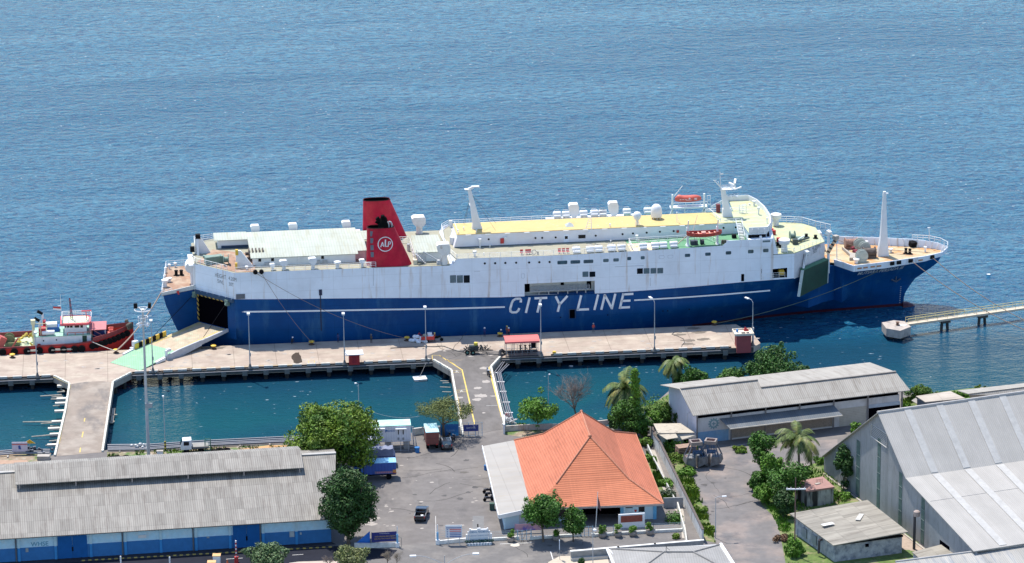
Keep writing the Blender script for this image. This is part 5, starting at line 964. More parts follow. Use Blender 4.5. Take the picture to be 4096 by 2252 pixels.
m=MB();m.rail([(127.3,7.3,FC),(128.2,6.0,FC)],.9,.04,2,.7);m.tube((127.6,7.0,FC),(127.5,7.0,13.3),.08);m.tube((127.5,7,12.5),(126.6,7.5,13.6),.06);m.build('forecastle_rail',RAILW,SHIP)
m=MB();m.hexa([(125.3,15.5,FC),(127.2,15.5,FC),(127.2,17.5,FC),(125.3,17.5,FC),(125.3,15.5,11.3),(126.4,15.5,11.3),(126.4,17.5,11.3),(125.3,17.5,11.3)]);m.build('break_wall',WHITE,SHIP)
q=SF.on('5',1138,603,FC);bx,by=q.x,q.y;Ht=SF.side('5',1143,68,by).z;m=MB();taper(m,(bx,by),1.05,.8,(bx+.1,by),.62,.55,FC,FC+3.8);taper(m,(bx+.1,by),.62,.55,(bx+.1,by),.26,.26,FC+3.8,Ht);m.build('bow_mast',WHITE,SHIP)
m=MB();m.obox((bx+.35,by,Ht-.1),(.9,.4,.12));m.obox((bx+.1,by,Ht+.15),(.5,.5,.25));m.rail([(bx-.55,by-.3,FC+2),(bx-.25,by-.3,Ht-.4)],.1,.03,1,.5);m.build('mast_head',WHITE,SHIP)
m=MB();m.tube((bx,by,Ht-.5),(bx-5.5,by+5,FC+1),.02,n=4);m.tube((bx,by,Ht-.5),(bx+5,by+4.2,FC+1),.02,n=4);m.build('mast_stay',MATS['stay_dark'],SHIP)
for kk,x,y,rr in(('Q',800,620,1.15),('Q',850,480,1.1),('Q',770,430,1.2)):
 q=SF.on(kk,x,y+10,FC);m=MB();ang_=0
 m.lathe((q.x,q.y,FC+1.2),[(.3,-.55),(rr,-.5),(rr,-.38),(.5,-.34),(.5,.30),(rr,.34),(rr,.46),(.3,.5)],20,'Y');m.obox((q.x,q.y,FC+.3),(1.6,1.2,.6));m.build('windlass',mat('windlass_grey',(.38,.42,.38),.6,var=.15,scale=2),SHIP,True)
for kk,x,y in(('Q',620,400),('Q',930,560)):
 q=SF.on(kk,x,y,FC);m=MB();m.lathe((q.x,q.y,FC+1.1),[(1.0,-1.2),(1.0,-1.05),(.72,-1.0),(.75,1.0),(1.0,1.05),(1.0,1.2)],16,'X');m.obox((q.x,q.y,FC+.25),(2.4,1.3,.5));m.build('rope_drum',MATS['reel_dark']if y>450 else mat('drum_rusty',(.30,.17,.13),.8,var=.4,scale=2),SHIP)
m=MB()
for x,y in((660,450),(720,520),(690,500)):q=SF.on('Q',x,y,FC);m.obox((q.x,q.y,FC+.6),(.9,.5,.5),.4)
m.build('gearbox',mat('maroon',(.22,.03,.05),.6),SHIP)
c_=[SF.on('Q',*p,FC)for p in((460,420),(620,520),(700,530),(690,610),(590,610),(600,550))];m=MB();m.slab([(p.x,p.y,FC+.55)for p in c_],.55);m.build('coaming',KERB,SHIP)
for kk,x,y,rr,h_ in(('Q',708,655,.6,.9),('Q',1300,470,.42,.75),('Q',1892,465,.3,1.1),('Q',885,350,.35,.9)):q=SF.on(kk,x,y,FC);vent(q.x,q.y,FC,rr,h_)
for x,y in((1560,490),(1628,500)):q=SF.on('Q',x,y,FC);m=MB();m.lathe((q.x,q.y,FC),[(.28,0),(.26,.9),(.33,.95),(.32,1.05),(.05,1.06)],10);m.obox((q.x,q.y,FC+.06),(1.0,.6,.1));m.build('mooring_bitt',BLACK,SHIP)
m=MB();m.obox((143.7,15.0,FC+.6),(1.2,1.0,1.0),.3,.3);m.build('anchor_box',BLACK,SHIP)
m=MB();m.tube((135.5,11,FC+.5),(142.5,9.0,FC+.25),.05,n=4);m.tube((135.5,11.5,FC+1),(145.8,9.3,FC+.5),.05,n=4);m.tube((133,11.5,FC+1.2),(126.5,14,11.4),.05,n=4);m.build('deck_rope',ROPE,SHIP)
def nearpt(s_,z_,off):return Vector((s_,near_off(s_,z_)-off,z_))
for kk,x,y in(('Q',1295,660),('Q',1410,645),('Q',1615,612),('Q',1990,560)):
 for s_ in[lerp_tab([(650,129.9),(1200,136.4),(1900,144.6),(2300,149.5)],x)]:
  y_=T8(s_);m=MB();m.obox((s_,y_-.12,8.15),(.8,.5,.65),.25);m.lathe((s_,y_-.4,8.15),[(.3,-.1),(.3,.1)],8,'Y');m.build('fairlead',BLACK,SHIP)
for x in(750,850,970,1075,1790):
 s_=lerp_tab([(650,129.9),(1200,136.4),(1900,144.6),(2300,149.5)],x);y_=T8(s_);m=MB();m.obox((s_,y_-.12,7.95),(.85,.12,.25),.22);m.build('freeing_port',mat('rust_mark',(.42,.20,.10),.9,var=.3,scale=3),SHIP)
a_,b_=130.9,140.2
def bowp(s_,z_):return Vector((s_,near_off(s_,z_),z_))
me=text_mesh('MUTIARA PERSADA III',1.25,'ship_name',mat('name_grey',(.42,.44,.46),.6),shear=.35,bold=.02,width=1.0)
xs=[v.co.x for v in me.vertices];x0=min(xs)
for v in me.vertices:
 u_=(v.co.x-x0);s_=a_+(b_-a_)*u_;z_=6.62+(v.co.y)*.80;zz=min(7.55,z_);p=bowp(s_,zz);v.co=Vector((p.x,p.y-.32,p.z))
o=bpy.data.objects.new('ship_name',me);COL.objects.link(o);o.parent=SHIP
pa=bowp(139.3,4.0);m=MB();m.tube(pa+Vector((0,-.15,1.0)),pa+Vector((-.1,-.25,-.5)),.12);m.tube(pa+Vector((-1.0,-.3,-.2)),pa+Vector((-.1,-.3,-.7)),.16);m.tube(pa+Vector((.8,-.3,-.1)),pa+Vector((-.1,-.3,-.7)),.16);m.tube(pa+Vector((-.4,-.2,1.0)),pa+Vector((.4,-.2,1.05)),.09);m.build('anchor',mat('anchor_dark',(.05,.07,.12),.6),SHIP)
m=MB()
for i in range(9):p=bowp(140.5,-1.6+i*.42);m.obox((p.x,p.y-.06,p.z),(.25,.04,.12),.3)
m.build('draught_marks',MATS['name_grey'],SHIP)
m=MB()
for kk,x,y in(('6',925,450),('6',520,470),('6',1440,415),('6',1398,416),('6',1625,401),('6',1905,460)):q=SF.side(kk,x,y);m.lathe((q.x,0,q.z),[(.12,-.05),(.12,0)],8,'Y')
m.build('scupper',BLACK,SHIP)
# ================================================================ mooring ropes
def sag(a,b,sg=1.0,n=14):return[a.lerp(b,i/n)-Vector((0,0,sg*4*(i/n)*(1-i/n)))for i in range(n+1)]
def rope(a,b,sg,label,r=.06,mt=ROPE,name='mooring_rope'):m=MB();m.path(sag(a,b,sg),r,5);o=m.build(name,mt);return tag(o,label,'rope','mooring ropes of the ferry')
rb=g('1',1195,1040,.6)
rope(SF.W(3.0,6.0,8.9),rb,1.0,'pale mooring rope from the stern rail down to the dark bollard at the ramp foot',.12,mat('rope_tan',(.42,.32,.25),.9))
rope(SF.W(20.7,-.35,13.2),g('r5',1110,290,.6),.8,'thin steep rope from the aft deck to the bollard between two quay lamps',.04)
rope(SF.W(19.8,-.35,13.2),g('r5',1765,265,.6),1.5,'long thin rope from the aft deck corner to the bollard left of the white sacks',.04)
s1,s2=lerp_tab([(1200,136.4),(1900,144.6)],1630),lerp_tab([(1900,144.6),(2300,149.5)],1990)
rope(SF.W(s1,T8(s1)-.4,8.1),g('a',4230,1370,1.0),1.6,'lower of the two bow ropes running off to the right above the catwalk',.07)
rope(SF.W(s2,T8(s2)-.4,8.1),g('a',4230,1335,1.0),1.6,'upper of the two bow ropes running off to the right above the catwalk',.07)
rope(SF.W(lerp_tab([(650,129.9),(1200,136.4)],1130),5.0,6.9),g('6',1840,525,.7),1.2,'greenish rope from the bow across the blue hull to the bollard at the pier end',.06,mat('rope_green',(.10,.13,.10),.9))
# ================================================================ red tug
TF=Frame(PF.W(0,13.6),R(5.8))
TUG=fthing('tugboat','red hulled tug with white deckhouse moored at the quay left of the ramp','tugboat',TF)
def tg(x,y,t_=0.0):return TF.side('T',x,y,t_)
def tgz(x,y,z_):return TF.on('T',x,y,z_)
TSH=[(-30,1.0),(tg(500,920).x,1.0),(tg(1200,880).x,1.15),(tg(1700,830).x,1.6),(tg(2100,720).x,2.3),(tg(2450,600).x,3.2)]
tsz=lambda s_:lerp_tab(TSH,s_)
xe=tg(2460,700).x
BWd=7.4
m=MB();rings=[]
def tnear(s_,zk):
 k=max(0.0,(s_-(xe-10.5))/10.5);return BWd/2*(k**2.2)+(0 if zk else .35)
for zk in(0,1):
 nr=[(-30,0)]+[(xe-10.5+1.05*i,tnear(xe-10.5+1.05*i,zk))for i in range(11)]
 nr[-1]=(xe,BWd/2)
 far=[(p[0],BWd-p[1])for p in reversed(nr[:-1])]
 rings.append([(x*(1 if zk else .985)if x>0 else x,y,(tsz(x)if zk else-3.0))for x,y in nr+far])
n=len(rings[0]);m.add(rings[0]+rings[1],[(i,(i+1)%n,n+(i+1)%n,n+i)for i in range(n)]+[tuple(range(n-1,-1,-1))]);m.build('hull',mat('tug_red',(.50,.030,.025),.55,spec=.2,var=.15,scale=.8,blot=((.20,.03,.03),.6,.55,.75)),TUG,True)
m=MB();m.face(*[(p[0],BWd/2+(p[1]-BWd/2)*.97,min(p[2]-.25,1.6))for p in rings[1]]);m.build('deck',mat('tug_deck',(.40,.50,.34),.8,var=.15,blot=((.35,.26,.16),.8,.5,.7)),TUG)
m=MB()
for i in range(n-1):
 a,b=Vector(rings[1][i]),Vector(rings[1][i+1]);a2,b2=[Vector((q.x,BWd/2+(q.y-BWd/2)*.95,q.z))for q in(a,b)]
 hh=.25 if a.y<BWd/2 and a.x<tg(1700,830).x else .75
 u_=Vector((0,0,hh));m.hexa([a,b,b2,a2,a+u_,b+u_,b2+u_,a2+u_])
m.build('bulwark',mat('tug_dark_red',(.20,.025,.03),.6,var=.2),TUG)
m=MB();s0=tg(1700,900).x
for i in range(9):
 s_=s0+(xe-s0)*i/9.5;y_=tnear(s_,1);m.lathe((s_,y_-.25,tsz(s_)-.7),[(.2,-.2),(.55,-.22),(.6,0),(.55,.22),(.2,.2)],12,'Y')
m.build('bow_fender_row',TYRE,TUG,kind='stuff')
for x,y in((50,1030),(265,1000),(500,1000),(725,985),(955,985),(1170,980),(1370,955),(1505,960)):
 q=tg(x,y,-.15);m=MB();m.lathe((q.x,-.2,.55),[(.24,-.2),(.62,-.24),(.68,0),(.62,.24),(.24,.2)],14,'Y');m.build('tyre_fender',TYRE,TUG)
for x in(1040,1240,600):q=tg(x,990,-.2);m=MB();m.tube((q.x-.9,-.25,.6),(q.x+.9,-.25,.6),.2);m.build('log_fender',WOOD,TUG)
TW_=mat('tug_white',(.66,.68,.70),.55,var=.08,blot=((.45,.32,.26),1.5,.62,.8,(1,1,.3)))
a,b=tg(640,900,1.1),tg(1680,840,1.1);zt_=tg(1650,690,1.1).z
m=MB();m.box(a.x,b.x,1.1,6.4,.9,zt_);m.build('deckhouse',TW_,TUG)
m=MB();m.box(a.x-.1,b.x+.15,1.0,6.5,zt_,zt_+.08);m.build('boat_deck',mat('tug_deck_green',(.30,.52,.40),.7,var=.1),TUG)
for x0,x1,y0,y1,mt,nm in((1520,1595,700,830,DGREEN,'door'),(1350,1450,720,850,TW_,'door'),(1240,1335,725,855,TW_,'door'),(690,745,850,895,RED,'red_locker')):
 p,q=tg(x0,y1,1.1),tg(x1,y0,1.1);m=MB();m.box(p.x,q.x,1.03,1.1,p.z,q.z);m.build(nm,mt,TUG)
for x,y in((800,795),(1040,780),(1290,745),(1405,740)):q=tg(x,y,1.1);m=MB();m.lathe((q.x,1.08,q.z),[(.14,-.03),(.14,0)],10,'Y');m.build('porthole',BLACK,TUG)
p,q=tg(1190,660,1.7),tg(1590,490,1.7)
m=MB();m.box(p.x,q.x,1.7,5.6,zt_,q.z);wh=m.build('wheelhouse',TW_,TUG)
for x0,x1 in((1165,1215),(1235,1275),(1290,1335),(1375,1455),(1480,1525)):a_,b_=tg(x0,555,1.7),tg(x1,500,1.7);m=MB();m.box(max(a_.x,p.x+.05),b_.x,1.66,1.7,a_.z,b_.z);m.build('window',DARKG,wh)
PINK=mat('tug_roof_red',(.60,.09,.10),.5)
m=MB();r_=[(p.x-.7,1.2),(q.x+.3,1.2),(q.x+.8,2.2),(q.x+.8,5.0),(q.x+.3,6.0),(p.x-.7,6.0)];m.slab([(x,y,q.z+.35)for x,y in r_],.35);m.build('wheelhouse_roof',PINK,wh)
m=MB();m.slab([((x-(p.x+q.x)/2)*.86+(p.x+q.x)/2,(y-3.6)*.8+3.6,q.z+.37)for x,y in r_],.02);m.build('roof_deck',mat('tug_roof_green',(.60,.66,.42),.7),wh)
m=MB();m.rail([(x*.96+.02*p.x,y,q.z+.35)for x,y in r_+[r_[0]]],.85,.05,3,1.2);m.build('roof_rail',RAILW,wh)
mb=tg(1325,430,3.6);mt_=tg(1280,10,3.6);m=MB()
for d in(-.2,.2):m.tube((mb.x+d,3.6,q.z+.3),(mt_.x+d*.3,3.6,mt_.z),.06,n=5)
for i in range(14):f_=i/14;m.tube((mb.x+(mt_.x-mb.x)*f_-.2*(1-f_*.7),3.6,q.z+.3+(mt_.z-q.z-.3)*f_),(mb.x+(mt_.x-mb.x)*(f_+.07)+.2*(1-f_*.7),3.6,q.z+.3+(mt_.z-q.z-.3)*(f_+.07)),.05,n=4)
m.build('lattice_mast',mat('mast_red_black',(.25,.03,.05),.7,stripe=(2,1.0,(.03,.02,.03),.4)),TUG)
fs_=tg(1135,330,4.6);m=MB();m.tube((fs_.x,4.6,zt_),(fs_.x-.1,4.6,fs_.z+4),.03,n=4);m.build('flag_staff',RAILW,TUG)
fl=MB();fl.m=0;fl.face((fs_.x-.05,4.6,fs_.z+1.25),(fs_.x-1.5,4.6,fs_.z+1.45),(fs_.x-1.5,4.6,fs_.z+1.75),(fs_.x-.05,4.6,fs_.z+1.65));fl.m=1;fl.face((fs_.x-.05,4.6,fs_.z+.9),(fs_.x-1.5,4.6,fs_.z+1.15),(fs_.x-1.5,4.6,fs_.z+1.45),(fs_.x-.05,4.6,fs_.z+1.25));fl.build('flag',[RED,WHITE],TUG)
m=MB();x_=tg(1590,260,3).x;m.tube((x_,3,q.z+.35),(x_-.1,3,q.z+2.0),.08);m.obox((x_,3,q.z+2.1),(1.8,.2,.2));m.build('radar',PINK,TUG)
for x,y0,y1,t_ in((790,480,300,4.6),(735,600,430,2.6)):
 a_,b_=tg(x,y0,t_),tg(x,y1,t_);m=MB();m.m=0;m.tube((a_.x,t_,zt_),(a_.x,t_,b_.z),.22,.2);m.m=1;m.tube((a_.x,t_,b_.z),(a_.x-.9,t_,b_.z+.55),.26,.3);m.build('exhaust_stack',[WHITE,BLACK],TUG)
a_,b_=tg(715,735,1.6),tg(840,500,3.2);m=MB();m.box(a_.x,b_.x,1.5,3.2,zt_,zt_+1.4);m.box(a_.x+.8,b_.x,3.4,4.6,zt_,zt_+2.2);m.build('engine_casing',mat('casing_red',(.36,.02,.03),.5),TUG)
for x,y,l_ in((890,670,2.4),):q2=tg(x,y,1.4);m=MB();m.lathe((q2.x,1.7,zt_+.6),[(.05,-l_/2),(.42,-l_/2+.1),(.45,0),(.42,l_/2-.1),(.05,l_/2)],12,'X');m.build('life_raft',WHITE,TUG,True)
q2=tg(960,560,4.6);m=MB();m.m=0;m.box(q2.x-1.0,q2.x+1.3,3.6,5.4,zt_,zt_+.9);m.m=1;m.box(q2.x-1.2,q2.x+.9,3.7,5.3,zt_+.9,zt_+1.5);m.build('rescue_boat',[mat('tug_blue',(.02,.12,.40),.5),WHITE],TUG)
m=MB();q2=tg(610,520,1.4);m.tube((q2.x,1.5,.9),(q2.x,1.5,q2.z+.6),.25);m.obox((q2.x,1.5,q2.z+.7),(.8,.8,.8));m.rail([(q2.x+.2,1.5,zt_),(q2.x+2.4,1.5,zt_)],2.4,.06,3,1.2);m.build('stern_gantry',mat('gantry_cream',(.65,.62,.40),.6),TUG)
m=MB();q2=tgz(560,760,1.0);rnd=random.Random(5)
for i in range(26):m.obox((q2.x+rnd.uniform(-2.0,1.6),1.2+rnd.uniform(0,3.5),1.2+rnd.random()*1.6),(rnd.uniform(.2,.9),.3,rnd.uniform(.1,.4)),rnd.random()*3,rnd.random(),rnd.random())
m.build('deck_machinery',mat('machinery_yellow',(.55,.42,.08),.7,var=.3,scale=2),TUG)
m=MB();q2=tgz(180,800,1.0);m.lathe((q2.x,3,1.9),[(.3,-.8),(1.0,-.75),(1.0,-.6),(.6,-.5),(.6,.5),(1.0,.6),(1.0,.75),(.3,.8)],14,'Y');m.obox((q2.x+.5,2.6,1.3),(2.6,2.2,.7));m.build('towing_winch',mat('winch_olive',(.16,.18,.08),.7,var=.35,scale=2),TUG)
m=MB()
for i in range(3):m.obox((-28+i*4,1.5,1.6),(.25,.25,2.2),0,0,.6)
q2=tgz(30,800,1.0);m.obox((q2.x,2.0,1.8),(1.2,1.4,2.0),.3,0,.5);m.build('tow_frame',mat('frame_coral',(.50,.10,.08),.6),TUG)
a_,b_=tg(1660,580,2.0),tg(1950,500,2.0);m=MB();m.slab([(a_.x-.2,1.2,a_.z+.1),(b_.x,1.2,a_.z+.1),(b_.x+.1,5.2,a_.z+.35),(a_.x-.2,5.2,a_.z+.35)],.1);m.build('awning',mat('awning_pink',(.50,.17,.18),.8),TUG)
for d in(a_.x,b_.x-.2):
 for t_ in(1.4,5.0):m=MB();m.tube((d,t_,1.2),(d,t_,a_.z+.1),.05);m.build('awning_post',RAILW,TUG)
m=MB();q2=tgz(1830,650,1.8);m.obox((q2.x,3.4,2.4),(2.4,2.2,1.4),.2,.2,.2);m.build('tarpaulin',mat('tarp_navy',(.01,.03,.14),.7,var=.4,scale=2),TUG)
m=MB();q2=tgz(2040,650,2.0)
for i in range(9):m.obox((q2.x+rnd.uniform(-1,1),3+rnd.uniform(-1,1.2),2.3+rnd.random()*.9),(.7,.5,.4),rnd.random()*3,rnd.random(),0)
m.build('anchor_windlass',mat('windlass_coral',(.55,.09,.06),.6,var=.2),TUG)
m=MB();m.rail([(b.x+.2,1.3,zt_),(b.x+.2,6.2,zt_)],.9,.04,2,1.2);m.rail([(p.x+.5,1.2,zt_),(b.x,1.2,zt_)],.55,.07,1,1.5);m.tube((b.x+.2,1.4,zt_+1.0),(b.x+3.4,1.6,1.4),.05);m.tube((b.x+.2,1.4,zt_),(b.x+2.9,1.6,1.2),.05);m.build('deck_rail',mat('rail_coral',(.55,.18,.15),.6),TUG)
m=MB()
for i in range(16):a3=rnd.uniform(-1.3,1.3);m.sphere((xe-.3-.8*abs(a3),BWd/2+a3*1.6,tsz(xe)-.3+rnd.random()*.9),.35,8)
m.build('bow_padding',mat('padding_dark',(.10,.09,.07),.9,var=.5,scale=4),TUG)
rope(TF.W(tg(1690,810).x,.2,1.7),rb,.1,'short pale rope from the tug to the dark bollard at the ramp foot',.07,mat('rope_pale',(.5,.48,.42),.9))
# ================================================================ things on the pier
def P0(k,x,y,z=.012):return g(k,x,y,z)
PA=PF.a
t=thing('booth','small red quay booth with a wide white roof slab','booth',P0('r5',1403,437),PA)
m=MB();m.box(-.95,.95,-.7,.7,0,2.0);m.build('wall',RED,t);m=MB();m.box(-1.6,1.6,-1.3,1.3,2.0,2.12);m.build('roof',WHITE,t)
m=MB();m.box(-.35,.35,-.73,-.7,.3,1.7);m.build('door',mat('door_red',(.35,.02,.03),.5),t)
sb,st_=P0('6',60,818),P0('6',330,800)
t=thing('canopy_shelter','open pipe valve shelter with a rounded pink red canopy roof','shelter',PF.W(PF.loc(sb).x,.9),PA)
L_=PF.loc(st_).x-PF.loc(sb).x
for x_ in(0,L_*.25,L_*.5,L_*.78,L_):
 for y_ in(0,2.4):m=MB();m.tube((x_,y_,0),(x_,y_,2.75),.05,n=6);m.build('post',GREYP,t)
m=MB();pr=[(-.55,2.45),(-.5,2.75),(-.1,3.0),(1.2,3.12),(2.5,3.0),(2.95,2.7),(2.95,2.6),(2.4,2.9),(1.2,3.0),(0,2.88),(-.42,2.6)];m.xprism(pr,-.25,L_+.25);m.build('canopy',mat('canopy_pink',(.62,.13,.12),.6,var=.05),t)
m=MB();m.rail([(0,0,0),(L_,0,0)],1.3,.03,3,1.0);m.rail([(0,2.4,0),(L_,2.4,0)],1.3,.03,2,1.2);m.build('rail',GREYP,t)
m=MB()
for y_ in(.5,.9,1.3,1.7):m.tube((-.4,y_,.35),(L_,y_,.35),.12)
for x_ in(2.6,3.5,4.3):m.tube((x_,.9,.3),(x_,.9,1.5),.12);m.lathe((x_,.9,1.5),[(.25,0),(.25,.06)],10);m.tube((x_,.9,1.1),(x_+.4,.9,.9),.09)
m.build('valve_pipes',mat('valve_black',(.02,.02,.025),.5),t)
m=MB();m.path([(-.2,1.1,.3),(-.7,.8,.9),(-1.1,.2,.8),(-1.2,-.4,.1),(-.7,-.9,-.4)],.28,8);m.box(-.2,L_,-.75,-.25,-.55,.1);m.build('pipe_bend',mat('pipe_black',(.03,.03,.035),.5),t)
m=MB();m.box(L_-1.2,L_-.35,.1,.2,1.2,2.3);m.build('notice_board',BLACK,t)
hb=P0('6',2095,740)
t=thing('hut','dark red hut with a pale tray roof at the right end of the pier','hut',hb,PA)
m=MB();m.box(-1.3,1.3,0,2.4,-.8,2.55);m.build('wall',mat('hut_red',(.34,.07,.07),.75,var=.12,blot=((.20,.08,.07),1.2,.58,.75)),t)
m=MB();m.box(-1.75,1.75,-.4,2.8,2.55,2.68);m.box(-1.75,-1.6,-.4,2.8,2.68,2.95);m.box(1.6,1.75,-.4,2.8,2.68,2.95);m.box(-1.6,1.6,-.4,-.25,2.68,2.95);m.box(-1.6,1.6,2.65,2.8,2.68,2.95);m.build('roof',mat('hut_roof',(.62,.56,.46),.8,var=.1),t)
m=MB();m.lathe((-1.0,1.6,2.7),[(.2,0),(.2,.5),(.05,.55)],10);m.build('blue_bucket',mat('bucket_blue',(.02,.2,.5),.5),t)
m=MB();m.obox((0,.7,2.73),(.7,.8,.05));m.obox((.8,.7,2.73),(.5,.7,.05));m.build('solar_panel',DARKG,t)
m=MB();m.add([(.3,1.8,2.7),(1.2,1.8,2.7),(1.2,2.5,2.7),(.3,2.5,2.7),(.5,2.1,3.5)],[(0,1,4),(1,2,4),(2,3,4),(3,0,4)]);m.build('red_cone',RED,t)
m=MB();m.box(1.9,2.05,1.6,2.3,.4,3.3);m.build('sign_board',WHITE,t)
t=thing('drum','short yellow drum standing near the kerb right of the canopy shelter','drum',P0('6',466,792));m=MB();m.lathe((0,0,0),[(.32,0),(.32,.62),(.28,.66),(.05,.66)],12);m.build('body',YEL,t,True)
t=thing('pump_trailer','black wheeled hose pump trailer with a yellow cap left of the canopy shelter','trailer',P0('q',1800,690),PA)
m=MB();m.box(-1.2,1.6,.5,.62,.55,.65);m.box(-1.2,1.6,-.62,-.5,.55,.65);m.tube((1.6,.5,.6),(3.3,0,.5),.06);m.tube((1.6,-.5,.6),(3.3,0,.5),.06);m.build('frame',BLACK,t)
m=MB();rnd=random.Random(9)
for i in range(34):a=rnd.uniform(-1.6,2.4);b=rnd.uniform(-.6,.6);m.tube((a,b,.6+rnd.random()*.4),(a+rnd.uniform(-.5,.5),b+rnd.uniform(-.3,.3),.9+rnd.random()*.9),rnd.uniform(.03,.12),n=5)
m.obox((-.2,0,1.1),(1.6,.9,.9));m.build('pump',mat('pump_dark',(.03,.045,.05),.5,var=.5,scale=4),t)
m=MB();m.lathe((.2,0,1.6),[(.35,0),(.35,.45),(.05,.5)],12);m.build('yellow_cap',mat('cap_yellow',(.55,.45,.05),.6),t)
for x_,y_ in((-.4,-.75),(-.4,.75),(-1.4,-.5)):
 w_=MB();w_.lathe((x_,y_,.42),[(.2,-.1),(.42,-.12),(.42,.12),(.2,.1)],16,'Y');wo_=w_.build('wheel',TYRE,t);w_=MB();w_.lathe((x_,y_,.42),[(.2,-.13),(.2,.13)],12,'Y');w_.build('hub',mat('hub_green',(.08,.2,.16),.6),wo_)
def hose(pts,label,r=.07):m=MB();P_=[Vector(g('q',*p,.08))for p in pts];m.path(P_,r,6);return tag(m.build('hose',mat('hose_dark',(.05,.055,.06),.6)),label,'hose')
hose([(60,578),(400,560),(800,545),(980,550),(1100,535),(1160,540),(1300,590),(1450,640),(1540,655),(1590,620),(1640,570),(1680,565)],'long black hose lying across the quay to the pump trailer')
hose([(1540,655),(1620,670),(1700,685)],'short black hose end passing under the pump trailer',.05);hose([(2030,650),(2060,705),(2200,712),(2430,710)],'black hose from the pump trailer to the canopy shelter')
m=MB();m.path([g('6',*p,.06)for p in((1560,745),(1560,715),(1585,685),(1575,655),(1520,630),(1475,615),(1500,597),(1560,600))],.05,5);tag(m.build('hose',MATS['hose_dark']),'thin grey hose curling on the pale concrete near the pier end','hose')
m=MB();rnd=random.Random(3);c_=g('D',1330,940,.05)
for i in range(22):a=c_+PF.e1*rnd.uniform(-4,3.6)+PF.e2*rnd.uniform(-.3,.5);m.path([a,a+Vector((rnd.uniform(-.8,.8),rnd.uniform(-.4,.4),rnd.random()*.35)),a+Vector((rnd.uniform(-1.4,1.4),rnd.uniform(-.4,.4),.02))],.05,4)
tag(m.build('rope_heap',mat('rope_brown',(.16,.12,.09),.9)),'tangled heap of brown rope along the kerb right of the ramp','rope heap')
t=thing('sack_pile','heap of white sacks beside the red cargo tricycle','sacks',P0('q',620,455));rnd=random.Random(2)
for i,(x_,y_,z_)in enumerate(((-1.2,.3,.25),(-.8,0,.3),(-.4,.3,.35),(0,-.2,.3),(.5,.0,.35),(1.1,-.1,.25),(-.5,.5,.9),(0,.3,.95),(.7,.2,.75),(1.5,-.3,.2),(.2,-.6,.2))):
 m=MB();m.sphere((x_,y_,z_),.42,8,.8,1.0,.8);m.build('sack',mat('sack_white',(.66,.68,.72),.8,var=.12,scale=3),t,True)
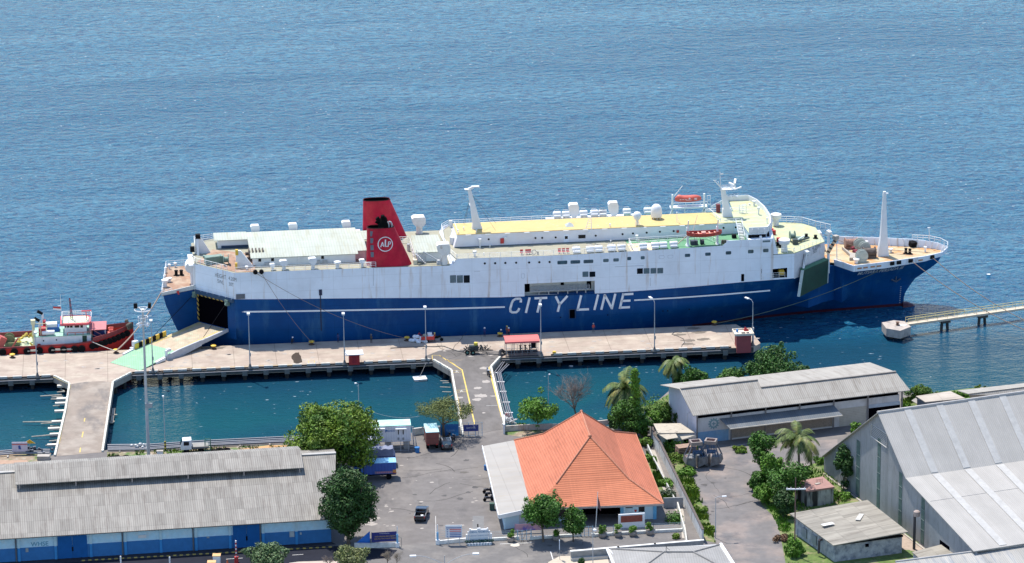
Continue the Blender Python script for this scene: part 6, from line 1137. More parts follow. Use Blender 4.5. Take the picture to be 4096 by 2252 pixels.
def person(base,rz,label,shirt,legs,helmet=None,vest=None,crouch=False,h=1.68,lean=0.0,arm='down'):
 t=thing('person',label,'person',base,rz,'port workers on the quay')
 k=h/1.68;V=Vector
 if crouch:J=dict(pel=(0,0,.42),chest=(.16,0,.82),neck=(.24,0,.98),head=(.28,0,1.16),hip=.1,knee=(.36,.14,.52),foot=(.05,.13,.05),toe=(.2,.14,.04),sh=.19,elb=(.42,.22,.66),hand=(.58,.14,.42))
 else:J=dict(pel=(0,0,.90),chest=(lean*.5,0,1.22),neck=(lean*.8,0,1.42),head=(lean,0,1.58),hip=.09,knee=(.03,.11,.50),foot=(0,.12,.06),toe=(.14,.13,.04),sh=.19,elb=(.02+lean,.25,1.12),hand=(.14+lean,.23,.90))
 if arm=='forward':J['elb']=(.18,.22,1.14);J['hand']=(.42,.16,1.16)
 vs=[V(J['pel']),V(J['chest']),V(J['neck']),V(J['head']),V(J['head'])+V((0,0,.12))];rad=[.15,.17,.06,.10,.075];ed=[(0,1),(1,2),(2,3),(3,4)]
 for sg in(-1,1):
  i=len(vs);P_=[V((J['pel'][0],sg*J['hip'],J['pel'][2]-.06)),V((J['knee'][0],sg*J['knee'][1],J['knee'][2])),V((J['foot'][0],sg*J['foot'][1],J['foot'][2])),V((J['toe'][0],sg*J['toe'][1],J['toe'][2]))]
  vs+=P_;rad+=[.10,.065,.045,.04];ed+=[(0,i),(i,i+1),(i+1,i+2),(i+2,i+3)]
  i=len(vs);P_=[V((J['chest'][0],sg*J['sh'],J['chest'][2]+.12)),V((J['elb'][0],sg*J['elb'][1],J['elb'][2])),V((J['hand'][0],sg*J['hand'][1],J['hand'][2]))]
  vs+=P_;rad+=[.065,.045,.035];ed+=[(1,i),(i,i+1),(i+1,i+2)]
 me=bpy.data.meshes.new('body');me.from_pydata([tuple(v*k)for v in vs],ed,[]);o=bpy.data.objects.new('body',me);COL.objects.link(o);o.parent=t
 md=o.modifiers.new('skin','SKIN');md.use_smooth_shade=True
 for i,r_ in enumerate(rad):me.skin_vertices[0].data[i].radius=(r_*k,r_*k)
 me.skin_vertices[0].data[0].use_root=True
 ss=o.modifiers.new('sub','SUBSURF');ss.levels=1;ss.render_levels=1
 mm=mat('worker_'+label.replace(' ','_')[:30],shirt,.8);t_=mm.node_tree;b_=t_.nodes['Principled BSDF'];tc=t_.nodes.new('ShaderNodeTexCoord');sp=t_.nodes.new('ShaderNodeSeparateXYZ');lnk(t_,tc.outputs['Object'],sp.inputs[0])
 cr=t_.nodes.new('ShaderNodeValToRGB');cr.color_ramp.interpolation='CONSTANT';mr=t_.nodes.new('ShaderNodeMath');mr.operation='DIVIDE';lnk(t_,sp.outputs[2],mr.inputs[0]);mr.inputs[1].default_value=2.0;lnk(t_,mr.outputs[0],cr.inputs[0])
 wz=(J['pel'][2]+.02)/2*k;nz_=(J['neck'][2]+.02)/2*k
 els=cr.color_ramp.elements;els[0].position=0;els[0].color=(.02,.02,.02,1);els[1].position=.045;els[1].color=(*legs,1)
 e=els.new(wz);e.color=(*shirt,1);e=els.new(nz_);e.color=(.22,.12,.075,1);lnk(t_,cr.outputs[0],b_.inputs['Base Color']);me.materials.append(mm)
 hd=V(J['head'])*k
 if helmet:m=MB();m.sphere(hd+V((0,0,.07)),.155,12,.8);m.lathe(hd+V((.03,0,.03)),[(.18,0),(.18,.025)],12);m.build('helmet',helmet,t,True)
 else:m=MB();m.sphere(hd+V((-.015,0,.06)),.125,10);m.build('hair',BLACK,t,True)
 if vest:c=V(J['chest'])*k;m=MB();m.sphere(c+V((0,0,-.02)),.22,10,1.25,.78,1.0);m.build('vest',vest,t,True)
 return t
YH=mat('helmet_yellow',(.6,.5,.12),.4);WH=mat('helmet_white',(.75,.75,.75),.4);VO=mat('vest_orange',(.6,.16,.06),.8);VR=mat('vest_red',(.45,.05,.05),.8)
person(P0('q',2003,340),-2.0,'person in dark blue overalls and white helmet standing alone between tricycle and bollard',(.015,.03,.14),(.015,.02,.09),WH)
person(P0('q',2310,335),0.2,'person in white helmet crouching at the bollard',(.02,.03,.08),(.02,.02,.05),WH,crouch=True)
person(P0('q',2462,305),-1.0,'person in brown overalls and yellow helmet, the left one of the pair',(.22,.09,.05),(.16,.05,.04),YH)
person(P0('q',2502,340),-2.2,'person in red vest and white helmet, the right one of the pair',(.04,.04,.06),(.01,.01,.02),WH,VR)
person(P0('q',972,440),0,'person in orange vest sitting on the red cargo tricycle',(.02,.02,.03),(.01,.012,.03),YH,VO,h=1.62,arm='forward')
person(P0('q',640,400),-.6,'person in red shirt bending over the white sacks',(.42,.03,.04),(.5,.4,.05),None,h=1.55,lean=.25,arm='forward')
person(P0('6',802,598),-1.2,'person in coral jacket standing near the ship side right of the letters',(.5,.08,.06),(.08,.09,.12),mat('helmet_grey',(.3,.3,.3),.5))
person(P0('r5',970,300),0,'person in dark clothes sitting on a motorbike by the first bollard',(.03,.03,.04),(.02,.02,.02),WH,crouch=True)
person(P0('r5',1292,292),1,'person in dark blue overalls standing left of the second lamp post top',(.02,.04,.14),(.015,.02,.08),None)
person(P0('r5',1520,296),1,'person in dark clothes standing beside a small red cart',(.05,.05,.05),(.03,.03,.03),mat('helmet_dark',(.12,.12,.10),.5))
def wheel(par,x,y,r,w_=.18,nm='wheel',rim=STEEL):
 m=MB();m.lathe((x,y,r),[(r*.55,-w_/2),(r*.92,-w_/2),(r,-w_*.3),(r,w_*.3),(r*.92,w_/2),(r*.55,w_/2)],16,'Y');o=m.build(nm,TYRE,par,True)
 m=MB();m.lathe((x,y,r),[(r*.56,-w_*.42),(r*.56,w_*.42)],14,'Y');m.build('rim',rim,o);return o
t=thing('cargo_tricycle','red motor tricycle with an open cargo bed loaded with white boxes','tricycle',P0('q',850,445),PA)
m=MB();m.box(-1.4,1.0,-.65,-.6,.55,1.15);m.box(-1.4,1.0,.6,.65,.55,1.15);m.box(-1.4,-1.35,-.6,.6,.55,1.3);m.box(.95,1.0,-.6,.6,.55,1.15);m.box(-1.35,.95,-.6,.6,.5,.58);m.build('cargo_bed',RED,t)
for x_,y_ in((-.3,-.55),(-.3,.55)):wheel(t,x_,y_,.3,.14,rim=WHITE)
wheel(t,2.35,0,.31,.12,rim=WHITE)
m=MB();m.tube((1.0,0,.6),(1.8,0,.6),.08);m.obox((1.5,0,.85),(.8,.3,.25));m.tube((2.35,0,.35),(2.05,0,1.15),.06);m.tube((2.05,-.35,1.2),(2.05,.35,1.2),.03);m.obox((2.0,0,.9),(.35,.25,.35));m.build('front_frame',BLACK,t)
for x_,y_,z_,s_ in((.3,-.1,1.0,(1.0,.8,.4)),(.2,.1,1.45,(.8,.6,.45)),(.7,.2,.9,(.4,.5,.5))):m=MB();m.obox((x_,y_,z_),s_);tag(m.build('box',WHITE),'white box','box')if False else m.build('carton',mat('carton_white',(.68,.70,.74),.7),t)
m=MB();m.sphere((-.7,0,1.15),.45,10,.8);m.build('sack',mat('sack_brown',(.28,.25,.2),.9),t,True)
t=thing('floating_pontoon','small white square raft floating in the basin on a line from the quay','raft',g('r5',1855,548,WATER),PA+.1)
m=MB();m.box(-1.1,1.1,-.9,.9,-.1,.28);m.build('deck',mat('float_white',(.55,.48,.38),.8,blot=((.7,.7,.68),1.5,.45,.55)),t);m=MB()
for a,b in(((-1.1,-.9),(1.1,-.9)),((1.1,-.9),(1.1,.9)),((1.1,.9),(-1.1,.9)),((-1.1,.9),(-1.1,-.9))):m.tube((a[0],a[1],.32),(b[0],b[1],.32),.09)
m.build('rim',WHITE,t)
rope(g('r5',1850,530,WATER+.3),PF.W(PF.on('r5',1900,430).x,-.1,-.2),.1,'thin line from the floating raft up to the quay edge',.025,mat('line_grey',(.4,.4,.4),.8))
pts=[g('5',*p)for p in((1130,1180),(1235,1160),(1330,1170),(1380,1215),(1290,1250),(1170,1230))];c_=sum(pts,Vector())/6
t=thing('mooring_dolphin','six sided concrete mooring dolphin at the near end of the catwalk','mooring dolphin',(c_.x,c_.y,0));DCON=mat('dolphin_concrete',(.40,.35,.31),.9,var=.2,scale=1.0,blot=((.22,.20,.19),.9,.5,.7,(1,1,.5)))
m=MB();m.prism([((p-c_).x,(p-c_).y)for p in pts],-1.55,.0);m.build('cap',DCON,t);m=MB()
for a in range(4):m.tube((1.2*math.cos(a*1.57+.7),1.2*math.sin(a*1.57+.7),-5),(1.2*math.cos(a*1.57+.7),1.2*math.sin(a*1.57+.7),-1.55),.4)
m.build('piles',DKCONC,t)
m=MB();m.lathe((0.2,-.1,0),[(.4,0),(.25,.1),(.25,.5),(.4,.6),(.05,.65)],10);m.build('bollard',mat('bollard_brown',(.12,.06,.04),.8),t);m=MB();m.obox((1.2,-.3,.05),(1.2,.7,.08),.1);m.build('white_plate',WHITE,t)
A_,B_=g('5',1345,1185,.0),g('a',4400,1185,.0);d_=(B_-A_).normalized();nn=Vector((-d_.y,d_.x,0));ang=math.atan2(d_.y,d_.x);L_=(B_-A_).length
t=thing('catwalk','long pale catwalk with yellow handrails leading right from the mooring dolphin','catwalk',A_,ang)
m=MB();m.box(0,L_,-.55,.55,-.45,-.05);m.build('deck',mat('catwalk_concrete',(.55,.47,.36),.85,var=.1),t)
m=MB();m.rail([(0,-.5,0),(L_,-.5,0)],1.0,.04,2,2.0);m.build('handrail',mat('rail_yellow',(.68,.60,.28),.6),t);m=MB();m.rail([(0,.5,0),(L_,.5,0)],1.0,.04,2,2.0);m.build('handrail',MATS['rail_yellow'],t)
for px_ in(1712,2030):
 q=g('5',px_,1165 if px_<1800 else 1118,0);s_=(q-A_).dot(d_);m=MB()
 for sg in(-1,1):m.tube((s_+sg*.5,0,-.4),(s_+sg*1.0,sg*.3,-5),.28)
 m.box(s_-.9,s_+.9,-.7,.7,-.85,-.45);m.build('trestle',mat('trestle_dark',(.05,.045,.04),.8),t)
for kk,x,y,n_ in(('5',2048,768,'floating white scrap on the open sea right of the bow'),('6',612,890,'floating white scrap in the basin below the pier')):
 m=MB();m.prism([(.34*math.cos(a*1.05)*(1+.3*(a%2)),.35*math.sin(a*1.05))for a in range(6)],0,.08);o=m.build('floating_debris',WHITE);o.location=g(kk,x,y,WATER);tag(o,n_,'debris')
rnd=random.Random(21);i_=0
ORD=['first','second','third','fourth','fifth','sixth','seventh','eighth','ninth','tenth','eleventh','twelfth','thirteenth']
for q_,(x0,y0,x1,y1)in enumerate(((890,275,960,315),(850,330,970,320),(600,390,920,372),(770,405,940,398),(760,435,900,435),(790,535,890,530),(340,775,830,770),(610,800,840,785),(750,835,880,828),(720,880,850,885),(470,995,810,965),(735,1060,850,1050),(680,1125,840,1105))):
 a,b=g('l',x0,y0,WATER+.5),g('l',x1,y1,WATER+.7);m=MB();m.tube(a,b,.10,.14,6);tag(m.build('timber_pole',WOOD),ORD[q_]+' timber pole from the top sticking out left of the left causeway','pole','timber poles beside the left causeway')
for q_,(x0,y0,x1,y1)in enumerate(((900,210,975,250),(900,405,960,440),(880,480,935,500),(870,590,930,620),(830,745,885,780),(755,850,850,880),(800,940,860,960),(760,1100,830,1120))):
 a,b=g('l',x0,y0,-.9),g('l',x1,y1,-.9);m=MB();c2=(a+b)/2;m.obox((c2.x,c2.y,-1.0),(2.0,.7,.35),PA);tag(m.build('ledge_beam',mat('ledge_pale',(.6,.57,.5),.85)),'short pale beam beside the left causeway, '+ORD[q_]+' from the top in the photo','beam','beams beside the left causeway')
for q_,(x0,y0,x1,y1)in enumerate(((1995,555,2050,557),(1992,597,2065,600),(2008,630,2070,632),(2048,688,2085,692),(2047,672,2080,655),(2010,570,2055,568))):
 a,b=g('r5',x0,y0,WATER+.6),g('r5',x1,y1,WATER+.8);m=MB();m.tube(a,b,.07,.07,6);tag(m.build('timber_pole',WOOD),'thin pale timber pole left of the middle causeway, '+['topmost','third from the top','fourth from the top','lowest','second lowest','second from the top'][q_],'pole','timber poles beside the middle causeway')
a=g('l',1690,640,WATER+.2);m=MB();m.obox((a.x+.1,a.y-2.0,WATER+.4),(.5,7.5,.15),.05);m.obox((a.x,a.y-1.5,WATER+.4),(1.6,.3,.15));m.obox((a.x,a.y-5,WATER+.4),(1.4,.3,.15));tag(m.build('floating_timber',WOOD),'cross of pale planks floating right of the left causeway','planks')
t=thing('pipeline','four grey pipelines on white trestles along the right side of the middle causeway','pipeline',(0,0,0))
R_=[[(795,355),(860,620),(945,950),(1000,1100)],[(770,355),(835,620),(915,950),(965,1110)],[(745,355),(805,620),(885,950),(930,1110)],[(700,350),(765,640),(850,960),(880,1030)]]
for i,r_ in enumerate(R_):
 st0=[(930,225),(900,215),(855,190),(830,185)][i]
 m=MB();m.path([g('c',*p,-.35)for p in[st0]+r_],.085,8);m.build('pipe',PIPE,t,True)
for x0,x1,y in((705,812,355),(740,857,500),(785,888,652),(830,942,820),(870,990,985)):
 a,b=g('c',x0,y,-.5),g('c',x1,y,-.5);m=MB();e=(b-a);c2=(a+b)/2;m.obox((c2.x,c2.y,-.62),(e.length,.35,.3),math.atan2(e.y,e.x));m.tube((a.x+.3,a.y,-5),(a.x+.3,a.y,-.7),.14);m.tube((b.x-.3,b.y,-5),(b.x-.3,b.y,-.7),.14);m.build('trestle',WHITE,t)
a=g('c',940,1170);m=MB();rnd=random.Random(8)
for i in range(16):m.tube((a.x+rnd.uniform(-1.3,1.3),a.y+rnd.uniform(-.8,.8),.1),(a.x+rnd.uniform(-1.3,1.3),a.y+rnd.uniform(-.8,.8),1.1),.1,n=6)
m.build('valves',mat('valve_white',(.6,.6,.58),.5),t)
t=thing('prohibition_sign','round red no entry sign on the pipe end at the causeway gate','sign',g('c',900,1120));m=MB();m.lathe((0,0,1.0),[(.42,-.02),(.42,.02)],20,'Y');m.build('disc',mat('sign_white',(.6,.58,.55),.6),t);m=MB()
m.path([(.38*math.cos(i*.314),-.04,1.0+.38*math.sin(i*.314))for i in range(21)],.05,5);m.tube((-.27,-.04,1.27),(.27,-.04,.73),.04);m.build('ring',RED,t);m=MB();m.tube((0,0,0),(0,0,.6),.04);m.build('post',GREYP,t)
def motorbike(loc,rz,label,col):
 t=thing('motorbike',label,'motorbike',loc,rz,'parked motorbikes');wheel(t,-.62,0,.29,.1);wheel(t,.62,0,.29,.1)
 m=MB();m.obox((.05,0,.55),(.9,.22,.3),0,0,.05);m.obox((-.35,0,.72),(.75,.24,.12));m.obox((.5,0,.75),(.2,.3,.45),0,0,.3);m.build('body',col,t)
 m=MB();m.tube((.62,0,.3),(.42,0,1.0),.035);m.tube((.42,-.32,1.02),(.42,.32,1.02),.025);m.build('handlebar',STEEL,t);return t
DB=mat('bike_dark',(.02,.02,.03),.35);BB=mat('bike_white',(.4,.4,.42),.4)
motorbike(g('c',612,420),1.9,'dark motorbike parked against the kerb near the top of the middle causeway',DB);motorbike(g('c',605,370),1.9,'white and dark motorbike parked in front of another at the causeway kerb',BB)
# ================================================================ land: surfaces
def Gp(k,*pts,z=0.0):return[g(k,p[0],p[1],z)for p in pts]
def sheet(name,pts,z,mt,kind='structure'):
 m=MB();m.face(*[(p.x,p.y,z)for p in pts]);return m.build(name,mt,kind=kind)
GRASS_S=mat('grass_soil',(.10,.15,.035),.95,var=.35,scale=.8,blot=((.26,.21,.13),.5,.50,.66),blot2=((.05,.10,.02),1.2,.5,.7))
yard=sheet('yard',Gp('a',(1500,1745),(1640,1745),(1850,1745),(2020,1722),(2040,1790),(1985,1800),(1920,1800))+Gp('a',(2000,2060),(2020,2160),(1780,2165),(1590,2165),(1450,2130),(1440,2000),(1440,1800)),.006,ASPH)
sheet('road',Gp('a',(-200,2262),(700,2222),(1450,2165),(1600,2180),(1980,2165),(2560,2120),(2740,2130),(2560,2215),(2300,2400),(-200,2500)),.010,ROADM)
DKASPH=mat('dark_asphalt',(.022,.024,.034),.95,spec=.05,var=.15,scale=.6)  # very dark blue-grey asphalt
sheet('road',Gp('a',(-300,2270),(700,2226),(1300,2182),(1590,2200),(1560,2232),(1180,2262),(-300,2400)),.014,DKASPH)
sheet('pavement',Gp('a',(-300,2245),(91,2245),(1325,2167),(1345,2178),(700,2225),(-300,2285)),.030,mat('pavement_dark',(.045,.045,.055),.95,spec=.05,var=.2))
m=MB();a,b=g('m',-800,560),g('m',2100,400);kerb_run(m,[(a.x,a.y),(b.x,b.y)],.15,.2,.5,.5);m.build('kerb',mat('kerb_yellow_worn',(.40,.30,.08),.8,var=.3),kind='structure')
m=MB();e=(b-a).normalized();m.obox(((a.x+b.x)/2,(a.y+b.y)/2+.12,.06),((b-a).length,.18,.12),math.atan2(e.y,e.x));m.build('kerb',mat('kerb_dark',(.06,.06,.06),.8),kind='structure')
m=MB();line(m,[g('m',1630,488).to_2d(),g('m',1755,480).to_2d()],.12,.018);line(m,[g('m',870,535).to_2d(),g('m',1060,522).to_2d()],.12,.018);m.build('road_line',LINEW,kind='structure')
sheet('pavement',Gp('m',(1600,578),(1700,565),(2080,552),(2150,560),(2100,640),(1500,640)),.04,mat('pavement_pale',(.42,.36,.31),.9,var=.12))
sheet('storage_yard',Gp('N',(560,1000),(1150,1010),(1450,960),(2576,890),(2576,1250),(2300,1240))+Gp('w',(620,740),(620,800),(480,830),(200,840),(160,900),(230,1050),(330,1150),(380,1416),(420,1600),(-100,1600))+Gp('x',(1130,559),(960,250),(900,120))+Gp('o',(1440,1130),(1350,900),(1330,800),(1280,720)),.006,ASPH2)
sheet('grass_strip',Gp('o',(1150,620),(1290,620),(1330,760),(1375,900),(1400,1000),(1460,1110),(1510,1290),(1430,1270),(1330,1050),(1240,880),(1190,760)),.012,GRASS_S)
sheet('grass_strip',Gp('o',(1070,700),(1130,800),(1190,900),(1260,1035),(1180,1035),(1130,900),(1080,790)),.014,GRASS_S)
sheet('grass_strip',Gp('w',(480,820),(620,770),(650,860),(760,960),(850,1020),(1100,1100),(1240,1330),(1240,1420),(1100,1430),(1060,1500),(600,1500),(380,1416),(330,1150),(230,1050),(160,900),(200,840)),.012,GRASS_S)
sheet('ground_patch',Gp('w',(1105,1230),(1240,1310),(1240,1350),(1110,1330)),.016,mat('ground_pinkish',(.34,.27,.22),.9,var=.2))
sheet('ground_patch',Gp('v',(440,1080),(600,1080),(780,1230),(600,1260),(440,1120)),.02,mat('lawn_green',(.10,.155,.045),.9,var=.25))
sheet('shore_strip',Gp('W',(755,632),(1200,628),(1500,600),(2040,580),(2130,640),(760,720)),.010,DIRT)
sheet('shore_strip',Gp('W',(1490,640),(1900,585),(2030,585),(2055,620),(1500,660)),.014,mat('orange_soil',(.48,.27,.12),.95,var=.12))
sheet('shore_strip',Gp('W',(-200,690),(190,690),(205,715),(-200,730)),.014,mat('pink_soil',(.36,.24,.17),.95,var=.15));sheet('shore_strip',Gp('W',(-200,625),(360,640),(355,740),(-200,760)),.008,DIRT)
sheet('shore_strip',Gp('N',(-60,500),(200,440),(420,430),(560,680),(220,690),(150,600)),.012,GRASS_S);sheet('shore_strip',Gp('k',(1850,360),(1990,320),(2200,330),(2500,350),(2400,430),(1990,400),(1860,380)),.012,DIRT)
sheet('shore_strip',Gp('u',(620,380),(1000,300),(1800,200),(2700,150),(2700,600),(640,560)),.012,GRASS_S);sheet('shore_strip',Gp('a',(2560,1695),(2620,1610),(2700,1560),(2900,1534),(3400,1520),(3500,1540),(3500,1640),(2700,1640)),.010,GRASS_S)
sheet('path',Gp('o',(1085,700),(1130,710),(1250,1030),(1285,1030),(1310,1090),(1330,1260),(1300,1260),(1290,1120),(1215,1035),(1150,880)),.020,KERB)
m=MB()
for k,pts in(('y',[(0,325),(330,312)]),('y',[(520,400),(550,500)]),('s',[(1690,500),(1685,60)])):line(m,[g(k,*p).to_2d()for p in pts],.14 if k=='y' else .06,.018)
m.build('road_line',LINEW,kind='structure')
m=MB();c_=g('y',155,335);m.lathe((c_.x,c_.y,.012),[(.75,0),(.72,.02)],16);m.build('manhole',mat('manhole_pale',(.5,.45,.38),.9),kind='structure')
for k,x,y,rx,ry,mt in(('k',1215,850,2.4,9,'yard_pale'),('k',1640,1090,1.7,4.2,'yard_dark'),('k',1525,685,.8,.5,'yard_dark2')):
 c_=g(k,x,y);rnd=random.Random(int(x));mm={'yard_pale':mat('yard_pale',(.15,.139,.132),.92,var=.15,scale=.7),'yard_dark':mat('yard_dark',(.16,.16,.16),.92,var=.1),'yard_dark2':mat('yard_dark2',(.10,.09,.08),.9)}[mt]
 if mt=='yard_dark':pts=[Vector((c_.x+a,c_.y+b,0))for a,b in((-.9,-3.6),(.9,-3.5),(.9,3.0),(-.9,2.9))]
 else:pts=[Vector((c_.x+rx*(.75+.4*rnd.random())*math.cos(i*.35),c_.y+ry*(.75+.4*rnd.random())*math.sin(i*.35),0))for i in range(18)]
 sheet('yard_patch',pts,.011,mm)
rnd=random.Random(31)
for i in range(46):
 x,y=rnd.choice([(rnd.uniform(900,1700),rnd.uniform(560,1150)),(rnd.uniform(700,960),rnd.uniform(900,1130))]);c_=g('k',x,y);r0_=rnd.uniform(.08,.35)
 sheet('yard_patch',[Vector((c_.x+r0_*(.6+.8*rnd.random())*math.cos(a*.8),c_.y+r0_*.8*(.6+.8*rnd.random())*math.sin(a*.8),0))for a in range(8)],.012,PALE)
for i in range(18):
 c_=g('k',760+rnd.uniform(-50,60),1070+rnd.uniform(-50,50));r0_=rnd.uniform(.15,.5);sheet('yard_patch',[Vector((c_.x+r0_*1.5*(.6+.8*rnd.random())*math.cos(a*.8),c_.y+r0_*.8*(.6+.8*rnd.random())*math.sin(a*.8),0))for a in range(8)],.0125+i*.0002,PALE)
CRK=mat('crack_seal',(.055,.052,.05),.9,spec=.1);OILM=mat('oil_mark',(.075,.07,.068),.7,spec=.3,var=.2);rnd=random.Random(77)
for k,x0,x1,y0,y1,n in(('k',960,1650,560,1120,12),('o',1380,1660,780,1150,7),('y',150,950,330,470,5),('q',1100,2300,640,900,5)):
 for i in range(n):
  x,y=rnd.uniform(x0,x1),rnd.uniform(y0,y1);a=rnd.choice((.12,1.6))+rnd.uniform(-.3,.3);p=g(k,x,y);pts=[(p.x,p.y)]
  for j in range(rnd.randint(4,9)):a+=rnd.uniform(-.35,.35);pts.append((pts[-1][0]+math.cos(a)*1.3,pts[-1][1]+math.sin(a)*1.3))
  m=MB();line(m,pts,rnd.uniform(.05,.11),.0235 if k=='q' else .0165);m.build('tar_crack',CRK,kind='structure')
 for i in range(n):
  p=g(k,rnd.uniform(x0,x1),rnd.uniform(y0,y1));r0_=rnd.uniform(.15,.6);sheet('oil_mark',[Vector((p.x+r0_*(.6+.8*rnd.random())*math.cos(a*.7),p.y+r0_*(.6+.8*rnd.random())*math.sin(a*.7),0))for a in range(9)],.0245 if k=='q' else .0175,OILM)
# ================================================================ blue and white warehouse with grey corrugated roof
WF=Frame(g('W',2340,1268),R(8.1));WL=-78.0
t=fthing('warehouse','long grey roofed warehouse with a two tone blue wall at the lower left','warehouse',WF)
GROOF=sheet_roof('grey_corrugated',(.27,.255,.23),axis=0,rib=.34,sheet=(1.02,2.9),tone=.26,dirt=(.15,.13,.115),dirt_amt=.55,ribdark=.66)
ye,ze,yr,zr=-1.0,4.25,15.8,8.95
lz=lambda y:ze+(zr-ze)*(y-ye)/(yr-ye)
m=MB();m.slab([(WL,ye,ze),(.55,ye,ze),(2.5,yr,zr),(WL,yr,zr)],.12);m.slab([(WL,yr,zr),(2.5,yr,zr),(3.5,32.6,ze),(WL,32.6,ze)],.12);m.build('roof',GROOF,t)
m=MB();m.tube((WL,ye-.08,ze-.05),(.5,ye-.08,ze-.05),.07);m.build('gutter',mat('gutter_dark',(.05,.05,.05),.7),t)
m=MB();m.box(WL,2.5,yr-.35,yr+.35,zr-.02,zr+.12);m.build('ridge_cap',mat('ridge_grey',(.36,.35,.33),.85),t)
mx0,mx1=WF.on('W',2133,680,9.2).x,WF.on('W',105,790,9.2).x
m=MB();m.slab([(mx0,10.9,8.6),(mx1,10.9,8.6),(mx1,16,9.95),(mx0,16,9.95)][::-1],.1);m.slab([(mx0,16,9.95),(mx1,16,9.95),(mx1,21,8.6),(mx0,21,8.6)][::-1],.1);m.build('monitor_roof',GROOF,t)
m=MB()
for i in range(6):x_=mx1+.6+(mx0-mx1-1.2)*i/5;m.box(x_-.1,x_+.1,11.3,11.5,lz(11.3),8.65)
m.box(mx1,mx0,11.2,11.3,8.38,8.5);m.build('monitor_post',mat('monitor_wood',(.35,.30,.28),.8),t)
m=MB();m.box(mx1+.2,mx0-.2,14,18,8.0,9.1);m.build('monitor_wall',VOID,t)
UW=mat('wall_pale_blue',(.42,.64,.76),.85,var=.10,scale=1.2,blot=((.52,.62,.66),.8,.5,.75));LW=mat('wall_blue',(.025,.15,.37),.8,var=.12,scale=1.0)
m=MB();m.box(WL,0,0,31.5,2.2,ze+.1);m.build('upper_wall',UW,t);m=MB();m.box(WL,.02,-.03,31.5,0,2.2);m.build('lower_wall',LW,t)
m=MB();m.prism([(-.02,0),(0,0),(2.9,31.5),(2.88,31.5)],4.2,lambda x,y:min(lz(y),lz(31.6-y))-.05);m.build('gable',UW,t)
for i,x in enumerate((130,390,640,885,1135,1385,1625,1860,2095)):
 q=WF.side('W',x,1250,0);m=MB();m.m=0;m.box(q.x-.2,q.x+.2,-.18,-.031,2.2,ze-.1);m.m=1;m.box(q.x-.2,q.x+.2,-.18,-.031,0,2.2);m.build('pilaster',[mat('pilaster_pale',(.42,.58,.64),.8),mat('pilaster_blue',(.03,.22,.50),.8)],t)
 if i in(0,3,5,7):m=MB();m.tube((q.x-.45,-.12,0),(q.x-.45,-.12,ze-.2),.11);m.build('downpipe',mat('downpipe_dark',(.10,.11,.12),.8),t)
DBL=mat('door_blue',(.012,.10,.30),.7,spec=.1,var=.1)
for x0,x1,y0,y1 in((412,612,1215,1376),(1648,1835,1135,1290)):
 a,b=WF.side('W',x0,y1,0),WF.side('W',x1,y0,0);m=MB();c_=(a.x+b.x)/2;m.box(a.x,c_-.03,-.12,-.031,0.05,b.z);m.box(c_+.03,b.x,-.12,-.031,.05,b.z);dd=m.build('door',DBL,t)
 m=MB();m.box(c_-.12,c_+.12,-.17,-.12,1.2,1.9);m.build('handle',BLACK,dd)
 m=MB();m.box(a.x-.25,b.x+.25,-.1,-.035,b.z,b.z+.3);m.build('door_track',UW,t)
for x0,x1,y0,y1,mt in((977,1033,1215,1240,mat('notice_white',(.6,.6,.6),.7)),(2045,2078,1190,1232,mat('box_grey',(.35,.4,.42),.6)),(2118,2130,1200,1215,mat('box_grey',(.35,.4,.42),.6)),(182,200,1310,1338,GREYP),(1460,1478,1228,1240,GREYP)):
 a,b=WF.side('W',x0,y1,-.05),WF.side('W',x1,y0,-.05);m=MB();m.box(a.x,b.x,-.14,-.035,a.z,b.z);m.build('wall_box',mt,t)
pa,pb=WF.side('W',218,1285),WF.side('W',343,1280);c_=(pa+pb)/2;put_text('WHSE',1.0,(c_.x,-.03,c_.z),(1,0,0),(0,0,1),mat('faded_blue_letter',(.10,.28,.40),.8),t,width=pb.x-pa.x,bold=.01)
m=MB();a=g('m',800,560);t2=thing('gate_pillar','white gate pillar with an orange top at the bottom left','pillar',g('m',768,640));hh=hgt(g('m',768,640),'m',768,488)
m.box(-.55,.55,-.5,.5,0,hh);m.build('pillar',mat('pillar_white',(.62,.64,.66),.7,var=.1),t2);m=MB();m.box(-.62,.62,-.57,.57,hh,hh+.08);m.build('cap',mat('cap_orange',(.6,.35,.15),.7),t2)
t2=thing('boundary_wall_end','low cream wall end with an orange top beside the white gate pillar','wall',g('m',710,700));hh=hgt(g('m',710,700),'m',710,565);m=MB();m.box(-.6,.6,-.5,.5,0,hh);m.build('wall',mat('pillar_white',(.6,.6,.6),.7),t2);m=MB();m.box(-.66,.66,-.56,.56,hh,hh+.08);m.build('cap',MATS['cap_orange'],t2)
for x,yt,lb in((230,508,'short white post standing in the dark road, left of the gate pillar'),(-330,500,'short white post standing in the dark road near the warehouse door')):
 b=g('m',x,660);m=MB();m.tube((0,0,0),(0,0,hgt(b,'m',x,yt)),.12,n=6);o=m.build('white_post',WHITE);o.location=b;tag(o,lb,'post')
b=g('m',990,575);hh=hgt(b,'m',990,322);t2=thing('barrier_pole','upright red and white striped barrier pole in front of the blue warehouse door','barrier',b)
m=MB()
for i in range(12):m.m=i%2;m.tube((0,0,hh*i/12),(0,0,hh*(i+1)/12),.12,n=8)
m.build('pole',[RED,WHITE],t2);m=MB();m.box(-.3,.3,-.25,.25,0,1.0);m.build('base',RED,t2)
b=g('m',887,600);m=MB();m.lathe((0,0,0),[(.3,0),(.3,.05),(.2,.06),(.04,.9)],12);o=m.build('traffic_cone',mat('cone_orange',(.7,.16,.04),.6));o.location=b;tag(o,'orange traffic cone left of the striped barrier pole','cone')
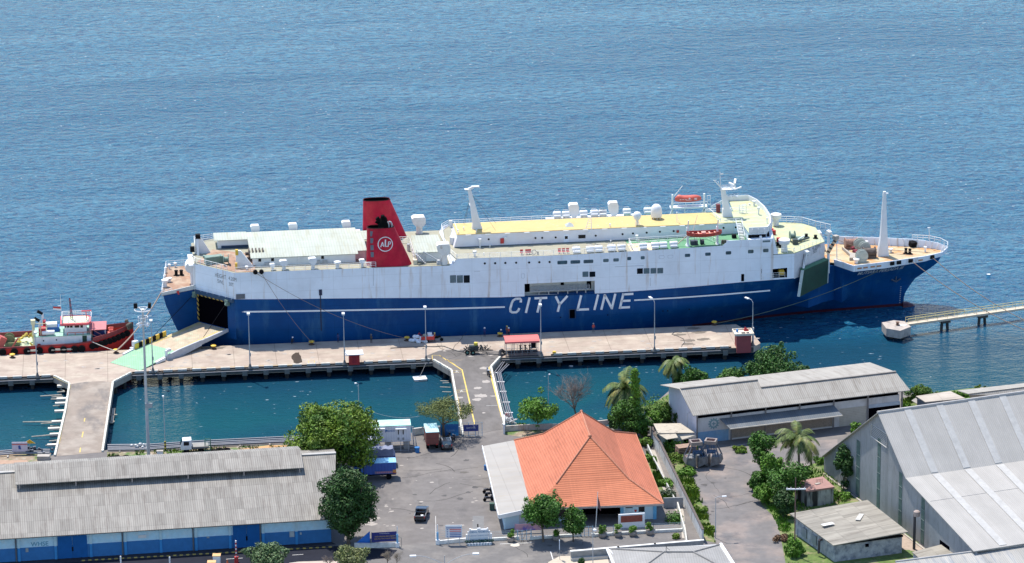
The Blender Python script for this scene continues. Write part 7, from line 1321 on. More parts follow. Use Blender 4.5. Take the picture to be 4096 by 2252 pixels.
# ================================================================ orange tiled terminal building
OFc=Frame(g('o',700,850),R(8.0));og=lambda x,y,z:OFc.loc(g('o',x,y,z))
t=fthing('terminal','terminal hall with a steep orange tiled joglo roof and pale blue walls','terminal building',OFc)
ZE,ZK,ZT=3.05,5.5,10.4
E_FR,E_BR=og(1185,1045,ZE),og(1010,605,ZE);J_B,J_F=og(245,645,ZE),og(352,1075,ZE)
M_FL,M_BL=og(150,1118,ZE-.25),og(48,682,ZE-.25)
K_FL,K_FR,K_BR,K_BL=og(511,917,ZK),og(968,890,ZK),og(872,592,ZK+.1),og(428,606,ZK)
A_B,A_F=og(668,467,ZT),og(722,622,ZT)
ORT=sheet_roof('orange_tile_front',(.54,.180,.092),axis=1,rib=.36,sheet=(9.0,.3),tone=.10,dirt=(.34,.09,.04),dirt_amt=.35,ribdark=.52)
ORS=sheet_roof('orange_tile_side',(.50,.162,.088),axis=0,rib=.36,sheet=(9.0,.3),tone=.10,dirt=(.30,.10,.05),dirt_amt=.45,ribdark=.70)
def rf(nm,faces,mt):
 m=MB();[m.face(*f)for f in faces];o=m.build(nm,mt,t);return o
rf('front_roof',[(J_F,E_FR,K_FR,K_FL),(K_FL,K_FR,A_F)],ORT)
rf('left_roof',[(K_FL,A_F,A_B,K_BL),(J_F,K_FL,K_BL,J_B)],ORS)
rf('right_roof',[(K_FR,K_BR,A_B,A_F),(E_FR,E_BR,K_BR,K_FR)],ORS)
rf('back_roof',[(J_B,K_BL,K_BR,E_BR),(K_BL,A_B,K_BR)],ORT)
HIP=mat('hip_tile',(.42,.17,.10),.8,var=.2,scale=3)
m=MB()
for p in((A_F,K_FL),(A_F,K_FR,E_FR),(A_B,K_BL,J_B),(A_B,A_F),(A_B,K_BR,E_BR)):m.path([q+Vector((0,0,.05))for q in p],.14,6)
m.path([J_F,E_FR],.10);m.path([E_FR,E_BR],.10);m.sphere(A_F+Vector((0,0,.1)),.3,8);m.sphere(A_B+Vector((0,0,.1)),.25,8);m.build('hip_tiles',HIP,t)
m=MB();m.slab([M_FL,J_F,J_B,M_BL],.12);m.build('metal_roof',sheet_roof('flat_metal_roof',(.34,.325,.30),axis=1,rib=.5,sheet=(1.1,3.0),tone=.06,dirt=(.34,.30,.24),dirt_amt=.4,ribdark=.86),t)
m=MB()
def board(m,a,b,h0=.45,th=.12):e=(b-a);e.z=0;e.normalize();n_=Vector((e.y,-e.x,0))*th;m.hexa([a-Vector((0,0,h0)),b-Vector((0,0,h0)),b-Vector((0,0,h0))+n_,a-Vector((0,0,h0))+n_,a+Vector((0,0,.12)),b+Vector((0,0,.12)),b+Vector((0,0,.12))+n_,a+Vector((0,0,.12))+n_])
board(m,M_BL,M_FL);board(m,M_FL,J_F,.55);m.build('fascia',WHITE,t);m=MB();board(m,J_F-Vector((0,0,.1)),E_FR-Vector((0,0,.1)),.18);m.build('eave_board',mat('eave_grey',(.35,.30,.28),.8),t)
PBL=mat('wall_light_blue',(.48,.66,.76),.75,var=.05,scale=.7);MBL=mat('column_blue',(.12,.38,.60),.7)
def pin(p,q,f):return p.lerp(q,f)
ctr=(E_FR+E_BR+J_B+J_F)/4
W4=[J_F+(ctr-J_F)*.10,E_FR+(ctr-E_FR)*.09,E_BR+(ctr-E_BR)*.09,J_B+(ctr-J_B)*.1]
W4=[Vector((p.x,p.y,0))for p in W4]
MW=[Vector((p.x,p.y,0))for p in(M_FL+(ctr-M_FL)*.06,M_BL+(ctr-M_BL)*.06)]
m=MB();fr_,frr=W4[0],W4[1]
def wallseg(m,a,b,z0,z1,th=.2):e=(b-a).normalized();n_=Vector((-e.y,e.x,0))*th;m.hexa([a+Vector((0,0,z0)),b+Vector((0,0,z0)),b+n_+Vector((0,0,z0)),a+n_+Vector((0,0,z0)),a+Vector((0,0,z1)),b+Vector((0,0,z1)),b+n_+Vector((0,0,z1)),a+n_+Vector((0,0,z1))])
fl_=lambda f:frr.lerp(fr_,f)
wallseg(m,fl_(.30),fl_(0),0,2.9);wallseg(m,fl_(1),fl_(.62),0,2.9);wallseg(m,fl_(.62),fl_(.30),2.55,2.9);wallseg(m,W4[1],W4[2],0,2.9);wallseg(m,W4[2],W4[3],0,2.9);wallseg(m,W4[3],MW[1],0,2.6);wallseg(m,MW[1],MW[0],0,2.6);wallseg(m,MW[0],fr_,0.0,2.6)
m.build('wall',PBL,t)
m=MB();wallseg(m,fl_(.62)+Vector((0,3,0)),fl_(.30)+Vector((0,3,0)),0,2.9);m.build('hall_interior',VOID,t);m=MB();wallseg(m,fl_(1)+Vector((0,-.06,0)),fl_(.64)+Vector((0,-.06,0)),.9,2.4,.04);m.build('window_band',DARKG,t)
for f in(.015,.635,.29,.99):m=MB();p=fl_(f);m.box(p.x-.25,p.x+.25,p.y-.18,p.y+.1,0,2.95);m.build('column',MBL,t)
for f0,f1,z0,z1,nm in((.20,.26,2.0,2.45,'window'),(.10,.15,1.3,2.6,'window')):m=MB();wallseg(m,fl_(f1)+Vector((0,-.05,0)),fl_(f0)+Vector((0,-.05,0)),z0,z1,.04);m.build(nm,DARKG,t)
m=MB();wallseg(m,fl_(.26)+Vector((0,-.04,0)),fl_(.20)+Vector((0,-.04,0)),.1,1.95,.04);m.build('door',mat('door_pale',(.42,.58,.66),.6),t)
p=fl_(.175)+Vector((0,-.06,0));m=MB();m.face(p+Vector((-.2,0,1.7)),p+Vector((.2,0,1.7)),p+Vector((.18,0,1.45)),p+Vector((0,0,1.25)),p+Vector((-.18,0,1.45)));m.build('red_shield',RED,t)
p=MW[0].lerp(fr_,.5)+Vector((0,-.05,0));m=MB();m.box(p.x-1.2,p.x+1.1,p.y-.05,p.y-.01,.6,2.1);m.build('notice_board',mat('board_grey',(.42,.47,.48),.7),t)
wb=g('f',1855,420);t2=thing('brick_board','white frame with a dark red brick panel in front of the terminal wall','board',wb,R(8));m=MB();m.box(-2.1,2.1,-.12,.12,0,2.35);m.build('frame',WHITE,t2);m=MB();m.box(-1.72,1.72,-.16,-.12,1.0,2.1);m.build('brick_panel',mat('brick_panel_red',(.24,.05,.03),.85,var=.2,scale=3,stripe=(2,.14,(.30,.12,.09),.15)),t2)
t2=thing('flagpole','thin white flagpole standing in front of the orange roof','flagpole',g('f',1390,485));b=g('f',1390,485);m=MB();m.tube((0,0,0),(.4,0,hgt(b,'f',1412,-40)),.06,.04);m.build('pole',RAILW,t2);m=MB();hh=hgt(b,'f',1412,-10);m.face((.38,0,hh-.2),(.38,0,hh-2.2),(.9,.1,hh-2.9),(.7,.1,hh-1.4));m.build('flag',mat('flag_dark',(.16,.08,.08),.8),t2)
def fence_run(pts,label,h=1.35,gates=()):
 t2=thing('fence',label,'fence',pts[0]);o=pts[0];m=MB()
 for a,b in zip(pts[:-1],pts[1:]):
  e=(b-a);c2=(a+b)/2-o;m.obox((c2.x,c2.y,.22),(e.length,.3,.44),math.atan2(e.y,e.x));n_=max(1,int(e.length/2.9))
  for i in range(n_+1):q=a.lerp(b,i/n_)-o;m.obox((q.x,q.y,.27),(.5,.36,.54),math.atan2(e.y,e.x))
 m.build('low_wall',mat('fence_wall_white',(.62,.62,.58),.8,var=.2,scale=1.5),t2)
 m=MB()
 for a,b in zip(pts[:-1],pts[1:]):
  n_=max(1,int((b-a).length/2.9))
  for i in range(n_+1):q=a.lerp(b,i/n_)-o;m.tube((q.x,q.y,.4),(q.x,q.y,h+.25),.045,n=6)
 m.build('posts',mat('post_blue',(.25,.42,.55),.5),t2,kind='stuff');m=MB()
 for a,b in zip(pts[:-1],pts[1:]):
  for zz in(.55,.9,1.25,h+.15):m.tube(a-o+Vector((0,0,zz)),b-o+Vector((0,0,zz)),.014,n=4)
  n_=int((b-a).length/.30)
  for i in range(n_):q=a.lerp(b,i/n_)-o;m.tube((q.x,q.y,.45),(q.x,q.y,h+.15),.007,n=3)
 m.build('wire_mesh',mat('wire_blue',(.30,.42,.50),.5),t2,kind='stuff');return t2
fence_run([g('f',0,590),g('f',385,570)],'low white fence wall with mesh left of the double gate')
fence_run([g('f',565,572),g('f',1190,530)],'low white fence wall with mesh behind the two front trees')
fence_run([g('f',1360,535),g('f',2140,485),g('f',2530,465)],'low white fence wall with mesh in front of the brick board')
def gate(a,b,label,h=1.7):
 t2=thing('gate',label,'gate',a);e=b-a;n_=3
 for i in range(n_+1):q=e*(i/n_);m=MB();m.tube((q.x,q.y,0),(q.x,q.y,h),.05,n=6);m.build('post',MATS['post_blue'],t2)
 m=MB()
 for zz in(.15,.6,1.1,h-.05):m.tube((0,0,zz),(e.x,e.y,zz),.025,n=4)
 for i in range(14):q=e*(i/14);m.tube((q.x,q.y,.1),(q.x,q.y,h-.1),.01,n=3)
 m.build('mesh',MATS['wire_blue'],t2);return t2
gate(g('f',390,590),g('f',560,575),'pale blue double gate with a pink banner behind it');gate(g('f',1195,535),g('f',1355,530),'pale blue gate near the white flagpole')
def banner(a,b,z0,z1,label,base,texts,rz=None,name='banner',frame=False):
 t2=thing(name,label,'banner',a);e=b-a;ee=e.normalized();m=MB();n_=Vector((-ee.y,ee.x,0))*.03
 m.hexa([Vector((0,0,z0)),e+Vector((0,0,z0)),e+n_+Vector((0,0,z0)),n_+Vector((0,0,z0)),Vector((0,0,z1)),e+Vector((0,0,z1)),e+n_+Vector((0,0,z1)),n_+Vector((0,0,z1))]);m.build('cloth',base,t2)
 L2=e.length
 for s_,u_,v_,sz,col,wd in texts:put_text(s_,sz,Vector((0,0,z0+(z1-z0)*v_))+e*u_-n_*1.0,ee,(0,0,1),col,t2,width=wd*L2)
 for q in(Vector(),e):m=MB();m.tube(q+n_*2,q+n_*2+Vector((0,0,z1+.05)),.04,n=5);m.build('post',GREYP,t2)
 return t2
banner(g('f',352,510)+Vector((0,.5,0)),g('f',690,500)+Vector((0,.5,0)),.45,1.55,'faded pink and violet banner hanging behind the gate',mat('banner_pink',(.45,.26,.32),.8,var=.1,scale=.6,blot=((.13,.10,.35),.4,.5,.6),blot2=((.60,.42,.45),.9,.55,.7)),[('DUTY FREE',.72,.5,.6,mat('banner_red_text',(.45,.06,.10),.8),.42)]if False else[])
LEAF1=mat('leaf_green',(.050,.130,.014),.6,var=.35,scale=.35,island=.45,spec=.3);LEAFD=mat('leaf_dark',(.028,.075,.014),.6,var=.35,scale=.35,island=.5,spec=.3)
LEAFB=mat('leaf_bright',(.09,.20,.016),.6,var=.3,scale=.4,island=.4,spec=.3);LEAFY=mat('leaf_yellow_green',(.14,.215,.016),.6,var=.3,scale=.35,island=.4,spec=.3,blot=((.045,.12,.012),.25,.40,.62));LEAFO=mat('leaf_olive',(.13,.155,.05),.7,var=.25,scale=.6,island=.45,spec=.2)
PALMG=mat('palm_leaf',(.085,.125,.025),.55,var=.2,scale=.5,island=.45,spec=.4,blot=((.24,.21,.05),.4,.5,.68));GREYT=mat('bare_twig',(.22,.18,.16),.9,var=.2)
def leafmesh(vs,fs,name,mt,parent):
 me=bpy.data.meshes.new(name);me.from_pydata(vs,[],fs);me.materials.append(mt);me.update();o=bpy.data.objects.new(name,me);COL.objects.link(o);o.parent=parent;return o
def crown(blobs,n,size,rnd,up=.35):
 vs,fs=[],[];tot=sum(b[1]**2 for b in blobs)
 for c,r,sq in blobs:
  k=int(n*r*r/tot)
  for _ in range(k):
   d=Vector((rnd.gauss(0,1),rnd.gauss(0,1),rnd.gauss(0,1))).normalized()
   rr=r*(.55+.5*rnd.random()**.6);p=c+Vector((d.x*rr,d.y*rr,d.z*rr*sq))
   nrm=(d*.6+Vector((rnd.gauss(0,.5),rnd.gauss(0,.5),rnd.gauss(0,.5)+up))).normalized();a=nrm.orthogonal().normalized();b=nrm.cross(a);th=rnd.random()*6.28;a,b=a*math.cos(th)+b*math.sin(th),b*math.cos(th)-a*math.sin(th)
   s_=size*(.6+.8*rnd.random());i=len(vs);vs+=[p-a*s_,p+b*s_*.5+nrm*s_*.15,p+a*s_,p-b*s_*.5+nrm*s_*.1];fs.append((i,i+1,i+2,i+3))
 return vs,fs
def tree(base,H,Wd,label,mt,seed=1,n=5000,size=.26,nb=26,zlow=.30,sq=.8,trunk_r=.25,name='tree',cat='tree',group=None,shape='round',depth=None,blob=.30,offset=(0,0)):
 rnd=random.Random(seed);t2=thing(name,label,cat,base,rnd.random()*.3,group);depth=depth or Wd
 blobs=[];cz=H*(1+zlow)/2;rz=H*(1-zlow)/2;br=min(Wd,H)*blob
 for i in range(nb):
  for _ in range(30):
   d=Vector((rnd.uniform(-1,1),rnd.uniform(-1,1),rnd.uniform(-1,1)))
   if d.length<=1 and d.length>.35:break
  f=1.0
  if shape=='cone':f=1-.75*max(0,(d.z+1)/2)
  if shape=='flat':d.z=abs(d.z)*.9
  if shape=='column':f=1
  r_=br*rnd.uniform(.45,1.2)*(f if shape=='cone' else 1)
  if shape=='round':f=1-.30*d.z*d.z
  if shape=='dome':f=1-.62*max(0,d.z)**1.3
  if shape=='egg':f=1-.50*max(0,-d.z)-.35*max(0,d.z)**2
  c=Vector((d.x*(Wd/2-r_*.7)*f+offset[0],d.y*(depth/2-r_*.7)*f+offset[1],cz+d.z*(rz-r_*.5)));blobs.append((c,r_,sq))
 for _ in range(nb//3):
  c,r_,q_=rnd.choice(blobs);d=c-Vector((offset[0],offset[1],cz));d.normalize();blobs.append((c+d*r_*rnd.uniform(.6,1.25)+Vector((0,0,.1*r_)),r_*rnd.uniform(.3,.5),1.0))
 vs,fs=crown(blobs,n,size,rnd);leafmesh(vs,fs,'crown',mt,t2)
 m=MB();tz=H*zlow+rz*.4;lean=Vector((rnd.uniform(-.05,.05)*H,rnd.uniform(-.05,.05)*H,0));pts=[Vector((0,0,-.1)),Vector((0,0,tz*.4))+lean*.4,Vector((0,0,tz))+lean]
 m.tube(pts[0],pts[1],trunk_r,trunk_r*.8);m.tube(pts[1],pts[2],trunk_r*.8,trunk_r*.45)
 for c,r_,_ in rnd.sample(blobs,min(9,len(blobs))):s_=pts[1].lerp(pts[2],rnd.uniform(.2,1));mid=(s_+c)/2+Vector((0,0,-.1*H*rnd.random()));m.tube(s_,mid,trunk_r*.38,trunk_r*.25,6);m.tube(mid,c,trunk_r*.25,trunk_r*.08,5)
 m.build('trunk',BARK,t2,True);return t2
def pxtree(k,bx,by,ty,wpx,label,mt,**kw):
 b=g(k,bx,by);H=hgt(b,k,bx,ty);s_=DIST/(FW*4096)*((b-CP).length/DIST);return tree(b,H,wpx*1.17/Z[k][2]*s_,label,mt,**kw)
pxtree('k',475,700,66,690,'biggest broad yellow green tree standing between warehouse roof and white cabin',LEAFY,seed=3,n=30000,size=.24,nb=80,zlow=.06,trunk_r=.45,blob=.17,shape='dome')
pxtree('k',595,1262,640,465,'dark green drooping tree at the right end of the blue warehouse',LEAFD,seed=8,n=19000,size=.24,nb=60,zlow=.12,trunk_r=.35,blob=.17,shape='egg')
pxtree('k',1362,400,110,430,'flat topped olive umbrella tree over the parked dark car',LEAFO,seed=5,n=8500,size=.12,nb=40,zlow=.45,sq=.55,trunk_r=.26,shape='flat',blob=.22)
pxtree('o',395,575,378,280,'small layered bright green tree right of the middle causeway gate',LEAFB,seed=12,n=4200,size=.2,nb=26,zlow=.25,sq=.5,trunk_r=.14,blob=.24)
pxtree('o',965,625,385,240,'dense green spreading tree behind the right side of the orange roof',LEAF1,seed=14,n=9500,size=.19,nb=46,zlow=.06,sq=.6,trunk_r=.2,blob=.19,shape='dome')
pxtree('o',1005,625,188,66,'tall narrow bright green column of leaves beside the coconut palm',LEAFB,seed=15,n=6500,size=.17,nb=60,zlow=.12,trunk_r=.15,blob=.30,shape='column')
pxtree('N',760,330,-10,330,'round green tree behind the left end of the long warehouse roof',LEAF1,seed=17,n=5500,size=.24,nb=26,zlow=.1,trunk_r=.2)
pxtree('N',1210,330,-10,330,'low green tree left of the large round tree behind the long roof',LEAF1,seed=18,n=4200,size=.24,nb=22,zlow=.1,trunk_r=.2)
pxtree('w',333,342,62,390,'large round dark green tree rising behind the long warehouse roof',mat('leaf_mid',(.035,.10,.014),.6,var=.3,scale=.35,island=.45,spec=.3),seed=19,n=14000,size=.24,nb=60,zlow=.05,trunk_r=.4,blob=.2,depth=11.0)
pxtree('w',520,345,205,90,'small bright bush at the right foot of the large round tree',LEAFB,seed=20,n=1200,size=.2,nb=8,zlow=.1,trunk_r=.1)
for bx,by,ty,wd,lb,mt,sd_ in((240,860,575,165,'tall glossy green tree at the left edge of the garden strip',LEAF1,31),(290,960,690,130,'bright green tree in the middle of the garden strip',LEAFB,32),(400,1040,780,250,'broad bushy green tree in front of the pink flat roof',LEAF1,33),(370,1130,960,120,'dark green shrub beside the utility pole',LEAFD,34),(205,960,845,100,'low green shrub at the edge of the storage yard',LEAF1,35),(250,1040,920,130,'pale green weedy shrub by the storage yard',LEAFB,36)):
 pxtree('w',bx,by,ty,wd,lb,mt,seed=sd_,n=3800,size=.22,nb=20,zlow=.08,trunk_r=.15,blob=.26)
pxtree('w',745,960,692,135,'slim dark green tree growing against the big shed wall',LEAFD,seed=37,n=3600,size=.22,nb=20,zlow=.08,trunk_r=.12,blob=.24)
pxtree('w',820,610,515,80,'small green bush by the dark opening of the long warehouse',LEAFB,seed=38,n=900,size=.2,nb=8,zlow=.05,trunk_r=.08);pxtree('w',435,1370,1260,130,'leafy green shrub at the foot of the utility pole',LEAFB,seed=39,n=1800,size=.22,nb=10,zlow=.03,trunk_r=.08)
pxtree('f',720,600,-12,470,'taller green street tree in front of the terminal fence',LEAF1,seed=41,n=7800,size=.22,nb=34,zlow=.36,trunk_r=.2,blob=.24)
pxtree('f',1105,600,172,290,'smaller green street tree in front of the terminal fence',LEAF1,seed=42,n=4600,size=.2,nb=24,zlow=.25,trunk_r=.14,blob=.26)
pxtree('m',1350,700,345,430,'round pale green tree at the bottom edge in front of the warehouse',mat('leaf_pale',(.085,.145,.05),.6,var=.3,island=.4),seed=43,n=5500,size=.2,nb=26,zlow=.2,trunk_r=.15,blob=.25)
pxtree('m',2320,700,375,360,'round yellowish tree at the bottom edge beside bare shrubs',mat('leaf_sage',(.14,.165,.05),.6,var=.3,island=.4),seed=44,n=4600,size=.18,nb=24,zlow=.15,trunk_r=.14,blob=.25)
pxtree('u',900,400,160,440,'rounded grassy green bush by the water right of the long warehouse',LEAFY,seed=51,n=3800,size=.16,nb=26,zlow=0.0,trunk_r=.1,sq=.7);pxtree('u',1230,480,270,420,'feathery green bush leaning over the low sheds',LEAF1,seed=52,n=3600,size=.16,nb=24,zlow=0,trunk_r=.1,sq=.7);pxtree('u',1560,420,255,330,'feathery green bush at the gable of the far shed',LEAFB,seed=53,n=3000,size=.16,nb=20,zlow=0,trunk_r=.1,sq=.7)
pxtree('u',1880,240,160,190,'small green bush peeping over the far shed roof',LEAFY,seed=54,n=900,size=.16,nb=10,zlow=0,trunk_r=.08);pxtree('u',700,520,430,150,'small bright bush below the long warehouse corner',LEAFB,seed=55,n=900,size=.16,nb=8,zlow=0,trunk_r=.08)
for k_,bx,by,ty,wd,lb,mt,sd_ in(('o',1110,560,455,110,'leafy green tree between the dense tree and the grey boundary wall',LEAFB,81),('o',1200,520,420,130,'pale green spreading bush tree at the water side of the shack',LEAFY,82),('o',1285,545,450,80,'dark creeper covered tree touching the white warehouse gable',LEAFD,83),('o',880,590,470,90,'dark green low tree left of the dense tree behind the roof',LEAFD,84),('o',1060,620,560,70,'small yellow green tree at the back right corner of the orange roof',LEAFY,85),('o',1280,300,215,90,'small green tree at the foot of the yellowing palm',LEAF1,86),('w',300,900,800,110,'glossy green bush tree left of the big coconut palm',LEAFB,87),('w',500,900,810,90,'bright green bush tree at the foot of the big coconut palm',LEAFB,88),('o',1225,640,560,60,'creeper covered post beside the shack and boundary wall',LEAFB,89)):
 pxtree(k_,bx,by,ty,wd,lb,mt,seed=sd_,n=2600,size=.19,nb=16,zlow=.05,trunk_r=.1,blob=.26)
def bushes(spec,mt0,size=.16):
 for k,bx,by,w_,h_,lb,mt in spec:
  b=g(k,bx,by);s_=(b-CP).length/(FW*4096)/Z[k][2]*1.0;rnd=random.Random(int(bx*3+by));t2=thing('bush',lb,'bush',b);W_=w_*s_*1.35;bl=[(Vector((rnd.uniform(-.5,.5)*W_,rnd.uniform(-.5,.5)*W_*.9,h_*(.25+.35*rnd.random()))),h_*rnd.uniform(.35,.6),.8)for _ in range(12)]
  vs,fs=crown(bl,int(700+W_*160),size,rnd);leafmesh(vs,fs,'foliage',mt or mt0,t2);m=MB()
  for c,r_,_ in bl[:5]:m.tube((0,0,0),c,.04,.02,5)
  m.build('stem',BARK,t2)
bushes([('o',1170,480,170,3.2,'pale green bush by the water behind the shack',LEAFB),('o',1245,510,110,3.0,'green bush against the white gable of the long warehouse',LEAF1),('o',1180,660,90,1.6,'bright creeper bush at the top of the grey boundary wall',LEAFB),('o',1255,705,110,1.9,'bushy green shrub behind the grab buckets',LEAFB),('o',1290,780,90,1.6,'yellow green shrub left of the grab buckets',LEAFY),('o',1320,860,80,1.2,'low shrub on the weedy strip beside the boundary wall',LEAFB),('o',1355,960,60,1.0,'low weeds half way down the boundary wall strip',LEAFY),('o',1410,1090,60,.9,'low weeds further down the boundary wall strip',LEAFY),('o',1470,1210,50,.8,'low weeds at the bottom of the boundary wall strip',LEAFY),('o',1190,930,70,1.2,'broad leaved green shrub beside the orange roof corner',LEAFB),('o',1200,1000,70,1.3,'grey green shrub at the front corner of the orange roof',mat('leaf_grey',(.07,.10,.05),.6,var=.3,island=.4)),('o',1060,680,60,1.6,'yellow leaved shrub behind the orange roof',LEAFY),('o',1100,770,40,1.0,'low green plants beside the garden path',LEAFB),('f',2410,330,110,1.6,'thin green shrub beside the window grille',LEAF1),('f',2440,560,40,.8,'small green sapling in the sunny corner',LEAFY),('m',1500,30,60,.5,'weeds growing on the warehouse gutter',LEAFB)if False else('o',1350,690,70,1.2,'grey green plants at the shack door',LEAF1),('w',600,790,60,1.2,'low green bush at the far foot of the big shed',LEAFB),('w',700,1010,90,1.3,'grassy green bush beside the pink flat roofed hut',LEAFB),('w',345,1275,60,.9,'brown dry bush at the edge of the storage yard',mat('leaf_brown',(.15,.085,.045),.8,var=.3,island=.4)),('w',90,715,60,.8,'dry weeds in front of the lattice wall',LEAFY),('k',1990,330,60,.8,'plants in the corner beside the causeway gate',LEAF1)],LEAF1)
def grass(name,polys,n,h=.35,mt=LEAFB,label=None):
 rnd=random.Random(len(name)+n);vs,fs=[],[]
 for poly in polys:
  xs=[p.x for p in poly];ys=[p.y for p in poly];c=0
  while c<n:
   x,y=rnd.uniform(min(xs),max(xs)),rnd.uniform(min(ys),max(ys));ins=False;j=len(poly)-1
   for i in range(len(poly)):
    if(poly[i].y>y)!=(poly[j].y>y)and x<(poly[j].x-poly[i].x)*(y-poly[i].y)/(poly[j].y-poly[i].y)+poly[i].x:ins=not ins
    j=i
   c+=1
   if not ins or noise.noise(Vector((x*.35,y*.35,1)))<-.12:continue
   a=rnd.random()*6.28;w_=rnd.uniform(.06,.16);hh=h*rnd.uniform(.4,1.3);i=len(vs);dx,dy=math.cos(a)*w_,math.sin(a)*w_;lx,ly=rnd.uniform(-.2,.2),rnd.uniform(-.2,.2);vs+=[(x-dx,y-dy,0),(x+dx,y+dy,0),(x+dx*.4+lx,y+dy*.4+ly,hh),(x-dx*.4+lx,y-dy*.4+ly,hh)];fs.append((i,i+1,i+2,i+3))
 o=leafmesh(vs,fs,name,mt,None);return tag(o,label,'grass',None,'stuff')
grass('grass',[Gp('o',(1180,640),(1290,640),(1330,760),(1375,900),(1460,1110),(1510,1290),(1440,1270),(1330,1050),(1240,880),(1190,760)),Gp('o',(1075,720),(1130,800),(1190,900),(1240,1030),(1190,1030),(1130,900))],9000,.6,LEAFY,'weedy grass strips on both sides of the grey boundary wall')
grass('grass',[Gp('w',(480,820),(620,770),(650,860),(760,960),(850,1020),(480,1090),(240,1050),(180,900)),Gp('w',(260,1050),(400,1080),(450,1400),(520,1500),(400,1450),(330,1180))],3800,.35,LEAFB,'grass around the small huts beside the big grey shed')
grass('grass',[Gp('u',(620,400),(1000,300),(1100,560),(640,560)),Gp('W',(755,632),(1500,600),(2100,585),(2100,600),(760,670))],1500,.4,LEAFY,'grass tufts along the shore')
def palm(b,H,L_,label,seed=1,lean=(0,0),nf=22):
 rnd=random.Random(seed);t2=thing('coconut_palm',label,'palm tree',b);top=Vector((lean[0],lean[1],H));m=MB();pts=[Vector((lean[0]*(i/8)**1.6,lean[1]*(i/8)**1.6,H*i/8))for i in range(9)]
 for i in range(8):m.tube(pts[i],pts[i+1],.24-.012*i,.228-.012*i,8)
 m.build('trunk',mat('palm_trunk',(.20,.17,.14),.9,var=.25,stripe=(2,.35,(.13,.11,.09),.3)),t2,True)
 vs,fs=[],[]
 for f in range(nf):
  az=f*2.399+rnd.uniform(-.2,.2);el=R(rnd.uniform(-25,75));l_=L_*rnd.uniform(.8,1.1);d=Vector((math.cos(az)*math.cos(el),math.sin(az)*math.cos(el),math.sin(el)));p=top.copy();n_=18;side=Vector((-math.sin(az),math.cos(az),0))
  for i in range(n_):
   q=p+d*l_/n_;f_=i/n_;ll=l_*.26*math.sin(math.pi*(.12+.80*f_))**.8;dr=Vector((0,0,-.55-.25*f_));up2=side.cross(d)
   k=len(vs);w2=.03;vs+=[p-side*w2,p+side*w2,q+side*w2*.8,q-side*w2*.8];fs.append((k,k+1,k+2,k+3))
   for sg in(-1,1):
    for h2 in(0,.5):
     r0_=p.lerp(q,h2);tip=r0_+side*sg*ll*.75+d*ll*.45+dr*ll*rnd.uniform(.55,.9);k=len(vs);wv=d*.085;vs+=[r0_-wv,r0_+wv,tip+wv*.3,tip-wv*.2];fs.append((k,k+1,k+2,k+3))
   p=q;d=(d+Vector((0,0,-.115-.03*rnd.random()))).normalized()
 leafmesh(vs,fs,'fronds',PALMG,t2);m=MB()
 for i in range(7):a=i*.9;m.sphere(top+Vector((.3*math.cos(a),.3*math.sin(a),-.35)),.17,8)
 m.build('coconuts',mat('coconut',(.12,.12,.04),.6),t2);return t2
b=g('o',960,545);palm(b,hgt(b,'o',945,325),5.3,'coconut palm behind the narrow leafy column and the orange roof',3,(-.6,0),26)
b=g('o',1245,300);palm(b,hgt(b,'o',1245,148),3.3,'yellowing coconut palm by the water left of the long warehouse roof',5,(0,0),22)
b=g('w',465,900);palm(b,hgt(b,'w',462,640),4.6,'large coconut palm in the garden strip beside the big shed',9,(-.2,0),28)
def bare(b,H,Wd,label,seed,mt=GREYT,name='bare_tree',n0=5,r0=.16,depth=4,lean=0):
 rnd=random.Random(seed);t2=thing(name,label,'tree',b);m=MB();tw=MB()
 def rec(p,d,l_,r_,k):
  q=p+d*l_;(m if k<2 else tw).tube(p,q,r_,r_*.65,5 if k<2 else 3,False)
  if k>=depth:return
  for i in range(4 if k else n0):
   nd=(d*1.0+Vector((rnd.gauss(0,.55),rnd.gauss(0,.55),rnd.gauss(.12,.3)))).normalized();rec(p.lerp(q,rnd.uniform(.45,1)),nd,l_*rnd.uniform(.55,.85),r_*.55,k+1)
 rec(Vector(),Vector((lean,0,1)).normalized(),H*.34,r0,0);m.build('trunk',BARK,t2);tw.build('twigs',mt,t2);return t2
b=g('o',640,505);bare(b,hgt(b,'o',640,250)*1.3,8,'grey leafless tree between the orange roof and the water',4,lean=-.25,depth=5,n0=9)
b=g('s',860,900);bare(b,hgt(b,'s',860,590),5,'bare dry shrub at the bottom edge below the blue and yellow banner',6,mat('dry_twig',(.26,.22,.17),.9),'bare_shrub',7,.07,5);b=g('s',1020,900);bare(b,hgt(b,'s',1000,640),4,'second bare dry shrub right of the first one at the bottom edge',7,MATS['dry_twig'],'bare_shrub',6,.06,5);b=g('m',2050,650);bare(b,hgt(b,'m',2050,450),4,'bare twiggy shrub left of the yellowish bottom tree',11,GREYT,'bare_shrub',6,.06,5)
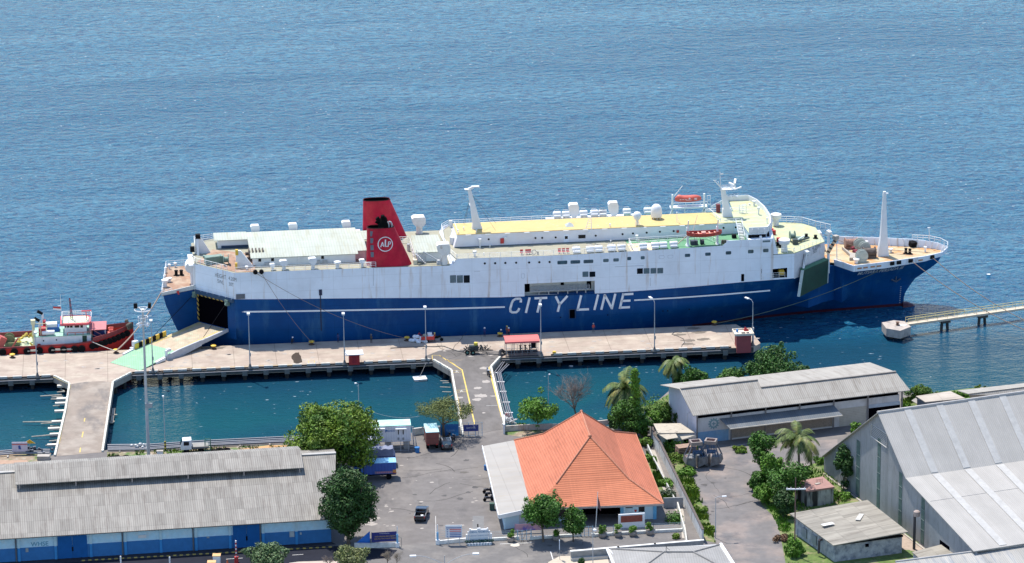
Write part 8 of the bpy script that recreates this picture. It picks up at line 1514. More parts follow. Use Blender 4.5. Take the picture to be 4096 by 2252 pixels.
for i,(x,y,ty,lb)in enumerate(((300,600,440,'leftmost planter beside the double gate'),(885,580,440,'planter between the two front trees'),(1480,545,385,'first planter right of the pale blue gate'),(1682,538,380,'second planter right of the pale blue gate'),(1872,525,400,'planter in front of the brick board'),(2090,510,345,'rightmost planter by the fence'))):
 b=g('f',x,y);t2=thing('planter','round concrete tub with a green shrub, '+lb,'planter',b,0,'concrete tubs along the terminal fence');m=MB();m.lathe((0,0,0),[(.42,0),(.60,.25),(.66,.6),(.60,.72),(.05,.68)],14);m.build('tub',mat('tub_concrete',(.28,.24,.21),.9,var=.25,scale=2),t2,True)
 rnd=random.Random(60+i);H_=hgt(b,'f',x,ty);bl=[(Vector((rnd.uniform(-.4,.4),rnd.uniform(-.4,.4),.9+(H_-1.1)*rnd.random())),.32,.9)for _ in range(7)];vs,fs=crown(bl,420,.14,rnd);leafmesh(vs,fs,'plant',LEAFB,t2)
# ================================================================ long grey roofed warehouse at the upper right
HF_=Frame(g('N',765,950),R(17.6));t=fthing('warehouse','long white walled warehouse with a stepped grey roof at the upper right','warehouse',HF_)
n_=lambda k,x,y,z:HF_.on(k,x,y,z)
LX=HF_.on('w',1105,340,5.2).x;DW=13.4;zr1,zr2,zee=8.3,7.7,5.35
slp=(zr1-zee)/(n_('N',530,245,zr1).y+.8)
for i in range(30):zr2+=.4*(zee+slp*(n_('N',1590,225,zr2).y+.8)-zr2)
xs_=n_('N',1590,225,zr2).x
GR2=sheet_roof('grey_corrugated_clean',(.35,.33,.295),axis=0,rib=.36,sheet=(1.1,3.0),tone=.13,dirt=(.20,.17,.14),dirt_amt=.5,ribdark=.70)
m=MB();y1,y2=n_('N',530,245,zr1).y,n_('N',1590,225,zr2).y
m.slab([(-1.0,-.8,zee),(xs_,-.8,zee),(xs_,y1,zr1),(-1.4,y1,zr1)],.12);m.slab([(-1.4,y1,zr1),(xs_-.8,y1,zr1),(xs_-.8,DW+.8,zee+.6),(-1.4,DW+.8,zee+.6)],.12)
m.slab([(xs_,-.8,zee),(LX+1.6,-.8,zee),(LX+.6,y2,zr2),(xs_,y2,zr2)],.12);m.slab([(xs_,y2,zr2),(LX+.6,y2,zr2),(LX+.2,DW,zee+.6),(xs_,DW,zee+.6)],.12);m.build('roof',GR2,t)
m=MB();m.box(-1.2,xs_,y1-.2,y1+.2,zr1,zr1+.14);m.box(xs_,LX+.6,y2-.2,y2+.2,zr2,zr2+.14);m.yprism([(xs_-.1,zee),(xs_+.1,zee),(xs_+.1,zee),(xs_-.1,zee)],-.5,.5)if False else None;m.build('ridge_cap',mat('ridge_dark',(.24,.22,.20),.85,var=.2),t)
WW=mat('wall_dirty_white',(.50,.50,.50),.85,var=.10,scale=.7,blot=((.38,.36,.34),.7,.52,.75,(1,1,.35)))
m=MB();m.box(0,LX,0,DW,0,4.45);m.build('wall',WW,t)
m=MB();m.box(.3,LX-.2,.12,DW-.2,4.45,5.2);m.build('vent_strip',VOID,t)
m=MB();m.box(0,n_('N',1205,930,0).x,-.03,0,0,2.0);m.build('blue_dado',mat('wall_dusty_blue',(.16,.30,.46),.85,var=.14,scale=.8,blot=((.30,.38,.45),1.0,.55,.75)),t)
WG2=mat('gable_lilac_white',(.62,.63,.70),.85,var=.06)
m=MB();pr=[(0,0),(DW,0),(DW,zee+.4),(y1,zr1-.2),(0,zee-.1)];m.xprism(pr,-.12,-.02);m.build('gable_wall',WG2,t)
for x in(765,1205,1645,2083,2520):q=HF_.side('N',x,700,0);m=MB();m.box(q.x-.1,q.x+.1,-.22,-.04,0,5.2);m.build('downpipe',mat('downpipe_grey',(.18,.17,.17),.8),t)
for x,in((895,),(1108,)):q=HF_.side('w',x,450,0);m=MB();m.box(q.x-.12,q.x+.12,-.22,-.04,0,5.2);m.build('downpipe',MATS['downpipe_grey'],t)
c0_,c1_=n_('N',1205,765,3.0),n_('w',745,492,3.0);m=MB();m.slab([(c0_.x,-2.6,2.95),(c1_.x,-2.6,2.95),(c1_.x-.6,-.04,4.0),(c0_.x-.9,-.04,4.0)],.08);m.build('canopy',sheet_roof('canopy_dark_grey',(.13,.15,.17),axis=0,rib=.36,sheet=(1.6,3.2),tone=.18,dirt=(.22,.20,.18),dirt_amt=.3,ribdark=.8),t)
m=MB();m.box(c0_.x,c1_.x,-2.68,-2.60,2.84,3.0);m.build('canopy_edge',mat('edge_cream',(.60,.55,.46),.8),t)
m=MB();x0_=n_('N',1215,900,0).x;x1_=HF_.side('w',672,560,-.0).x;m.box(x0_,x1_,-.05,0,.3,2.9);m.build('lattice_panel',mat('lattice_brown',(.30,.26,.22),.9,var=.3,scale=6,stripe=(0,.22,(.16,.13,.11),.4)),t)
q0,q1=HF_.side('w',720,450,0),HF_.side('w',888,450,0);m=MB();m.box(q0.x,q1.x,-.05,0,0,3.2);m.build('shutter',mat('shutter_beige',(.40,.38,.33),.8,stripe=(2,.3,(.33,.31,.27),.2)),t)
q0,q1=HF_.side('w',900,450,0),HF_.side('w',1098,450,0);m=MB();m.box(q0.x,q1.x,-.06,0,0,2.7);m.build('open_bay',VOID,t);m=MB();m.box(q0.x,q1.x,-.1,-.06,2.7,3.3);m.build('bay_beam',mat('beam_blue_grey',(.36,.42,.48),.8),t)
gc=HF_.side('N',982,690,-.04);m=MB();n2=16;TEAL=mat('emblem_teal',(.16,.27,.29),.85)
for i in range(n2):a=2*math.pi*i/n2;b=2*math.pi*(i+1)/n2;m.face(*[(gc.x+r_*math.cos(q),-.045,gc.z+r_*math.sin(q))for r_,q in((.78,a),(.78,b),(.52,b),(.52,a))])
for i in range(12):a=2*math.pi*i/12;m.face(*[(gc.x+r_*math.cos(a+d),-.045,gc.z+r_*math.sin(a+d))for r_,d in((.76,-.13),(1.0,-.1),(1.0,.1),(.76,.13))])
m.face(*[(gc.x+dx,-.045,gc.z+dz)for dx,dz in((-.1,-.35),(.1,-.35),(.1,.35),(-.1,.35))]);m.face(*[(gc.x+dx,-.047,gc.z+dz)for dx,dz in((-.35,-.08),(.35,-.08),(.35,.08),(-.35,.08))]);m.build('gear_emblem',TEAL,t)
b=g('N',590,960);SFk=Frame(g('N',750,880),R(17.6));sk=lambda x,y,z:SFk.loc(g('N',x,y,z))
t=fthing('shack','small shack with a cracked cream roof leaning on the warehouse gable','shack',SFk)
pts=[sk(265,812,2.9),sk(735,806,2.5),sk(555,685,2.9),sk(205,690,3.1)];CREAM=mat('shack_roof',(.42,.375,.30),.85,var=.1,blot=((.12,.10,.09),.9,.60,.64,(1,3,1)))
m=MB();m.slab(pts,.12);m.slab([sk(250,815,2.75),sk(475,788,2.75),sk(522,868,2.3),sk(375,893,2.3)][::-1],.08);m.slab([sk(548,855,2.6),sk(745,838,2.6),sk(758,862,2.3),sk(575,895,2.3)][::-1],.08);m.build('roof',CREAM,t)
lo_=[Vector((p.x,p.y,0))for p in(sk(290,815,2.8),sk(720,812,2.5),sk(560,700,2.8),sk(225,700,2.9))];c_=sum(lo_,Vector())/4;m=MB();m.prism([((p-c_)*.93+c_).to_2d()[:]for p in lo_],0,2.35);m.build('wall',mat('shack_wall',(.45,.47,.46),.85,var=.12),t)
for x in(430,600):q=sk(x,950,0);m=MB();p_=(lo_[0].lerp(lo_[1],.3 if x<500 else .8)-c_)*.96+c_;m.obox((p_.x,p_.y-.05,.95),(.8,.12,1.9));m.build('doorway',VOID,t)
def streetlamp(k,bx,by,ty,rot,label,arm=1.6,name='street_lamp',double=False,bend=.15,head=(.3,.7,.14),nogroup=False):
 b=g(k,bx,by);h=hgt(b,k,bx,ty);t2=thing(name,label,'street lamp',b,rot,'street lamps on the land side');m=MB();m.tube((0,0,0),(0,0,h-bend),.08,.05,8)
 for sg in((1,-1)if double else(1,)):
  hb_=h-1.6 if double else h-bend
  pts=[Vector((0,0,hb_))]+[Vector((sg*arm*math.sin(i*.26),0,hb_+(h-hb_)*(1-math.cos(i*.26))/(1-math.cos(1.56))if False else hb_+(h-hb_)*math.sin(i*.26)**.6))for i in range(1,7)]
  pts=[Vector((0,0,hb_))]+[Vector((sg*arm*(i/6),0,hb_+(h-hb_)*math.sin(i/6*1.57)))for i in range(1,7)];m.path(pts,.04,6)
 m.build('post',STEEL,t2,True)
 for sg in((1,-1)if double else(1,)):m=MB();m.obox((sg*(arm+head[1]/2),0,h-.02),(head[1],head[0],head[2]));m.build('lamp_head',WHITE,t2)
 return t2
streetlamp('N',640,900,548,R(20),'thin lamp post in front of the shack and warehouse gable',1.1);streetlamp('o',1510,1260,1000,R(8),'lamp post standing at the edge of the storage yard',1.0)
streetlamp('k',1370,1560,1350,R(4),'double armed street lamp at the bottom edge below the open gate',4.3,double=True,head=(.45,.95,.22));streetlamp('f',1358,950,435,R(-60),'tall street lamp at the bottom edge right of the flagpole',.3,bend=.3,head=(.4,.5,.25))
streetlamp('o',462,455,232,R(30),'thin lamp post at the water edge left of the leafless tree',.12,bend=.1,head=(.25,.25,.12));streetlamp('r5',1438,880,572,R(170),'slim white lamp post behind the white cabin',.3,bend=.2,head=(.3,.35,.15))
streetlamp('W',1168,620,243,R(100),'slim lamp post with black and yellow foot on the shore',.3,bend=.2,head=(.3,.35,.15));b=g('W',1168,620);m=MB();m.tube((0,0,0),(0,0,1.6),.16);o=m.build('striped_sleeve',mat('sleeve_stripe',(.6,.45,.05),.6,stripe=(2,.6,(.02,.02,.02),.5)));o.location=b;tag(o,'black and yellow striped sleeve round the slim lamp post on the shore','sleeve')
b=g('f',930,835);t2=thing('direction_sign','thin signpost with a narrow white board at the road edge','sign',b);m=MB();hh=hgt(b,'f',926,568);m.tube((0,0,0),(0,0,hh),.035);m.build('post',GREYP,t2);m=MB();m.obox((-.02,0,hh-.9),(.12,.5,1.5));m.build('board',mat('sign_blue_white',(.45,.52,.62),.5),t2)
b=g('w',437,1368);hh=hgt(b,'w',430,880);t2=thing('utility_pole','rusty utility pole with a white cross arm beside the low hut','utility pole',b);m=MB();m.tube((0,0,0),(0,0,hh),.12,.07);m.build('pole',mat('pole_rust',(.14,.08,.07),.8),t2);m=MB();zc=hgt(b,'w',430,952);m.box(-1.4,1.6,-.08,.08,zc-.1,zc+.1)
for x_ in(-1.3,-.7,.6,1.4):m.tube((x_,0,zc),(x_,0,zc+.3),.05)
m.build('cross_arm',WHITE,t2);m=MB();m.tube((-1.3,0,zc),(-1.3,-.3,.5),.02,n=4);m.build('stay_wire',BLACK,t2)
# ================================================================ big grey shed, lower right
GA=g('w',645,860);BF=Frame(GA,R(-69.4));LB_=46.0
t=fthing('shed','huge pale grey corrugated shed with a kinked roof at the lower right','shed',BF)
PR=[(0,3.0),(20.9,17.3),(32.4,10.6),(51.0,5.2)]
def bf(k,x,y):
 q=BF.side(k,x,y,0);return q
PR=[(bf('w',622,745).x,bf('w',622,745).z),(bf('w',975,468).x,bf('w',975,468).z),(bf('w',1150,880).x,bf('w',1150,880).z),(bf('w',1580,1340).x,bf('w',1580,1340).z)]
SHW=sheet_roof('shed_wall_sheet',(.30,.31,.32),axis=0,rib=.30,sheet=(1.1,60.0),tone=.22,dirt=(.20,.21,.21),dirt_amt=.5,ribdark=.85)
m=MB();m.yprism([(PR[0][0],0)]+[(a,b-.08)for a,b in PR]+[(PR[3][0],0)],0,.15);m.build('gable_wall',SHW,t)
SR1=sheet_roof('shed_roof_sheet',(.36,.347,.325),axis=1,rib=.33,sheet=(1.05,80.0),tone=.07,dirt=(.42,.40,.38),dirt_amt=.4,ribdark=.86)
m=MB()
for(a,b),(c_,d)in zip(PR[:-1],PR[1:]):m.slab([(a,-.45,b),(c_,-.45,d),(c_,LB_,d),(a,LB_,b)][::1],.12)
m.build('roof',SR1,t)
m=MB();m.tube((PR[1][0],-.5,PR[1][1]+.03),(PR[1][0],LB_,PR[1][1]+.03),.22);m.build('ridge_cap',mat('ridge_mid',(.42,.40,.38),.8,var=.15),t)
SKY_=mat('translucent_sheet',(.385,.38,.365),.6,var=.12)
def roofpt(k,x,y):
 q=BF.on(k,x,y,PR[1][1]);return q.y
for i,(x,wd)in enumerate(((1125,1.2),(1368,1.2),(1608,1.25),(1850,1.2))):
 yy=roofpt('w',x,450)
 for(a,b),(c_,d)in zip(PR[1:-1],PR[2:]):
  e0,e1=(.01,.985);A_=Vector((a+(c_-a)*e0,0,b+(d-b)*e0+.03));B_=Vector((a+(c_-a)*e1,0,b+(d-b)*e1+.03));m=MB();m.hexa([(A_.x,yy,A_.z),(B_.x,yy,B_.z),(B_.x,yy+wd,B_.z),(A_.x,yy+wd,A_.z),(A_.x,yy,A_.z+.05),(B_.x,yy,B_.z+.05),(B_.x,yy+wd,B_.z+.05),(A_.x,yy+wd,A_.z+.05)]);m.build('skylight_strip',SKY_,t)
m=MB();f_=.55;a,b=PR[2];c_,d=PR[3];m.box(a+(c_-a)*.33,a+(c_-a)*.33+.06,0,LB_,b+(d-b)*.33,b+(d-b)*.33+.04);m.build('sheet_lap',mat('lap_grey',(.40,.38,.36),.8),t)
SG=mat('strip_green',(.07,.12,.11),.7,var=.35,scale=1.2);
lv=[bf('w',*p)for p in((922,545),(1018,605),(1018,692),(918,620))];m=MB();m.face(*[(p.x,-.03,p.z)for p in lv]);m.build('louvre',mat('louvre_grey',(.34,.35,.36),.7,stripe=(2,.28,(.12,.13,.14),.5)),t);m=MB();m.path([(p.x,-.06,p.z)for p in lv+[lv[0]]],.06,4);m.build('louvre_frame',mat('louvre_frame',(.45,.43,.40),.7),t)
for x0,x1,y0,y1 in((822,850,655,960),(952,980,640,1060),(1088,1115,855,1170),(1228,1256,1015,1300)):
 a,b=bf('w',x0,y1),bf('w',x1,y0);m=MB();m.box(a.x,b.x,-.04,-.005,.3,b.z);m.build('green_panel',SG,t)
 for i in range(3):m2=MB();zz=.3+(b.z-.3)*(.3+.22*i);m2.box(a.x,b.x,-.07,-.04,zz,zz+.06);m2.build('panel_rail',mat('rail_pale',(.2,.24,.23),.6),t)
a=bf('w',1350,1285);m=MB();m.box(a.x,a.x+3.2,-.04,-.005,.2,a.z+.4);m.build('side_opening',VOID,t)
m=MB();m.box(-.3,52,-.6,-.3,0,.14);m.build('footing',KERB,t)
b=g('w',1187,1330);hh=hgt(b,'w',1190,1110);t2=thing('vent_pipe','dark vertical duct with a round cap standing before the big shed wall','duct',b);m=MB();m.tube((0,0,0),(0,0,hh),.22,n=10);m.build('pipe',mat('duct_dark',(.05,.045,.05),.7),t2);m=MB();m.lathe((.3,0,hh-.3),[(.5,0),(.5,.75),(.3,.9),(.05,.92)],14);m.build('cap',mat('duct_cap',(.34,.27,.24),.7),t2)
def roofpoly(name,label,cat,k,pts,z,mt,wallz=True,th=.15,wmt=None,wnm='wall',ang=0.0,inset=.94,fr_=None):
 P_=[g(k,p[0],p[1],(z[i]if isinstance(z,(list,tuple))else z))for i,p in enumerate(pts)];c=sum(P_,Vector())/len(P_);c.z=0;F_=fr_ or Frame(c,ang);t2=fthing(name,label,cat,F_);L=[F_.loc(p)for p in P_]
 m=MB();m.slab(L,th);m.build('roof',mt,t2)
 if wmt:cc=sum(L,Vector())/len(L);mz=min(p.z for p in L)-th;m=MB();m.prism([((p.x-cc.x)*inset+cc.x,(p.y-cc.y)*inset+cc.y)for p in L],0,mz);m.build(wnm,wmt,t2)
 return t2,L,F_
OLDR=sheet_roof('old_sheet_roof',(.285,.265,.225),axis=1,rib=.5,sheet=(1.0,3.4),tone=.34,dirt=(.17,.15,.125),dirt_amt=.8,ribdark=.9)
OLDW=mat('hut_old_white',(.40,.41,.43),.9,var=.22,scale=1.2,blot=((.20,.22,.26),1.0,.45,.62))
t2,L,F_=roofpoly('hut','low hut with a weathered tan grey sheet roof and grey white walls','hut','w',[(405,1105),(895,1020),(1150,1220),(680,1305)],[3.3,3.9,3.7,3.1],OLDR,wmt=OLDW,ang=R(20),inset=.90)
m=MB();q=F_.side('w',830,1320,min(p.y for p in L)*.90);
wy=(sum((p.y for p in L),0)/4)
m=MB();c3=(L[3]+L[2])/2;m.obox((c3.x*.9-.3,c3.y*.9-.1,2.1),(.5,.3,.45),math.atan2(L[2].y-L[3].y,L[2].x-L[3].x));m.build('vent_hole',VOID,t2)
m=MB();e=(L[2]-L[3]);c3=(L[3]+L[2])/2;n0_=Vector((e.y,-e.x,0)).normalized();m.obox((c3.x*.92,c3.y*.92,2.95),(e.length*.9,.5,.25),math.atan2(e.y,e.x));m.build('eave_shade_strip',BLACK,t2)  # black strip added under the eave to paint in its shadow
m=MB()
for f in(.25,.5):p_=L[0].lerp(L[3],f)*.9;m.obox((p_.x-.12,p_.y,1.4),(1.4,.1,1.5),math.atan2((L[3]-L[0]).y,(L[3]-L[0]).x))
m.build('window',mat('hut_window',(.22,.25,.28),.5),t2);m=MB();p_=L[0].lerp(L[3],.74)*.93;m.path([(p_.x-.3,p_.y,2.6),(p_.x-.8,p_.y-.2,2.7),(p_.x-.9,p_.y-.2,.5)],.2,8);m.build('flue_pipe',mat('duct_dark2',(.06,.05,.06),.6),t2)
m=MB();p_=(L[0]+L[1]+L[2]+L[3])/4;m.obox((p_.x-3.6,p_.y+.2,p_.z+.17),(2.0,.9,.03),.1);m.build('pale_sheet',mat('sheet_pale',(.58,.58,.56),.6),t2);m=MB();m.obox((p_.x+2.2,p_.y+1.0,p_.z+.25),(2.8,.8,.05),.9);m.build('loose_sheet',mat('sheet_grey_loose',(.42,.41,.38),.7),t2)
PINKR=mat('pink_flat_roof',(.30,.17,.15),.85,var=.12)
t2,L,F_=roofpoly('hut','small square hut with a dull pink flat concrete roof','hut','w',[(440,905),(615,872),(688,938),(515,962)],2.9,PINKR,wmt=mat('hut_streaky',(.34,.34,.33),.9,var=.3,blot=((.03,.03,.03),.8,.46,.56,(1,1,.1))),ang=R(15),th=.3,inset=.95)
m=MB()
for i in range(5):m.path([(.3+i*.25,.2,2.9),(.3+i*.25,.2,3.5),(.45+i*.25,.2,3.5)],.03,4)
m.build('rebar',mat('rebar',(.15,.08,.06),.8),t2);m=MB();m.obox((.4,-.2,2.97),(.9,.5,.12),.3);m.build('rubble',KERB,t2)
roofpoly('lean_to','small lean-to with a stained grey roof between low hut and big shed','lean-to','v',[(640,1115),(1215,965),(1440,1150),(790,1240)],[2.0,2.6,2.6,1.9],OLDR,wmt=OLDW,ang=R(20))
t2,L,F_=roofpoly('shed','corrugated shed roof cut off by the lower right corner of the picture','shed','v',[(355,1285),(1740,1105),(2700,985),(3200,1900),(900,2300)],[5.2,5.2,5.2,2.8,2.8],sheet_roof('corner_roof',(.36,.35,.325),axis=0,rib=.33,sheet=(1.2,40.0),tone=.24,dirt=(.20,.22,.25),dirt_amt=.8,ribdark=.8),wmt=mat('corner_wall',(.3,.3,.3),.9),ang=R(14))
m=MB();m.tube(L[0]+Vector((0,0,.05)),L[2]+Vector((0,0,.05)),.16);m.build('ridge_cap',MATS['ridge_mid'],t2)
t2,L,F_=roofpoly('shed','long pale grey roofed shed by the sea at the right edge','shed','u',[(1690,300),(2620,185),(3400,90),(3500,330),(1790,420)],[6.2,6.2,6.2,4.2,4.2],GR2,wmt=WW,ang=R(17),inset=.95)
m=MB();P_=[F_.loc(g('u',x,y,z))for x,y,z in((1510,245,4.6),(2345,155,4.6),(2620,185,6.2),(1690,300,6.2))];m.slab(P_,.1);P_=[F_.loc(g('u',x,y,z))for x,y,z in((2345,155,4.6),(3200,60,4.6),(3400,90,6.2),(2620,185,6.2))];m.slab(P_,.1);m.build('roof',GR2,t2)
t2,L,F_=roofpoly('shack','small cream roofed shack half hidden by bushes near the sea','shack','u',[(850,335),(1400,255),(1640,370),(1000,430)],[2.9,2.9,2.5,2.5],sheet_roof('cream_sheet',(.45,.40,.34),axis=1,rib=.4,sheet=(1,4),tone=.12,ribdark=.85),wmt=mat('dark_blue_wall',(.10,.13,.17),.8),ang=R(17))
m=MB();P_=[F_.loc(g('u',*p))for p in((780,405,1.9),(850,362,1.9),(912,420,1.4),(895,470,1.4))];m.slab(P_,.06);m.build('lean_roof',KERB,t2)
# ================================================================ boundary walls, grab buckets
def wall3(label,pts,h,th=.22,mt=None,name='wall',k='o',cap=None):
 P_=Gp(k,*pts);t2=thing(name,label,'wall',P_[0]);o=P_[0];m=MB()
 for a,b in zip(P_[:-1],P_[1:]):e=b-a;c2=(a+b)/2-o;m.obox((c2.x,c2.y,h/2),(e.length+th*.5,th,h),math.atan2(e.y,e.x))
 m.build('wall',mt,t2)
 if cap:
  m=MB()
  for a,b in zip(P_[:-1],P_[1:]):e=b-a;c2=(a+b)/2-o;m.obox((c2.x,c2.y,h+.05),(e.length+th,th+.12,.1),math.atan2(e.y,e.x))
  m.build('coping',cap,t2)
 return t2
WGY=mat('wall_white_grey',(.52,.53,.52),.9,var=.2,scale=1.2,blot=((.24,.25,.25),.9,.52,.7,(1,1,.4)),stripe=(2,5,(.5,.5,.5),0));DWL=mat('wall_dark_coping',(.10,.08,.07),.9)
wall3('tall grey white boundary wall running from the water down to the bottom houses',[(1068,530),(1100,590),(1128,690),(1160,730),(1430,1285)],2.1,.25,WGY,cap=DWL)
wall3('low garden wall with plants beside the boundary wall',[(1085,700),(1110,760),(1265,1060)],.8,.2,mat('low_wall_grey',(.42,.42,.40),.9,var=.2))
wall3('grey cross wall at the right front corner of the terminal garden',[(1185,1070),(1305,1065)],1.7,.2,mat('wall_mid_grey',(.30,.30,.30),.9,var=.2));
wall3('grey retaining wall with a white top edge below the terminal forecourt',[(1430,1330),(1130,1355),(900,1375),(605,1400)],1.5,.35,mat('wall_grey_stained',(.26,.27,.27),.9,var=.25,scale=1.0),cap=mat('coping_white',(.62,.62,.60),.8))
wall3('cream garden side wall stepping down beside the boundary wall',[(1272,1085),(1320,1262),(1330,1330)],1.4,.2,mat('wall_cream',(.58,.55,.48),.9,var=.15))
wall3('stained white low wall along the basin behind the orange roof',[(190,590),(305,582),(480,575)],1.0,.25,mat('wall_stained',(.50,.46,.42),.9,var=.15,blot=((.28,.20,.15),1.2,.55,.7,(1,1,.3))));wall3('white gatepost wall at the right side of the causeway gate',[(183,605),(183,545)],1.7,.3,WHITE)
wall3('low stained wall along the basin right of the bare tree',[(480,575),(700,560),(870,545)],.9,.25,MATS['wall_stained']);wall3('white low basin wall behind the red truck',[(1110,385),(1190,375),(1340,365)],1.2,.3,mat('wall_basin',(.56,.54,.50),.9,var=.2),k='k');wall3('grey white low wall left of the causeway gate behind the umbrella tree',[(1340,385),(1490,372)],1.3,.3,MATS['wall_basin'],k='k')
gb=mat('grab_grey',(.15,.155,.16),.6,var=.35,scale=1.5,metal=.2,blot=((.20,.10,.07),1.2,.55,.7))
def grab(b,rz,label):
 t2=thing('grab_bucket',label,'grab bucket',b,rz,'clamshell grab buckets in the yard')
 for sg in(-1,1):
  m=MB();pr=[(sg*.15,.15),(sg*1.9,.9),(sg*1.7,1.9),(sg*.3,1.9)];m.yprism(pr,-1.1,1.1);m.build('shell',gb,t2)
  m=MB()
  for y_ in(-1.0,1.0):m.tube((sg*1.7,y_,1.7),(sg*.7,y_*.6,4.0),.12)
  m.build('arm',mat('grab_arm',(.12,.13,.16),.6),t2)
 m=MB();m.box(-.95,.95,-.85,-.6,3.9,4.5);m.box(-.95,.95,.6,.85,3.9,4.5);m.box(-.95,-.7,-.6,.6,3.9,4.5);m.box(.7,.95,-.6,.6,3.9,4.5);m.build('head_frame',mat('grab_head',(.24,.20,.18),.7,var=.2),t2);m=MB();m.box(-.7,.7,-.6,.6,3.95,4.1);m.build('head_inside',mat('grab_rust',(.30,.10,.06),.8),t2)
 m=MB()
 for i in range(9):a=random.Random(i).uniform(-1,1);m.tube((a*.8,-.7,4.0),(a*1.3+.2,-.9,1.9),.05)
 m.lathe((.2,-.4,2.6),[(.35,-.7),(.35,.7)],12,'X');m.build('cylinders',mat('grab_blue',(.04,.09,.18),.6,var=.4,scale=3),t2)
grab(g('o',1385,810),.2,'left clamshell grab bucket with a rusty square head');grab(g('o',1480,803),-.25,'right clamshell grab bucket with blue cylinders')
t2=thing('timber_stack','stack of brown boards behind the left grab bucket','boards',g('o',1325,740),.3);m=MB()
for i in range(5):m.box(-1.6,1.6,-.9,.9,.5+i*.28,.62+i*.28)
m.build('boards',mat('board_brown',(.28,.19,.14),.9,var=.3,scale=3),t2)
m=MB();a,b=g('o',1600,690),g('o',1720,672)
for i in range(14):q=a.lerp(b,i/13);e=PF.e1*.35;m.tube(q+Vector((0,0,.02)),q+e+Vector((0,0,.25)),.05,n=4)
tag(m.build('drain_grating',mat('grate_grey',(.25,.26,.28),.6)),'row of grey grating pieces in the shade of the long warehouse','grating')
# ================================================================ container cabin, vehicles, signs in the yard
a,b=g('p',490,672),g('p',1125,650);CF=Frame(g('p',480,690),math.atan2((b-a).y,(b-a).x));
t=fthing('container_cabin','white container cabin on plinths with a mint green roof','container cabin',CF)
f0=g('p',1110,600);cx1=CF.side('p',1112,400,0).x;cx0=cx1-11.2;zb=CF.side('p',1112,525,0).z;zt3=CF.side('p',1112,238,0).z
CW=mat('cabin_ribbed_white',(.66,.68,.72),.6,var=.04,stripe=(0,.42,(.58,.60,.64),.22),blot=((.50,.42,.36),1.6,.64,.8,(1,1,.2)))
m=MB();m.box(cx0,cx1,0,2.6,zb,zt3);m.build('body',CW,t);m=MB();m.box(cx0-.05,cx1+.05,-.05,3.0,zt3,zt3+.1);m.build('roof',mat('mint_roof',(.36,.66,.56),.6,var=.08,blot=((.62,.66,.60),.5,.55,.7)),t)
m=MB();m.box(cx1-6.8,cx1-5.4,.8,2.2,zt3+.1,zt3+.4);m.build('roof_unit',mat('roof_unit',(.55,.5,.46),.6),t)
for x_ in(cx1-10.4,cx1-7.2,cx1-3.8,cx1-.7):m=MB();m.box(x_-.5,x_+.5,.1,2.5,0,zb);m.build('plinth',KERB,t)
for x0,x1 in((418,436),(508,528),(876,892),(964,980)):p,q=CF.side('p',x0,400,0),CF.side('p',x1,318,0);m=MB();m.box(p.x,q.x,-.04,0,p.z,q.z);m.build('window',BLACK,t)
for x0,x1 in((370,635),(828,1030)):p,q=CF.side('p',x0,305,0),CF.side('p',x1,285,0);m=MB();m.box(p.x,q.x,-.55,0,q.z-.02,q.z+.08);m.build('door_hood',WHITE,t)
for x0,x1 in((525,578),(868,902),(958,990)):p,q=CF.side('p',x0,500,0),CF.side('p',x1,455,0);m=MB();m.box(p.x,q.x,-.05,0,p.z,q.z);m.build('air_grille',GREYP,t)
p=CF.side('p',740,337,0);put_text('PELINDO',.42,(p.x,-.03,p.z),(1,0,0),(0,0,1),mat('cabin_logo_blue',(.04,.14,.38),.6),t,width=1.45,bold=.008);p=CF.side('p',662,332,0);m=MB();m.lathe((p.x,-.04,p.z),[(.17,0),(.17,.02)],14,'Y');m.box(p.x-.17,p.x-.07,-.04,-.02,p.z-.3,p.z+.1);m.build('logo_mark',MATS['cabin_logo_blue'],t)
fence_a,fence_b=g('p',545,730),g('p',1205,700);t2=thing('fence','grey wire fence in front of the white container cabin','fence',fence_a);e=fence_b-fence_a
for f in(0,.17,.34,.58,.79,1):m=MB();q=e*f;m.tube((q.x,q.y,0),(q.x,q.y,2.1),.05);m.build('post',STEEL,t2)
m=MB()
for zz in(.2,.8,1.4,2.0):m.tube((0,0,zz),(e.x,e.y,zz),.02,n=4)
for i in range(40):q=e*(i/40);m.tube((q.x,q.y,.1),(q.x,q.y,2.05),.008,n=3)
m.build('mesh',STEEL,t2)
t2=thing('lattice_post','slanting lattice strut right of the white container cabin','strut',g('p',1205,640));m=MB();hh=hgt(g('p',1205,640),'p',1168,262);m.tube((-.3,0,0),(-.6,.2,hh),.09);m.tube((.2,0,0),(-.4,.2,hh),.06);m.build('strut',STEEL,t2)
t2=thing('bin','small blue waste bin right of the cabin fence','bin',g('p',1228,725));m=MB();m.lathe((0,0,0),[(.38,0),(.42,.8),(.46,.82),(.42,.9),(.05,.95)],10);m.build('body',mat('bin_blue',(.02,.16,.42),.5),t2,True)
